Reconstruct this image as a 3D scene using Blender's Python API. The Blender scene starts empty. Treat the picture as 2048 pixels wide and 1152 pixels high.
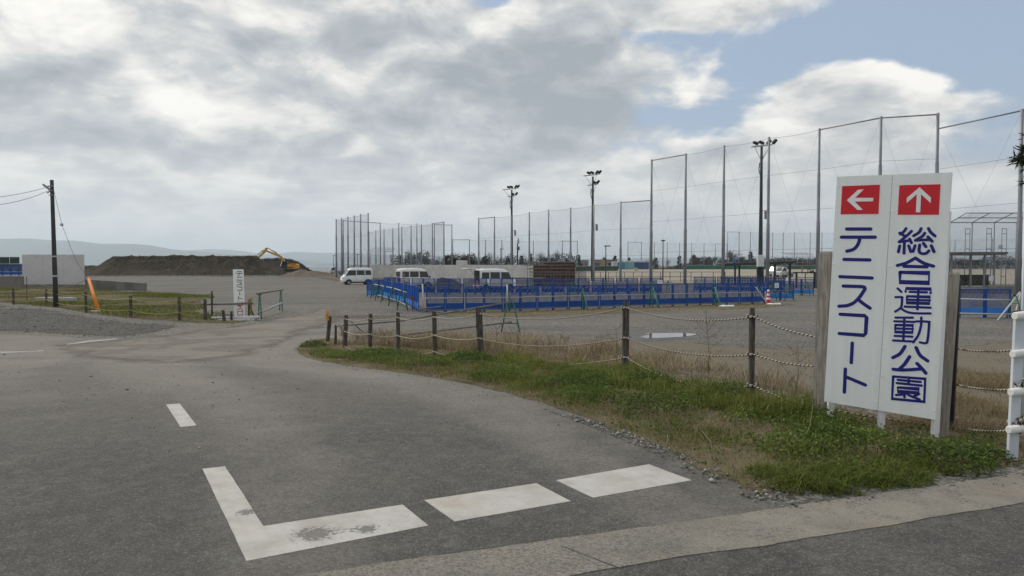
import bpy, bmesh, math, random
import numpy as np
from mathutils import Vector, Matrix, noise as mnoise
from mathutils.geometry import delaunay_2d_cdt

R = math.radians
rng = random.Random(7)
nrng = np.random.default_rng(11)
S = bpy.context.scene
COL = S.collection

# ------------------------------------------------------------------ camera
FPX = 1460.0                      # focal length in photo pixels (photo is 2048 x 1152)
HZ = 530.0                        # horizon row
CAMZ = 1.6
PITCH = math.atan((576 - HZ) / FPX)
cam_d = bpy.data.cameras.new('camera')
cam = bpy.data.objects.new('camera', cam_d)
COL.objects.link(cam)
cam.location = (0, 0, CAMZ)
cam.rotation_euler = (math.pi / 2 - PITCH, 0, 0)
cam_d.sensor_width = 36.0
cam_d.lens = 36.0 * FPX / 2048
cam_d.clip_start = 0.05
cam_d.clip_end = 60000
S.camera = cam

# ------------------------------------------------------------------ world: Nishita sky with procedural clouds
SUN_EL, SUN_AZ = R(44), R(-52)   # azimuth measured from +Y towards +X
W = bpy.data.worlds.new('World')
S.world = W
W.use_nodes = True
wt = W.node_tree
wt.nodes.clear()

class NG:
    """tiny helper to write node maths"""
    def __init__(s, tree): s.t = tree
    def node(s, typ, **kw):
        n = s.t.nodes.new(typ)
        for k, v in kw.items(): setattr(n, k, v)
        return n
    def set(s, sock, v):
        if hasattr(v, 'is_output'): s.t.links.new(v, sock)
        elif v is not None: sock.default_value = v
    def m(s, op, a=None, b=None, c=None, clamp=False):
        n = s.node('ShaderNodeMath', operation=op); n.use_clamp = clamp
        for i, v in enumerate((a, b, c)):
            if v is not None: s.set(n.inputs[i], v)
        return n.outputs[0]
    def vm(s, op, a=None, b=None):
        n = s.node('ShaderNodeVectorMath', operation=op)
        for i, v in enumerate((a, b)):
            if v is not None: s.set(n.inputs[i], v)
        return n.outputs[0]
    def xyz(s, x, y, z):
        n = s.node('ShaderNodeCombineXYZ')
        for i, v in enumerate((x, y, z)): s.set(n.inputs[i], v)
        return n.outputs[0]
    def sep(s, v):
        n = s.node('ShaderNodeSeparateXYZ'); s.set(n.inputs[0], v)
        return n.outputs
    def noise(s, vec, scale, detail=6, rough=0.55, dist=0.0, lac=2.0):
        n = s.node('ShaderNodeTexNoise')
        s.set(n.inputs['Vector'], vec); n.inputs['Scale'].default_value = scale
        n.inputs['Detail'].default_value = detail; n.inputs['Roughness'].default_value = rough
        n.inputs['Distortion'].default_value = dist; n.inputs['Lacunarity'].default_value = lac
        return n.outputs
    def vor(s, vec, scale, feature='F1', rand=1.0):
        n = s.node('ShaderNodeTexVoronoi', feature=feature)
        s.set(n.inputs['Vector'], vec); n.inputs['Scale'].default_value = scale
        n.inputs['Randomness'].default_value = rand
        return n.outputs
    def ss(s, x, lo, hi, a=0.0, b=1.0):
        n = s.node('ShaderNodeMapRange'); n.interpolation_type = 'SMOOTHSTEP'
        s.set(n.inputs[0], x)
        n.inputs[1].default_value = lo; n.inputs[2].default_value = hi
        n.inputs[3].default_value = a; n.inputs[4].default_value = b
        return n.outputs[0]
    def mix(s, f, a, b, blend='MIX'):
        n = s.node('ShaderNodeMix', data_type='RGBA', blend_type=blend)
        s.set(n.inputs[0], f)
        s.set(n.inputs[6], a if hasattr(a, 'is_output') else (*a[:3], 1))
        s.set(n.inputs[7], b if hasattr(b, 'is_output') else (*b[:3], 1))
        return n.outputs[2]
    def ramp(s, f, stops):
        n = s.node('ShaderNodeValToRGB'); s.set(n.inputs[0], f)
        cr = n.color_ramp
        while len(cr.elements) > 1: cr.elements.remove(cr.elements[-1])
        cr.elements[0].position, cr.elements[0].color = stops[0][0], (*stops[0][1], 1)
        for p, c in stops[1:]:
            e = cr.elements.new(p); e.color = (*c, 1)
        return n.outputs[0]

def build_sky():
    g = NG(wt)
    out = g.node('ShaderNodeOutputWorld')
    bg = g.node('ShaderNodeBackground'); bg.inputs[1].default_value = 0.1
    wt.links.new(bg.outputs[0], out.inputs[0])
    sky = g.node('ShaderNodeTexSky', sky_type='NISHITA')
    sky.sun_disc = False; sky.sun_elevation = SUN_EL; sky.sun_rotation = SUN_AZ
    sky.altitude = 0; sky.air_density = 1.0; sky.dust_density = 1.5; sky.ozone_density = 1.0
    tc = g.node('ShaderNodeTexCoord').outputs['Generated']
    d = g.vm('NORMALIZE', tc)
    x, y, z = g.sep(d)
    zc = g.m('MAXIMUM', z, 0.0)
    az = g.m('ARCTAN2', x, y)
    el = g.m('ARCSINE', zc)
    # cloud-plane coordinates (a flat deck seen in perspective)
    k = g.m('ADD', zc, 0.16)
    px = g.m('DIVIDE', x, k); py = g.m('DIVIDE', y, k)
    P = g.xyz(px, py, g.m('MULTIPLY', el, 0.8))
    warp = g.noise(P, 1.7, 5, 0.5)[1]
    wv = g.vm('SUBTRACT', warp, (0.5, 0.5, 0.5))
    wx, wy, wz = g.sep(wv)
    azw = g.m('ADD', az, g.m('MULTIPLY', wx, 0.22))
    elw = g.m('ADD', el, g.m('MULTIPLY', wy, 0.15))
    def blob(u, v, su, sv, amp):
        a0 = math.atan((u - 1024) / FPX); e0 = math.atan((HZ - v) / FPX * math.cos(a0))
        p = g.m('POWER', g.m('ABSOLUTE', g.m('DIVIDE', g.m('SUBTRACT', azw, a0), su / FPX)), 2.0)
        q = g.m('POWER', g.m('ABSOLUTE', g.m('DIVIDE', g.m('SUBTRACT', elw, e0), sv / FPX)), 2.0)
        return g.m('MULTIPLY', g.m('EXPONENT', g.m('MULTIPLY', g.m('ADD', p, q), -1.0)), amp)
    def total(lst):
        t = None
        for b in lst:
            v = blob(*b)
            t = v if t is None else g.m('ADD', t, v)
        return t
    # openings in the deck (negative) and cloud banks (positive)
    cover = total([
        (1500, 130, 190, 120, -0.40), (1390, 230, 110, 60, -0.30), (1990, 60, 230, 150, -0.47), (1850, 20, 260, 70, -0.2),
        (1290, 330, 90, 60, -0.25), (985, 5, 60, 22, -0.40), (1290, 90, 90, 40, -0.25),
        (1730, 175, 170, 75, 0.52), (1400, 155, 85, 40, 0.36), (1440, 20, 240, 48, 0.42),
        (1130, 130, 150, 90, 0.3), (1560, 275, 240, 42, 0.30), (1700, 400, 500, 130, 0.22), (300, 200, 800, 400, 0.35)])
    shade = g.m('MULTIPLY', total([
        (1130, 165, 190, 95, 0.85), (1180, 235, 190, 55, 0.45), (800, 190, 200, 90, 0.50), (560, 60, 180, 60, 0.35), (430, 90, 170, 60, 0.3), (690, 30, 90, 40, 0.15),
        (120, 175, 190, 60, 0.55), (130, 260, 200, 60, 0.30), (560, 290, 170, 38, 0.55), (300, 330, 300, 40, 0.40), (1130, 325, 150, 36, 0.55), (760, 345, 110, 34, 0.40),
        (950, 110, 130, 70, 0.30), (1700, 330, 420, 50, 0.25), (1690, 215, 110, 45, 0.30), (1500, 55, 150, 22, 0.2),
        (40, 45, 190, 70, -0.42), (350, 190, 60, 45, -0.60), (400, 235, 70, 35, -0.4), (440, 20, 130, 30, -0.5), (250, 100, 100, 40, -0.2), (1080, 60, 120, 30, -0.4), (1250, 95, 70, 30, -0.45),
        (700, 295, 40, 26, -0.6), (560, 385, 90, 22, -0.35), (960, 370, 120, 24, -0.25), (1860, 150, 60, 60, -0.2),
        (1000, 45, 90, 28, -0.75), (1400, 150, 80, 28, -0.4), (1640, 120, 90, 40, -0.45), (1800, 125, 60, 36, -0.5), (1880, 245, 50, 22, -0.5), (1540, 260, 120, 28, -0.4), (1590, 330, 25, 18, -0.5)]), 1.18)
    n1 = g.noise(P, 1.25, 8, 0.54, 0.25)[0]
    n1b = g.noise(g.vm('ADD', P, (0.02, 0.05, -0.10)), 1.25, 8, 0.54, 0.25)[0]
    n2 = g.noise(g.vm('ADD', P, (7.3, 2.1, 0.4)), 0.85, 6, 0.5, 0.2)[0]
    n3 = g.noise(g.xyz(g.m('MULTIPLY', az, 6.0), g.m('MULTIPLY', el, 11.0), 3.7), 1.7, 9, 0.56, 0.35)[0]
    n3b = g.noise(g.xyz(g.m('MULTIPLY', az, 6.0), g.m('ADD', g.m('MULTIPLY', el, 11.0), 0.32), 3.7), 1.7, 9, 0.56, 0.35)[0]
    dens = g.m('ADD', g.m('ADD', g.m('MULTIPLY', n1, 0.55), g.m('MULTIPLY', n3, 0.75)), g.m('ADD', cover, -0.06))
    alpha = g.ss(dens, 0.42, 0.66)
    # relief: brighter where the cloud thins towards the light above
    lit = g.m('MULTIPLY', g.m('ADD', g.m('MULTIPLY', g.m('SUBTRACT', n1, n1b), 0.9), g.m('SUBTRACT', n3, n3b)), 2.8)
    sh = g.m('ADD', g.m('ADD', g.m('MULTIPLY', g.m('SUBTRACT', n2, 0.5), 1.2), shade), 0.36)
    sh = g.m('MULTIPLY', g.m('ADD', g.m('SUBTRACT', sh, lit), 0.5), 0.5, clamp=True)
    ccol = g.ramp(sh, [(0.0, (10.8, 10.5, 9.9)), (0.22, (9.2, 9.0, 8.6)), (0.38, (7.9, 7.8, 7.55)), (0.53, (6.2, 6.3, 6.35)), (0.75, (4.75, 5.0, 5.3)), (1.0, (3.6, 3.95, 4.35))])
    blue = g.mix(0.75, sky.outputs[0], (3.9, 4.95, 6.5))
    base = g.mix(alpha, blue, ccol)
    low = g.ss(el, 0.0, 0.20, 1.0, 0.0)
    hazec = g.mix(g.m('MULTIPLY', low, 0.72), base, (8.0, 7.9, 7.75))
    below = g.ss(z, -0.03, 0.0)
    fin = g.mix(below, (1.3, 1.25, 1.2), hazec)
    wt.links.new(fin, bg.inputs[0])
build_sky()

sun_d = bpy.data.lights.new('sun', 'SUN')
sun_d.energy = 2.4; sun_d.angle = R(8); sun_d.color = (1.0, 0.93, 0.82)
sun = bpy.data.objects.new('sun', sun_d); COL.objects.link(sun)
sv = Vector((math.sin(SUN_AZ) * math.cos(SUN_EL), math.cos(SUN_AZ) * math.cos(SUN_EL), math.sin(SUN_EL)))
sun.rotation_euler = sv.to_track_quat('Z', 'Y').to_euler()
sun.location = (0, 0, 50)

S.view_settings.view_transform = 'Standard'
S.view_settings.look = 'None'
S.view_settings.exposure = 0.0
S.view_settings.gamma = 1.0
S.view_settings.use_curve_mapping = False
S.render.engine = 'CYCLES'
S.cycles.use_denoising = True
S.cycles.max_bounces = 6
S.cycles.transparent_max_bounces = 24
S.cycles.volume_bounces = 2
# ------------------------------------------------------------------ terrain and picture measurements
def smooth(t):
    t = max(0.0, min(1.0, t)); return t * t * (3 - 2 * t)
def gz(x, y):
    z = -0.6 * smooth((y - 8) / 12.5)
    z += 0.85 * smooth((y - 88) / 127) * smooth((x - 2) / 14)
    if y > 225:
        z -= 5.0 * smooth((y - 240) / 40) * (1 - smooth((x - 45) / 25))
    return z
CP, SP = math.cos(PITCH), math.sin(PITCH)
def ray(px, py):
    u, v = px - 1024, 576 - py
    return Vector((u, FPX * CP + v * SP, -FPX * SP + v * CP)) / FPX
CAM = Vector((0, 0, CAMZ))
def at(px, py, Y):
    d = ray(px, py); return CAM + d * (Y / d.y)
def G(px, py, dz=0.0):
    """the point of the ground seen at this place of the photograph"""
    d = ray(px, py)
    lo, t = 0.0, 1.0
    while t < 3000:
        p = CAM + d * t
        if p.z < gz(p.x, p.y): break
        lo = t; t *= 1.06
    hi = t
    for _ in range(40):
        m = (lo + hi) / 2; p = CAM + d * m
        if p.z < gz(p.x, p.y): hi = m
        else: lo = m
    p = CAM + d * hi
    return Vector((p.x, p.y, gz(p.x, p.y) + dz))
def on(px, Y, dz=0.0):
    """ground point below picture column px at depth Y"""
    x = (px - 1024) / FPX * Y
    return Vector((x, Y, gz(x, Y) + dz))
def zat(py, Y):
    return at(1024, py, Y).z

# ------------------------------------------------------------------ mesh builder
class MB:
    def __init__(s):
        s.v = []; s.f = []; s.uv = []; s.mi = []; s.sm = []; s.cm = 0
    def add(s, vs, fs, uvs=None, smooth=False):
        o = len(s.v)
        s.v.extend([tuple(p) for p in vs])
        for i, f in enumerate(fs):
            s.f.append([o + k for k in f])
            s.uv.append(uvs[i] if uvs else [(0, 0)] * len(f))
            s.mi.append(s.cm); s.sm.append(smooth)
        return s
    def box(s, c, size, rot=0.0, M=None):
        hx, hy, hz = size[0] / 2, size[1] / 2, size[2] / 2
        vs = [Vector((sx * hx, sy * hy, sz * hz)) for sz in (-1, 1) for sy in (-1, 1) for sx in (-1, 1)]
        if rot: vs = [Matrix.Rotation(rot, 3, 'Z') @ v for v in vs]
        if M is not None: vs = [M @ v for v in vs]
        c = Vector(c)
        return s.add([v + c for v in vs], [(0, 2, 3, 1), (4, 5, 7, 6), (0, 1, 5, 4), (2, 6, 7, 3), (0, 4, 6, 2), (1, 3, 7, 5)])
    def cham(s, c, size, ch, rot=0.0, M=None):
        """box with chamfered vertical and top edges"""
        hx, hy, hz = size[0] / 2, size[1] / 2, size[2] / 2
        def ring(i, z): return [(-hx + ch, -hy + i, z), (hx - ch, -hy + i, z), (hx - i, -hy + ch, z), (hx - i, hy - ch, z), (hx - ch, hy - i, z), (-hx + ch, hy - i, z), (-hx + i, hy - ch, z), (-hx + i, -hy + ch, z)]
        def ring2(z): 
            q = ch
            return [(-hx + 2 * q, -hy + q, z), (hx - 2 * q, -hy + q, z), (hx - q, -hy + 2 * q, z), (hx - q, hy - 2 * q, z), (hx - 2 * q, hy - q, z), (-hx + 2 * q, hy - q, z), (-hx + q, hy - 2 * q, z), (-hx + q, -hy + 2 * q, z)]
        vs = ring(0, -hz) + ring(0, hz - ch) + ring2(hz)
        vs = [Vector(v) for v in vs]
        if rot: vs = [Matrix.Rotation(rot, 3, 'Z') @ v for v in vs]
        if M is not None: vs = [M @ v for v in vs]
        c = Vector(c)
        fs = [tuple(range(7, -1, -1)), tuple(range(16, 24))]
        for r in (0, 8):
            for i in range(8):
                j = (i + 1) % 8
                fs.append((r + i, r + j, r + 8 + j, r + 8 + i))
        return s.add([v + c for v in vs], fs)
    def tube(s, pts, r, n=8, cap=True, vs=1.0):
        pts = [Vector(p) for p in pts]
        m = len(pts)
        rad = r if isinstance(r, (list, tuple)) else [r] * m
        T = []
        for i in range(m):
            a = pts[max(i - 1, 0)]; b = pts[min(i + 1, m - 1)]
            t = (b - a)
            T.append(t.normalized() if t.length > 1e-9 else Vector((0, 0, 1)))
        ref = Vector((0, 0, 1)) if abs(T[0].z) < 0.9 else Vector((1, 0, 0))
        N = (ref - T[0] * ref.dot(T[0])).normalized()
        vv, L = [], [0.0]
        for i in range(m):
            N = (N - T[i] * N.dot(T[i]))
            N = N.normalized() if N.length > 1e-6 else Vector((1, 0, 0))
            B = T[i].cross(N)
            for k in range(n):
                a = 2 * math.pi * k / n
                vv.append(pts[i] + (N * math.cos(a) + B * math.sin(a)) * rad[i])
            if i: L.append(L[-1] + (pts[i] - pts[i - 1]).length)
        fs, uvs = [], []
        for i in range(m - 1):
            for k in range(n):
                k2 = (k + 1) % n
                fs.append((i * n + k, i * n + k2, (i + 1) * n + k2, (i + 1) * n + k))
                uvs.append([(L[i] * vs, k / n), (L[i] * vs, (k + 1) / n), (L[i + 1] * vs, (k + 1) / n), (L[i + 1] * vs, k / n)])
        s.add(vv, fs, uvs, smooth=True)
        if cap:
            o = len(s.v) - len(vv)
            for idx in (list(range(n - 1, -1, -1)), [(m - 1) * n + k for k in range(n)]):
                s.f.append([o + q for q in idx]); s.uv.append([(0, 0)] * n); s.mi.append(s.cm); s.sm.append(False)
        return s
    def bar(s, a, b, w, h=None):
        """square bar from a to b"""
        a, b = Vector(a), Vector(b); h = h or w
        t = (b - a).normalized()
        ref = Vector((0, 0, 1)) if abs(t.z) < 0.95 else Vector((0, 1, 0))
        n = t.cross(ref).normalized(); u = n.cross(t)
        vs = [p + n * (sx * w / 2) + u * (sy * h / 2) for p in (a, b) for sx, sy in ((-1, -1), (1, -1), (1, 1), (-1, 1))]
        return s.add(vs, [(0, 1, 2, 3), (7, 6, 5, 4), (0, 4, 5, 1), (1, 5, 6, 2), (2, 6, 7, 3), (3, 7, 4, 0)])
    def quad(s, a, b, c, d, uv=None):
        return s.add([a, b, c, d], [(0, 1, 2, 3)], [uv or [(0, 0), (1, 0), (1, 1), (0, 1)]])
    def prism(s, poly, o, u, v, w, t0, t1):
        """polygon (a,b) in the frame o + a u + b v, extruded along w from t0 to t1"""
        o, u, v, w = Vector(o), Vector(u), Vector(v), Vector(w)
        n = len(poly)
        vs = [o + u * a + v * b + w * t0 for a, b in poly] + [o + u * a + v * b + w * t1 for a, b in poly]
        ar = sum(poly[i][0] * poly[(i + 1) % n][1] - poly[(i + 1) % n][0] * poly[i][1] for i in range(n))
        fr = list(range(n, 2 * n)); bk = list(range(n - 1, -1, -1))
        fs = [fr, bk] + [(i, (i + 1) % n, n + (i + 1) % n, n + i) for i in range(n)]
        if (ar > 0) != (u.cross(v).dot(w) * (t1 - t0) > 0): fs = [list(reversed(f)) for f in fs]
        return s.add(vs, fs)
    def lathe(s, prof, c=(0, 0, 0), n=16, axis='Z', smooth=True):
        vs, fs = [], []
        c = Vector(c)
        for r, h in prof:
            for k in range(n):
                a = 2 * math.pi * k / n
                p = (r * math.cos(a), r * math.sin(a), h)
                if axis == 'Y': p = (p[0], p[2], p[1])
                vs.append(c + Vector(p))
        for i in range(len(prof) - 1):
            for k in range(n):
                k2 = (k + 1) % n
                fs.append((i * n + k, i * n + k2, (i + 1) * n + k2, (i + 1) * n + k))
        return s.add(vs, fs, smooth=smooth)
    def build(s, name, mat=None, parent=None, loc=None, smooth=None):
        me = bpy.data.meshes.new(name)
        me.from_pydata(s.v, [], s.f)
        uv = me.uv_layers.new(name='UVMap')
        flat = np.array([c for f in s.uv for q in f for c in q], dtype=np.float32)
        uv.data.foreach_set('uv', flat)
        me.polygons.foreach_set('use_smooth', np.array(s.sm if smooth is None else [smooth] * len(s.f), dtype=bool))
        if isinstance(mat, (list, tuple)):
            for m in mat: me.materials.append(m)
            me.polygons.foreach_set('material_index', np.array(s.mi, dtype=np.int32))
        elif mat: me.materials.append(mat)
        me.update()
        o = bpy.data.objects.new(name, me)
        COL.objects.link(o)
        if parent: o.parent = parent
        if loc is not None: o.location = loc
        return o

def tag(o, label=None, cat=None, group=None, kind=None):
    if label: o['label'] = label
    if cat: o['category'] = cat
    if group: o['group'] = group
    if kind: o['kind'] = kind
    return o
def thing(name, label, cat, loc=(0, 0, 0), rz=0.0, group=None):
    o = bpy.data.objects.new(name, None)
    COL.objects.link(o); o.empty_display_size = 0.2
    o.location = loc; o.rotation_euler = (0, 0, rz)
    return tag(o, label, cat, group)
KIDS = {}
def dup(root, loc, rz=0.0, label=None, scale=None, group=None):
    r = root.copy(); COL.objects.link(r)
    r.location = loc; r.rotation_euler = (0, 0, rz)
    if label: r['label'] = label
    if group: r['group'] = group
    if scale: r.scale = scale
    if root not in KIDS:
        KIDS[root] = [(c, list(c.children)) for c in root.children]
    for c, gs in KIDS[root]:
        d = c.copy(); COL.objects.link(d); d.parent = r
        for g in gs:
            e = g.copy(); COL.objects.link(e); e.parent = d
    return r
ORD = ['first', 'second', 'third', 'fourth', 'fifth', 'sixth', 'seventh', 'eighth', 'ninth', 'tenth', 'eleventh', 'twelfth', 'thirteenth',
       'fourteenth', 'fifteenth', 'sixteenth', 'seventeenth', 'eighteenth', 'nineteenth', 'twentieth']

# ------------------------------------------------------------------ materials
def mat(name, c1, c2=None, scale=3.0, rough=0.7, bump=0.0, metal=0.0, spec=0.3, detail=6, bscale=None, coord='pos', streak=None):
    m = bpy.data.materials.new(name); m.use_nodes = True
    t = m.node_tree; g = NG(t)
    b = t.nodes['Principled BSDF']
    b.inputs['Roughness'].default_value = rough
    b.inputs['Metallic'].default_value = metal
    b.inputs['Specular IOR Level'].default_value = spec
    pos = g.node('ShaderNodeNewGeometry').outputs['Position'] if coord == 'pos' else g.node('ShaderNodeTexCoord').outputs['Object']
    if streak: pos = g.vm('MULTIPLY', pos, streak)
    if c2 is None:
        b.inputs['Base Color'].default_value = (*c1, 1)
    else:
        n = g.noise(pos, scale, detail, 0.6)[0]
        f = g.ss(n, 0.33, 0.67)
        t.links.new(g.mix(f, c1, c2), b.inputs['Base Color'])
    if bump:
        bn = g.node('ShaderNodeBump'); bn.inputs['Strength'].default_value = bump; bn.inputs['Distance'].default_value = 0.02
        g.set(bn.inputs['Height'], g.noise(pos, bscale or scale * 6, 4, 0.6)[0])
        t.links.new(bn.outputs[0], b.inputs['Normal'])
    return m
def bsdf(m): return m.node_tree.nodes['Principled BSDF']
def net_mat(name, col, op):
    """fine netting: threads far thinner than a pixel, so a constant share of the light is stopped"""
    m = bpy.data.materials.new(name); m.use_nodes = True
    t = m.node_tree; t.nodes.clear(); g = NG(t)
    out = g.node('ShaderNodeOutputMaterial'); tr = g.node('ShaderNodeBsdfTransparent'); df = g.node('ShaderNodeBsdfDiffuse')
    df.inputs[0].default_value = (*col, 1)
    mx = g.node('ShaderNodeMixShader')
    pos = g.node('ShaderNodeNewGeometry').outputs['Position']
    f = g.m('ADD', op * 0.6, g.m('MULTIPLY', g.noise(pos, 0.5, 3)[0], op * 0.8))
    g.set(mx.inputs[0], f)
    t.links.new(tr.outputs[0], mx.inputs[1]); t.links.new(df.outputs[0], mx.inputs[2]); t.links.new(mx.outputs[0], out.inputs[0])
    return m

def asphalt_mat(name, base, dusty):
    m = bpy.data.materials.new(name); m.use_nodes = True
    t = m.node_tree; g = NG(t); b = t.nodes['Principled BSDF']
    pos = g.node('ShaderNodeNewGeometry').outputs['Position']
    x, y, z = g.sep(pos)
    big = g.noise(pos, 0.35, 5, 0.6, 0.4)[0]
    mid = g.noise(pos, 2.2, 6, 0.65)[0]
    fine = g.noise(pos, 85.0, 3, 0.7)[0]
    vo = g.vor(pos, 120.0)
    chips = g.ss(g.sep(vo[1])[0], 0.88, 0.95)
    grit = g.noise(pos, 30.0, 5, 0.8)[0]
    blot = g.noise(pos, 7.0, 5, 0.7, 0.5)[0]
    holes = g.ss(g.noise(pos, 150.0, 2, 0.5)[0], 0.36, 0.28)
    # dust carried in from the unpaved lot, thicker towards it
    dist = g.m('ADD', g.m('MULTIPLY', y, 1.0), g.m('MULTIPLY', x, -0.10))
    df = g.ss(dist, *dusty)
    tr = g.m('ADD', g.m('MULTIPLY', df, 0.75), g.m('MULTIPLY', g.m('SUBTRACT', big, 0.5), 1.5), clamp=True)
    # two paler curved wheel tracks where traffic swings into the lot
    rr = g.m('SQRT', g.m('ADD', g.m('POWER', g.m('ABSOLUTE', g.m('ADD', x, 11.0)), 2.0), g.m('POWER', g.m('ABSOLUTE', g.m('SUBTRACT', y, 1.5)), 2.0)))
    wob = g.m('ADD', rr, g.m('MULTIPLY', big, 0.9))
    trk = g.m('ADD', g.ss(g.m('ABSOLUTE', g.m('SUBTRACT', wob, 13.6)), 0.5, 0.1), g.ss(g.m('ABSOLUTE', g.m('SUBTRACT', wob, 15.3)), 0.55, 0.1))
    trk = g.m('MULTIPLY', trk, g.m('MULTIPLY', mid, 0.75))
    # worn bands running parallel to the verge, where the traffic turns in
    ea = g.node('ShaderNodeAttribute'); ea.attribute_name = 'edge'
    ew = g.m('ADD', ea.outputs['Fac'], g.m('MULTIPLY', g.m('SUBTRACT', big, 0.5), 1.1))
    band = g.m('SINE', g.m('MULTIPLY', ew, 2.6))
    pale_b = g.m('MULTIPLY', g.ss(band, 0.0, 1.0), g.ss(ea.outputs['Fac'], 0.02, 0.5))
    pale_b = g.m('MULTIPLY', pale_b, g.ss(ea.outputs['Fac'], 5.5, 2.5))
    dark_b = g.m('MULTIPLY', g.ss(band, -0.1, -0.9), g.m('MULTIPLY', g.ss(ea.outputs['Fac'], 0.3, 1.2), g.ss(ea.outputs['Fac'], 9.0, 4.0)))
    pale_b = g.m('MULTIPLY', pale_b, g.m('MULTIPLY', mid, 1.1)); dark_b = g.m('MULTIPLY', dark_b, g.m('MULTIPLY', mid, 0.9))
    dark = tuple(c * 0.66 for c in base)
    c = g.mix(g.ss(mid, 0.3, 0.7), dark, base)
    c = g.mix(g.m('ADD', g.m('MULTIPLY', tr, 0.85), g.m('MULTIPLY', trk, 0.45), clamp=True), c, (0.265, 0.24, 0.205))
    c = g.mix(g.m('MULTIPLY', pale_b, 0.85, clamp=True), c, (0.235, 0.218, 0.192)); c = g.mix(g.m('MULTIPLY', dark_b, 0.80, clamp=True), c, (0.06, 0.058, 0.056))
    c = g.mix(g.m('MULTIPLY', g.ss(fine, 0.35, 0.7), 0.42), c, g.mix(0.5, c, (0.28, 0.27, 0.25)))
    c = g.mix(g.m('MULTIPLY', g.ss(grit, 0.60, 0.40), 0.55), c, g.mix(0.75, c, (0.02, 0.02, 0.02)))
    c = g.mix(g.m('MULTIPLY', g.ss(blot, 0.45, 0.68), 0.30), c, (0.19, 0.18, 0.16))
    old = g.m('MULTIPLY', g.ss(g.m('ADD', y, g.m('MULTIPLY', x, 0.45)), 7.0, 3.0), g.ss(g.noise(pos, 1.1, 6, 0.7, 0.4)[0], 0.36, 0.62))
    c = g.mix(g.m('MULTIPLY', old, 0.42), c, (0.045, 0.043, 0.041))
    c = g.mix(g.m('MULTIPLY', chips, 0.28), c, (0.33, 0.32, 0.3))
    c = g.mix(g.m('MULTIPLY', holes, 0.6), c, (0.03, 0.03, 0.03))
    t.links.new(c, b.inputs['Base Color'])
    b.inputs['Roughness'].default_value = 0.85; b.inputs['Specular IOR Level'].default_value = 0.25
    bn = g.node('ShaderNodeBump'); bn.inputs['Strength'].default_value = 0.55; bn.inputs['Distance'].default_value = 0.006
    g.set(bn.inputs['Height'], g.m('ADD', g.m('ADD', fine, g.m('MULTIPLY', grit, 1.4)), g.m('MULTIPLY', vo[0], -1.2)))
    t.links.new(bn.outputs[0], b.inputs['Normal'])
    return m

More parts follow.
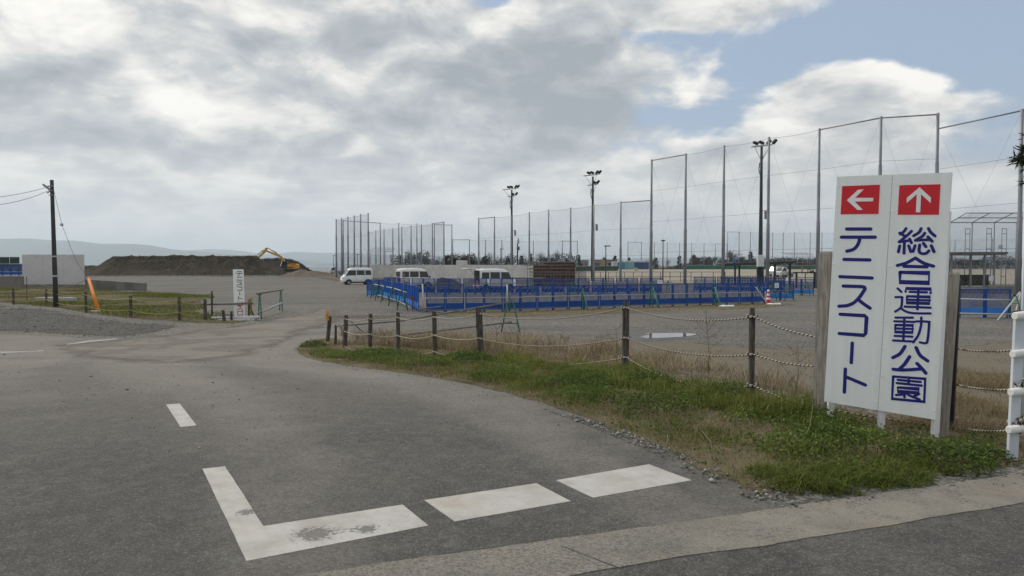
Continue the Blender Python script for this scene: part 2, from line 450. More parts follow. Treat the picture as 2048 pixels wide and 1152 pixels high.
def gravel_mat():
    m = bpy.data.materials.new('gravel'); m.use_nodes = True
    t = m.node_tree; g = NG(t); b = t.nodes['Principled BSDF']
    pos = g.node('ShaderNodeNewGeometry').outputs['Position']
    x, y, z = g.sep(pos)
    big = g.noise(g.vm('MULTIPLY', pos, (0.45, 1.0, 1.0)), 0.16, 7, 0.66, 0.8)[0]
    mid = g.noise(pos, 0.7, 6, 0.65)[0]
    st = g.vor(pos, 22.0); st2 = g.vor(pos, 9.0)
    r1 = g.sep(st[1])[0]
    c = g.mix(g.ss(big, 0.38, 0.62), (0.125, 0.121, 0.113), (0.215, 0.197, 0.166))
    c = g.mix(g.m('MULTIPLY', g.ss(mid, 0.45, 0.72), 0.5), c, (0.205, 0.19, 0.165))
    # long faint wheel tracks across the lot
    tw = g.m('ADD', y, g.m('MULTIPLY', g.noise(g.vm('MULTIPLY', pos, (0.5, 0.15, 1.0)), 0.12, 3, 0.5)[0], 16.0))
    tb = g.m('MULTIPLY', g.ss(g.m('SINE', g.m('MULTIPLY', tw, 1.15)), 0.55, 0.95), g.ss(g.noise(pos, 0.13, 4, 0.6)[0], 0.42, 0.6))
    c = g.mix(g.m('MULTIPLY', tb, 0.42), c, (0.25, 0.23, 0.195))
    tb2 = g.m('MULTIPLY', g.ss(g.m('SINE', g.m('MULTIPLY', tw, 2.3)), 0.7, 1.0), g.ss(g.noise(pos, 0.21, 4, 0.6)[0], 0.45, 0.62))
    c = g.mix(g.m('MULTIPLY', tb2, 0.38), c, (0.075, 0.068, 0.058))
    brown = g.ss(g.noise(pos, 0.19, 5, 0.6, 0.5)[0], 0.60, 0.68)
    c = g.mix(g.m('MULTIPLY', brown, 0.55), c, (0.105, 0.075, 0.05))
    # paler trodden way from the gateway into the lot
    wx_ = g.m('DIVIDE', g.m('ADD', x, 7.6), 4.2); wy_ = g.m('DIVIDE', g.m('SUBTRACT', y, 25.0), 6.0)
    way = g.m('EXPONENT', g.m('MULTIPLY', g.m('ADD', g.m('MULTIPLY', wx_, wx_), g.m('MULTIPLY', wy_, wy_)), -1.0))
    c = g.mix(g.ss(g.m('MULTIPLY', way, g.m('ADD', big, 0.5)), 0.1, 0.7, 0.0, 0.7), c, (0.225, 0.20, 0.165))
    # muddy wheel ruts near the gateway
    rx = g.m('DIVIDE', g.m('ADD', x, 6.2), 2.6); ry = g.m('DIVIDE', g.m('SUBTRACT', y, 31.0), 1.3)
    rut = g.m('EXPONENT', g.m('MULTIPLY', g.m('ADD', g.m('MULTIPLY', rx, rx), g.m('MULTIPLY', ry, ry)), -1.0))
    c = g.mix(g.ss(g.m('MULTIPLY', rut, mid), 0.2, 0.36), c, (0.088, 0.06, 0.042))
    c = g.mix(g.ss(r1, 0.1, 0.9), g.mix(0.5, c, (0.045, 0.045, 0.045)), g.mix(0.28, c, (0.36, 0.35, 0.33)))
    # gaps between stones
    c = g.mix(g.m('MULTIPLY', g.ss(st[0], 0.45, 0.75), 0.6), c, (0.05, 0.046, 0.04))
    t.links.new(c, b.inputs['Base Color'])
    b.inputs['Roughness'].default_value = 0.95; b.inputs['Specular IOR Level'].default_value = 0.15
    bn = g.node('ShaderNodeBump'); bn.inputs['Strength'].default_value = 0.7; bn.inputs['Distance'].default_value = 0.05
    g.set(bn.inputs['Height'], g.m('ADD', g.m('MULTIPLY', st[0], -0.6), g.m('MULTIPLY', st2[0], -0.5)))
    t.links.new(bn.outputs[0], b.inputs['Normal'])
    return m

def patchy(name, cols, scale, fine=30.0, rough=0.95, bump=0.5, dist=0.03, fw=0.45):
    """ground cover of several colours in patches with fine grain"""
    m = bpy.data.materials.new(name); m.use_nodes = True
    t = m.node_tree; g = NG(t); b = t.nodes['Principled BSDF']
    pos = g.node('ShaderNodeNewGeometry').outputs['Position']
    n = g.noise(pos, scale, 7, 0.65, 0.6)[0]
    f = g.noise(pos, fine, 4, 0.7)[0]
    v = g.m('ADD', g.m('MULTIPLY', n, 1.0), g.m('MULTIPLY', g.m('SUBTRACT', f, 0.5), fw))
    k = len(cols)
    c = g.ramp(v, [(0.30 + 0.40 * i / max(k - 1, 1), cc) for i, cc in enumerate(cols)])
    c = g.mix(g.m('MULTIPLY', g.ss(f, 0.3, 0.5, 1.0, 0.0), 0.5), c, (0.03, 0.028, 0.02))
    t.links.new(c, b.inputs['Base Color'])
    b.inputs['Roughness'].default_value = rough; b.inputs['Specular IOR Level'].default_value = 0.1
    bn = g.node('ShaderNodeBump'); bn.inputs['Strength'].default_value = bump; bn.inputs['Distance'].default_value = dist
    g.set(bn.inputs['Height'], f); t.links.new(bn.outputs[0], b.inputs['Normal'])
    return m

def attr_mat(name, stops, rough=0.8, trans=0.0):
    """colour by the per-vertex random value 'tint' (each blade or leaf its own shade)"""
    m = bpy.data.materials.new(name); m.use_nodes = True
    t = m.node_tree; g = NG(t); b = t.nodes['Principled BSDF']
    a = g.node('ShaderNodeAttribute'); a.attribute_name = 'tint'
    c = g.ramp(a.outputs['Fac'], stops)
    t.links.new(c, b.inputs['Base Color'])
    b.inputs['Roughness'].default_value = rough; b.inputs['Specular IOR Level'].default_value = 0.15
    if trans:
        out = t.nodes['Material Output']
        tl = g.node('ShaderNodeBsdfTranslucent'); t.links.new(c, tl.inputs[0])
        mx = g.node('ShaderNodeMixShader'); mx.inputs[0].default_value = trans
        t.links.new(b.outputs[0], mx.inputs[1]); t.links.new(tl.outputs[0], mx.inputs[2]); t.links.new(mx.outputs[0], out.inputs[0])
    return m

def wood_mat(name, c1, c2):
    m = mat(name, c1, c2, 14.0, 0.9, 0.8, streak=(3.0, 3.0, 0.35), bscale=30.0, spec=0.1)
    return m

def rope_mat(name, ca, cb, freq):
    m = bpy.data.materials.new(name); m.use_nodes = True
    t = m.node_tree; g = NG(t); b = t.nodes['Principled BSDF']
    uv = g.node('ShaderNodeUVMap').outputs[0]
    u, v, _ = g.sep(uv)
    s = g.m('SINE', g.m('MULTIPLY', g.m('ADD', g.m('MULTIPLY', u, freq), v), 2 * math.pi))
    t.links.new(g.mix(g.ss(s, -0.35, 0.1), cb, ca), b.inputs['Base Color'])
    b.inputs['Roughness'].default_value = 0.9
    bn = g.node('ShaderNodeBump'); bn.inputs['Strength'].default_value = 0.6; bn.inputs['Distance'].default_value = 0.004
    g.set(bn.inputs['Height'], g.m('ABSOLUTE', s)); t.links.new(bn.outputs[0], b.inputs['Normal'])
    return m

M = {}
M['gravel'] = gravel_mat()
M['asphalt'] = asphalt_mat('asphalt_dusty', (0.090, 0.086, 0.080), (4.0, 16.0))
M['asphalt2'] = asphalt_mat('asphalt_dark', (0.08, 0.078, 0.075), (60.0, 90.0))
M['concrete'] = mat('concrete', (0.30, 0.29, 0.27), (0.40, 0.39, 0.37), 1.3, 0.9, 0.3, bscale=25)
M['wallwhite'] = mat('pale_concrete', (0.50, 0.49, 0.465), (0.62, 0.61, 0.59), 0.9, 0.9, 0.3, bscale=25)
M['concrete_dark'] = mat('concrete_dark', (0.10, 0.096, 0.088), (0.16, 0.153, 0.14), 1.2, 0.9, 0.3, bscale=20)
M['concrete_old'] = mat('concrete_old', (0.19, 0.178, 0.155), (0.31, 0.285, 0.24), 3.5, 0.95, 0.9, bscale=90)
M['sand'] = patchy('sand_field', [(0.27, 0.24, 0.19), (0.33, 0.295, 0.24), (0.30, 0.27, 0.215)], 0.06, 2.0)
M['dirt'] = patchy('brown_dirt', [(0.03, 0.025, 0.019), (0.075, 0.058, 0.042), (0.04, 0.036, 0.024), (0.12, 0.095, 0.062)], 0.22, 1.4, bump=1.0, dist=0.5)
M['dirt_pale'] = patchy('pale_dirt', [(0.13, 0.10, 0.075), (0.17, 0.14, 0.11), (0.11, 0.085, 0.065)], 0.5, 3.0, bump=1.0, dist=0.3)
M['verge'] = patchy('verge_ground', [(0.125, 0.10, 0.065), (0.20, 0.165, 0.105), (0.135, 0.115, 0.065), (0.08, 0.09, 0.036)], 1.3, 55.0, fw=1.0, bump=0.8)
M['dryground'] = patchy('dry_ground', [(0.13, 0.12, 0.102), (0.165, 0.142, 0.105), (0.145, 0.132, 0.108), (0.19, 0.155, 0.105)], 0.45, 25.0)
M['turf'] = patchy('rough_turf', [(0.058, 0.062, 0.024), (0.095, 0.09, 0.042), (0.155, 0.13, 0.075), (0.085, 0.085, 0.038)], 0.30, 9.0, bump=1.0, dist=0.1)
M['galv'] = mat('galvanised', (0.22, 0.235, 0.26), (0.28, 0.29, 0.31), 0.8, 0.55, metal=0.25)
M['galv_light'] = mat('galvanised_light', (0.42, 0.44, 0.45), (0.50, 0.52, 0.53), 0.8, 0.5, metal=0.2)
M['wire'] = mat('wire', (0.10, 0.105, 0.12), rough=0.6)
M['dark'] = mat('dark_metal', (0.022, 0.022, 0.024), (0.035, 0.035, 0.036), 2.0, 0.6)
M['darkpole'] = mat('dark_concrete_pole', (0.035, 0.034, 0.034), (0.055, 0.053, 0.05), 1.5, 0.75)
M['net'] = net_mat('net_clear', (0.16, 0.18, 0.22), 0.075)
M['net2'] = net_mat('net_dense', (0.17, 0.19, 0.225), 0.22)
M['net3'] = net_mat('net_mid', (0.16, 0.18, 0.22), 0.11)
M['bluemesh'] = net_mat('blue_expanded_mesh', (0.025, 0.05, 0.17), 0.50)
M['blue'] = mat('blue_enamel', (0.005, 0.068, 0.31), (0.005, 0.052, 0.245), 1.6, 0.45)
M['bluelit'] = mat('blue_enamel_lit', (0.05, 0.25, 0.68), (0.04, 0.20, 0.58), 1.6, 0.45)  # the same enamel, with light from the left put into the colour
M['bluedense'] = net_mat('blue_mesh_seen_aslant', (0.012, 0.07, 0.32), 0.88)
M['strap'] = mat('strap', (0.07, 0.16, 0.44), (0.10, 0.20, 0.48), 3.0, 0.6)
M['green'] = mat('green_enamel', (0.02, 0.16, 0.085), (0.03, 0.20, 0.12), 2.0, 0.5)
M['greenold'] = mat('green_faded', (0.05, 0.17, 0.13), (0.08, 0.20, 0.16), 4.0, 0.7)
M['pipe'] = mat('scaffold_pipe', (0.30, 0.31, 0.32), (0.40, 0.40, 0.40), 2.0, 0.5, metal=0.3)
M['pipe_old'] = mat('weathered_pipe', (0.13, 0.125, 0.12), (0.20, 0.19, 0.175), 4.0, 0.8)
M['white'] = mat('white_paint', (0.74, 0.75, 0.75), (0.80, 0.81, 0.81), 1.5, 0.45)
M['signwhite'] = mat('sign_white', (0.775, 0.805, 0.79), (0.825, 0.855, 0.84), 3.0, 0.42, streak=(4.0, 4.0, 0.5), spec=0.45)
M['signred'] = mat('sign_red', (0.62, 0.022, 0.035), (0.58, 0.02, 0.03), 3.0, 0.5)
M['navy'] = mat('navy_lettering', (0.012, 0.014, 0.17), (0.014, 0.017, 0.19), 4.0, 0.5)
M['black'] = mat('black', (0.012, 0.012, 0.013), rough=0.6)
M['rubber'] = mat('rubber', (0.018, 0.018, 0.018), rough=0.85)
M['glass'] = mat('dark_glass', (0.014, 0.016, 0.018), rough=0.08, spec=0.5)
M['post'] = wood_mat('weathered_wood', (0.045, 0.038, 0.032), (0.14, 0.125, 0.11))
M['board'] = wood_mat('grey_board', (0.24, 0.215, 0.19), (0.38, 0.35, 0.31))
M['rope'] = rope_mat('twisted_rope', (0.42, 0.385, 0.31), (0.018, 0.017, 0.016), 17.0)
M['rope_pale'] = mat('pale_rope', (0.38, 0.35, 0.28), (0.30, 0.28, 0.22), 20, 0.9)
M['rope_yellow'] = mat('yellow_rope', (0.32, 0.29, 0.10), (0.25, 0.24, 0.10), 10, 0.9)
M['orange'] = mat('orange_sleeve', (0.62, 0.20, 0.012), (0.55, 0.17, 0.01), 5, 0.6)
M['yellow'] = mat('digger_yellow', (0.50, 0.27, 0.018), (0.42, 0.22, 0.015), 1.5, 0.5)
def paint_mat(k=1.0, name='road_paint'):
    """road paint: worn away to the asphalt in flecks and one scuffed spot"""
    m = bpy.data.materials.new(name); m.use_nodes = True
    t = m.node_tree; g = NG(t); b = t.nodes['Principled BSDF']
    pos = g.node('ShaderNodeNewGeometry').outputs['Position']
    n = g.noise(pos, 3.0, 6, 0.65)[0]
    c = g.mix(g.ss(n, 0.35, 0.7), (0.44 * k, 0.43 * k, 0.405 * k), (0.33 * k, 0.315 * k, 0.285 * k))
    rib = g.m('SINE', g.m('MULTIPLY', g.m('ADD', g.m('MULTIPLY', g.sep(pos)[0], 0.86), g.m('MULTIPLY', g.sep(pos)[1], 0.51)), 62.0))
    c = g.mix(g.m('MULTIPLY', g.ss(rib, 0.3, 1.0), 0.10), c, (0.28, 0.265, 0.235))
    tan = g.ss(g.noise(pos, 1.4, 5, 0.6)[0], 0.55, 0.70)
    c = g.mix(g.m('MULTIPLY', tan, 0.45), c, (0.36, 0.30, 0.215))
    flecks = g.ss(g.m('ADD', g.noise(pos, 55.0, 4, 0.75)[0], g.m('MULTIPLY', g.m('SUBTRACT', g.noise(pos, 2.2, 5, 0.7)[0], 0.5), 0.55)), 0.60, 0.70)
    spots = None
    for (u, v, r) in ((630, 1070, 0.17), (495, 1026, 0.09), (735, 1060, 0.10)):
        q = G(u, v)
        d = g.m('DIVIDE', g.vm('DISTANCE', pos, tuple(q)) if False else _dist(g, pos, q), r)
        f = g.m('EXPONENT', g.m('MULTIPLY', g.m('MULTIPLY', d, d), -1.0))
        spots = f if spots is None else g.m('ADD', spots, f)
    rough = g.noise(pos, 38.0, 5, 0.75)[0]
    wear = g.ss(g.m('ADD', g.m('MULTIPLY', spots, 0.42), rough), 0.74, 0.84)
    wear = g.m('MAXIMUM', wear, g.m('MULTIPLY', flecks, 0.55))
    c = g.mix(g.m('MULTIPLY', wear, 0.9), c, (0.12, 0.115, 0.105))
    t.links.new(c, b.inputs['Base Color']); b.inputs['Roughness'].default_value = 0.8
    bn = g.node('ShaderNodeBump'); bn.inputs['Strength'].default_value = 0.35; bn.inputs['Distance'].default_value = 0.004
    g.set(bn.inputs['Height'], g.noise(pos, 90, 3, 0.6)[0]); t.links.new(bn.outputs[0], b.inputs['Normal'])
    return m
def _dist(g, pos, q):
    n = g.node('ShaderNodeVectorMath', operation='DISTANCE')
    g.set(n.inputs[0], pos); n.inputs[1].default_value = tuple(q)
    return n.outputs['Value']
M['paint'] = paint_mat(); M['old_paint'] = paint_mat(0.68, 'old_road_paint')
# ------------------------------------------------------------------ ground sheets
def np_gz(x, y):
    sm = lambda t: (lambda q: q * q * (3 - 2 * q))(np.clip(t, 0, 1))
    z = -0.6 * sm((y - 8) / 12.5)
    z = z + 0.85 * sm((y - 88) / 127) * sm((x - 2) / 14)
    return z
def vnoise(x, y, seed=0):
    """smooth value noise 0..1 on numpy arrays"""
    xi, yi = np.floor(x).astype(int), np.floor(y).astype(int)
    fx, fy = x - xi, y - yi
    fx, fy = fx * fx * (3 - 2 * fx), fy * fy * (3 - 2 * fy)
    def h(a, b):
        n = (a * 374761393 + b * 668265263 + seed * 1274126177) & 0x7fffffff
        n = ((n ^ (n >> 13)) * 1274126177) & 0x7fffffff
        return ((n ^ (n >> 16)) & 0xffff) / 65535.0
    return (h(xi, yi) * (1 - fx) + h(xi + 1, yi) * fx) * (1 - fy) + (h(xi, yi + 1) * (1 - fx) + h(xi + 1, yi + 1) * fx) * fy
def fbm(x, y, seed=0, o=4):
    s, a, t = 0, 0.5, 0
    for i in range(o):
        s = s + a * vnoise(x * 2 ** i, y * 2 ** i, seed + i); t += a; a *= 0.5
    return s / t
def inpoly(x, y, poly):
    r = np.zeros(len(x), bool); n = len(poly)
    for i in range(n):
        x1, y1 = poly[i]; x2, y2 = poly[(i + 1) % n]
        c = (y1 > y) != (y2 > y)
        with np.errstate(divide='ignore', invalid='ignore'):
            r ^= c & (x < (x2 - x1) * (y - y1) / (y2 - y1 + 1e-12) + x1)
    return r
def edgedist(x, y, poly):
    d = np.full(len(x), 1e9); n = len(poly)
    for i in range(n):
        ax, ay = poly[i]; bx, by = poly[(i + 1) % n]
        L = (bx - ax) ** 2 + (by - ay) ** 2 + 1e-12
        t = np.clip(((x - ax) * (bx - ax) + (y - ay) * (by - ay)) / L, 0, 1)
        d = np.minimum(d, np.hypot(x - ax - t * (bx - ax), y - ay - t * (by - ay)))
    return d
def W2(pxs):
    return [tuple(G(u, v).xy) if isinstance(u, (int, float)) else u for u, v in pxs]
def rough_edge(poly, step, amp, seed=0):
    out = []
    n = len(poly)
    for i in range(n):
        a, b = Vector(poly[i]), Vector(poly[(i + 1) % n])
        L = (b - a).length; k = max(1, int(L / step))
        nrm = Vector((-(b - a).y, (b - a).x)); nrm = nrm.normalized() if L > 0 else nrm
        for j in range(k):
            p = a.lerp(b, j / k)
            if amp:
                w = mnoise.noise(Vector((p.x * 1.7, p.y * 1.7, seed))) + 0.6 * mnoise.noise(Vector((p.x * 6, p.y * 6, seed + 5)))
                p = p + nrm * w * amp
            out.append((p.x, p.y))
    return out
def sheet(name, poly, dz, m, step=0.5, kind='structure', hfun=None, parent=None, dip=True, fade=0.0):
    """a polygon laid on the ground, meshed finely enough to follow it"""
    xs = [p[0] for p in poly]; ys = [p[1] for p in poly]
    pts = [Vector(p) for p in poly]; nb = len(pts)
    gx = np.arange(min(xs) + step * .5, max(xs), step); gy = np.arange(min(ys) + step * .5, max(ys), step)
    if len(gx) and len(gy):
        A, B = np.meshgrid(gx, gy); A = A.ravel(); B = B.ravel()
        ok = inpoly(A, B, poly) & (edgedist(A, B, poly) > step * 0.35)
        pts += [Vector((a, b)) for a, b in zip(A[ok], B[ok])]
    r = delaunay_2d_cdt(pts, [(i, (i + 1) % nb) for i in range(nb)], [list(range(nb))], 1, 1e-5)
    ed_ = edgedist(np.array([p.x for p in r[0]]), np.array([p.y for p in r[0]]), poly)
    kf = np.clip(ed_ / (fade * 2.5), 0, 1) if fade else np.ones(len(ed_))
    V = [(p.x, p.y, gz(p.x, p.y) + (max(-.004, hfun(p.x, p.y)) * k if hfun else 0) + (dz if not fade else .0055 + (dz - .0055) * k)) for p, k in zip(r[0], kf)]
    F = [list(f) for f in r[2]]
    if F:
        a_, b_, c_ = (Vector(V[i]) for i in F[0][:3])
        if (b_ - a_).cross(c_ - a_).z < 0: F = [f[::-1] for f in F]
    if dip and not fade:                                        # a short skirt so that no gap shows under the rim
        em = {}
        for f in F:
            for i in range(len(f)): em[(f[i], f[(i + 1) % len(f)])] = 1
        nv0 = {}
        for (i, j) in [e for e in em if (e[1], e[0]) not in em]:
            for q in (i, j):
                if q not in nv0:
                    nv0[q] = len(V); V.append(V[q]); V.append((V[q][0], V[q][1], V[q][2] - dz - (hfun(V[q][0], V[q][1]) if hfun else 0) - 0.02))
            F.append([nv0[j], nv0[i], nv0[i] + 1, nv0[j] + 1])
    me = bpy.data.meshes.new(name); me.from_pydata(V, [], F)
    me.update()
    me.polygons.foreach_set('use_smooth', np.ones(len(F), bool))
    me.materials.append(m)
    if fade:                                                    # how far inside its outline each vertex lies: the cover thins out to nothing at the rim
        at_ = me.attributes.new('rim', 'FLOAT', 'POINT')
        at_.data.foreach_set('value', np.clip(edgedist(np.array([v[0] for v in V]), np.array([v[1] for v in V]), poly) / fade, 0, 1).astype(np.float32))
    o = bpy.data.objects.new(name, me); COL.objects.link(o)
    if parent: o.parent = parent
    if kind: o['kind'] = kind
    return o

def thinning(m, scale=3.0):
    """a loose cover that lies in patches towards its rim (bare ground shows between)"""
    t = m.node_tree; g = NG(t)
    out = t.nodes['Material Output']; b = t.nodes['Principled BSDF']
    a = g.node('ShaderNodeAttribute'); a.attribute_name = 'rim'
    pos = g.node('ShaderNodeNewGeometry').outputs['Position']
    n = g.noise(pos, scale, 8, 0.68)[0]
    f = g.ss(g.m('ADD', g.m('MULTIPLY', a.outputs['Fac'], 1.15), g.m('SUBTRACT', n, 0.5)), 0.30, 0.62)
    tr = g.node('ShaderNodeBsdfTransparent'); mx = g.node('ShaderNodeMixShader'); g.set(mx.inputs[0], f)
    t.links.new(tr.outputs[0], mx.inputs[1]); t.links.new(b.outputs[0], mx.inputs[2]); t.links.new(mx.outputs[0], out.inputs[0])
    return m
for k_ in ('dryground', 'turf'): thinning(M[k_], 2.0)
M['weeds_ground'] = thinning(patchy('weedy_ground', [(0.125, 0.10, 0.065), (0.16, 0.135, 0.08), (0.10, 0.095, 0.05)], 1.2, 30.0), 2.5)
M['spill'] = thinning(patchy('spilt_sand', [(0.18, 0.168, 0.148), (0.235, 0.218, 0.188), (0.15, 0.14, 0.124), (0.215, 0.198, 0.17)], 0.55, 30.0), 0.9)
def build_ground():
    def axis(lo, hi, fine0, fine1, st):
        a = list(np.arange(fine0, fine1 + 1e-6, st))
        s, v = st, fine1
        while v < hi: s *= 1.13; v += s; a.append(v)
        s, v = st, fine0; pre = []
        while v > lo: s *= 1.13; v -= s; pre.append(v)
        return pre[::-1] + a
    X = axis(-1500, 2500, -22, 24, 0.5); Y = axis(-40, 1500, -3, 34, 0.5)
    X = np.array(X); Y = np.array(Y)
    A, B = np.meshgrid(X, Y)
    Z = np.vectorize(gz)(A, B)
    # slight unevenness of the unpaved lot
    un = (fbm(A * 0.35, B * 0.35, 3) - 0.5) * 0.05 * np.clip((B - 24) / 12, 0, 1)
    Z = Z + un
    V = np.stack([A.ravel(), B.ravel(), Z.ravel()], 1)
    nx = len(X)
    F = [(j * nx + i, j * nx + i + 1, (j + 1) * nx + i + 1, (j + 1) * nx + i) for j in range(len(Y) - 1) for i in range(nx - 1)]
    me = bpy.data.meshes.new('ground'); me.from_pydata(V.tolist(), [], F); me.update()
    me.polygons.foreach_set('use_smooth', np.ones(len(F), bool)); me.materials.append(M['gravel'])
    o = bpy.data.objects.new('ground', me); COL.objects.link(o); o['kind'] = 'structure'
build_ground()

# the gutter line of the through road, in the world
gA, gB = G(2048, 950).xy, G(1024, 1095).xy
gdir = (gA - gB).normalized(); gn = Vector((gdir.y, -gdir.x))      # gn points to the camera side
if gn.y > 0: gn = -gn
def gline(s, off): return tuple(gB + gdir * s + gn * off)
GW = 0.47
road_poly = W2([(-420, 676), (-150, 668), (0, 668), (120, 674), (240, 681), (330, 668), (430, 657), (520, 648), (600, 640), (655, 646), (700, 660), (700, 690)]) \
    + W2([(690, 700), (800, 722), (1000, 768), (1280, 868), (1530, 1000)]) + [gline(2.05, 0.0), gline(0, 0), gline(-9, 0), gline(-16, 0)]
road = sheet('road', rough_edge(road_poly, 0.35, 0.03), 0.004, M['asphalt'], 0.4)
VPX_ = W2([(655, 678), (620, 682), (590, 690), (585, 697), (592, 708), (615, 720), (700, 735), (800, 748), (900, 764), (1000, 788), (1100, 818), (1200, 855), (1280, 892), (1380, 943), (1470, 985), (1525, 1003)])
ex_ = np.array([v.co.x for v in road.data.vertices]); ey_ = np.array([v.co.y for v in road.data.vertices])
road.data.attributes.new('edge', 'FLOAT', 'POINT').data.foreach_set('value', edgedist(ex_, ey_, VPX_ + VPX_[-2:0:-1]).astype(np.float32))
main_poly = [gline(-22, GW - .02), gline(30, GW - .02), gline(30, 8.5), gline(-22, 8.5)]
sheet('main_road', rough_edge(main_poly, 0.3, 0.006, 4), 0.004, M['asphalt2'], 0.7)
def gutter_mat():
    m = bpy.data.materials.new('gutter_concrete'); m.use_nodes = True
    t = m.node_tree; g = NG(t); b = t.nodes['Principled BSDF']
    pos = g.node('ShaderNodeNewGeometry').outputs['Position']
    n = g.noise(pos, 1.6, 6, 0.6)[0]; f = g.noise(pos, 70, 4, 0.7)[0]
    v = g.vor(pos, 75.0)
    c = g.mix(g.ss(n, 0.3, 0.7), (0.132, 0.126, 0.108), (0.218, 0.203, 0.166))
    c = g.mix(g.m('MULTIPLY', g.ss(f, 0.4, 0.7), 0.4), c, (0.34, 0.31, 0.27))
    st = g.ss(g.m('ADD', g.noise(pos, 5.0, 5, 0.7)[0], g.ss(g.sep(pos)[0], 1.5, -0.5, 0.0, 0.22)), 0.45, 0.6)
    c = g.mix(g.m('MULTIPLY', g.m('MULTIPLY', g.ss(g.sep(v[1])[0], 0.5, 0.8), st), 0.7), c, (0.09, 0.085, 0.08))
    c = g.mix(g.m('MULTIPLY', g.ss(g.noise(pos, 1.1, 4, 0.6)[1] if False else g.noise(pos, 1.1, 4, 0.6)[0], 0.55, 0.68), 0.35), c, (0.30, 0.23, 0.15))
    t.links.new(c, b.inputs['Base Color']); b.inputs['Roughness'].default_value = 0.92
    bn = g.node('ShaderNodeBump'); bn.inputs['Strength'].default_value = 0.7; bn.inputs['Distance'].default_value = 0.008
    g.set(bn.inputs['Height'], g.m('ADD', f, g.m('MULTIPLY', v[0], -0.8))); t.links.new(bn.outputs[0], b.inputs['Normal'])
    return m
M['gutter'] = gutter_mat()
gut = bpy.data.objects.new('gutter', None); COL.objects.link(gut); gut['kind'] = 'structure'
cuts = [-22, -9.6, -4.6, 0.32, 5.4, 11, 17, 24, 30]
for a, b in zip(cuts[:-1], cuts[1:]):
    k = 0.10 if abs(a - 0.32) < .01 or abs(b - 0.32) < .01 else 0.0     # the crack beside the marking runs askew
    pa = [gline(a + .002 + (-k if a == 0.32 else 0), -0.01), gline(b - .002 + (-k if b == 0.32 else 0), -0.01), gline(b - .002 + (k if b == 0.32 else 0), GW), gline(a + .002 + (k if a == 0.32 else 0), GW)]
    sheet('slab', rough_edge(pa, 0.06, 0.024, 9), 0.009, M['gutter'], 0.3, kind=None, parent=gut)

# painted markings
def marking(pts, m='paint'):
    o = sheet('road_marking', rough_edge(W2(pts), 0.05, 0.003, 2), 0.0068, M[m], 0.25)
    return o
marking([(405, 939), (450, 934), (527, 1054), (805, 1011), (857, 1053), (493, 1124)])
marking([(849, 1002), (1073, 968), (1142, 1004), (909, 1045)])
marking([(1112, 962), (1298, 930), (1383, 962), (1186, 997)])
marking([(332, 810), (359, 808), (393, 852), (361, 855)])
marking([(-60, 704.5), (60, 703), (88, 700.5), (84, 703), (20, 706), (-60, 707)], 'old_paint')
marking([(132, 688.5), (174, 682), (232, 677), (238, 678.2), (178, 684.5), (136, 690)], 'old_paint')

# verge, dry strip, turf, sand
verge_px = [(585, 697), (592, 708), (615, 720), (700, 735), (800, 748), (900, 764), (1000, 788), (1100, 818), (1200, 855), (1280, 892), (1380, 943), (1470, 985), (1525, 1003),
            (1600, 992), (1760, 972), (1900, 955), (2048, 938)]
verge_poly = W2(verge_px) + [gline(7.5, -0.05), gline(9.5, -0.6), tuple(on(2300, 8.0).xy)] + W2([(2048, 870), (1900, 850), (1640, 812), (1500, 775), (1250, 735), (1100, 712), (960, 700), (860, 693), (740, 687), (690, 680), (650, 676), (610, 683)])
def verge_h(x, y):
    return 0.05 * max(0.0, mnoise.noise(Vector((x * 0.9, y * 0.9, 2.0)))) + 0.012 * mnoise.noise(Vector((x * 4, y * 4, 1.0))) * 0.5
verge = sheet('verge', rough_edge(verge_poly, 0.15, 0.07, 3), 0.010, thinning(M['verge'], 5.0), 0.17, hfun=verge_h, fade=0.28)
dry_poly = W2([(690, 684), (860, 696), (960, 703), (1250, 740), (1500, 780), (1640, 815), (1900, 855), (2048, 875)]) + [tuple(on(2500, 8.6).xy), tuple(on(2500, 17).xy)] + \
    W2([(2048, 675), (1900, 690), (1700, 702), (1480, 692), (1400, 683), (1180, 676), (1060, 668), (1000, 660), (900, 655), (760, 662), (700, 672)])
dry = sheet('dry_grass_ground', rough_edge(dry_poly, 0.3, 0.22, 8), 0.006, M['dryground'], 0.35, fade=1.0)
turf_poly = W2([(-80, 576), (20, 576), (110, 576), (180, 574), (250, 582), (330, 588), (420, 590), (430, 596), (400, 604), (410, 625), (520, 640), (470, 650), (380, 647), (260, 640), (190, 630), (110, 617), (0, 606), (-80, 604)])
turf = sheet('rough_grass_ground', rough_edge(turf_poly, 0.5, 0.35, 6), 0.03, M['turf'], 0.7, fade=1.2)
strip_poly = W2([(-120, 612), (0, 609), (110, 620), (190, 634), (260, 644), (380, 651), (330, 664), (240, 676), (120, 670), (0, 663), (-120, 665)])
M['grey_gravel'] = patchy('grey_gravel', [(0.068, 0.065, 0.061), (0.125, 0.118, 0.108), (0.09, 0.085, 0.078)], 0.6, 14.0, bump=1.0, dist=0.06)
sheet('gravel_strip', rough_edge(strip_poly, 0.4, 0.25, 12), 0.010, thinning(M['grey_gravel'], 1.5), 0.6, fade=1.0)
sand_poly = [(9.5, 92), (60, 84), (130, 84), (200, 150), (220, 225), (60, 225), (22, 222), (16, 160)]
sheet('sand_field', rough_edge(sand_poly, 2.0, 0.3, 6), 0.02, M['sand'], 4.0)
fence_strip = W2([(860, 624), (1020, 622), (1160, 617), (1380, 611), (1530, 604), (1600, 609), (1530, 617), (1380, 623), (1160, 629), (1020, 634), (880, 633)])
sheet('weedy_strip', rough_edge(fence_strip, 0.3, 0.25, 3), 0.008, M['weeds_ground'], 0.35, fade=0.8)

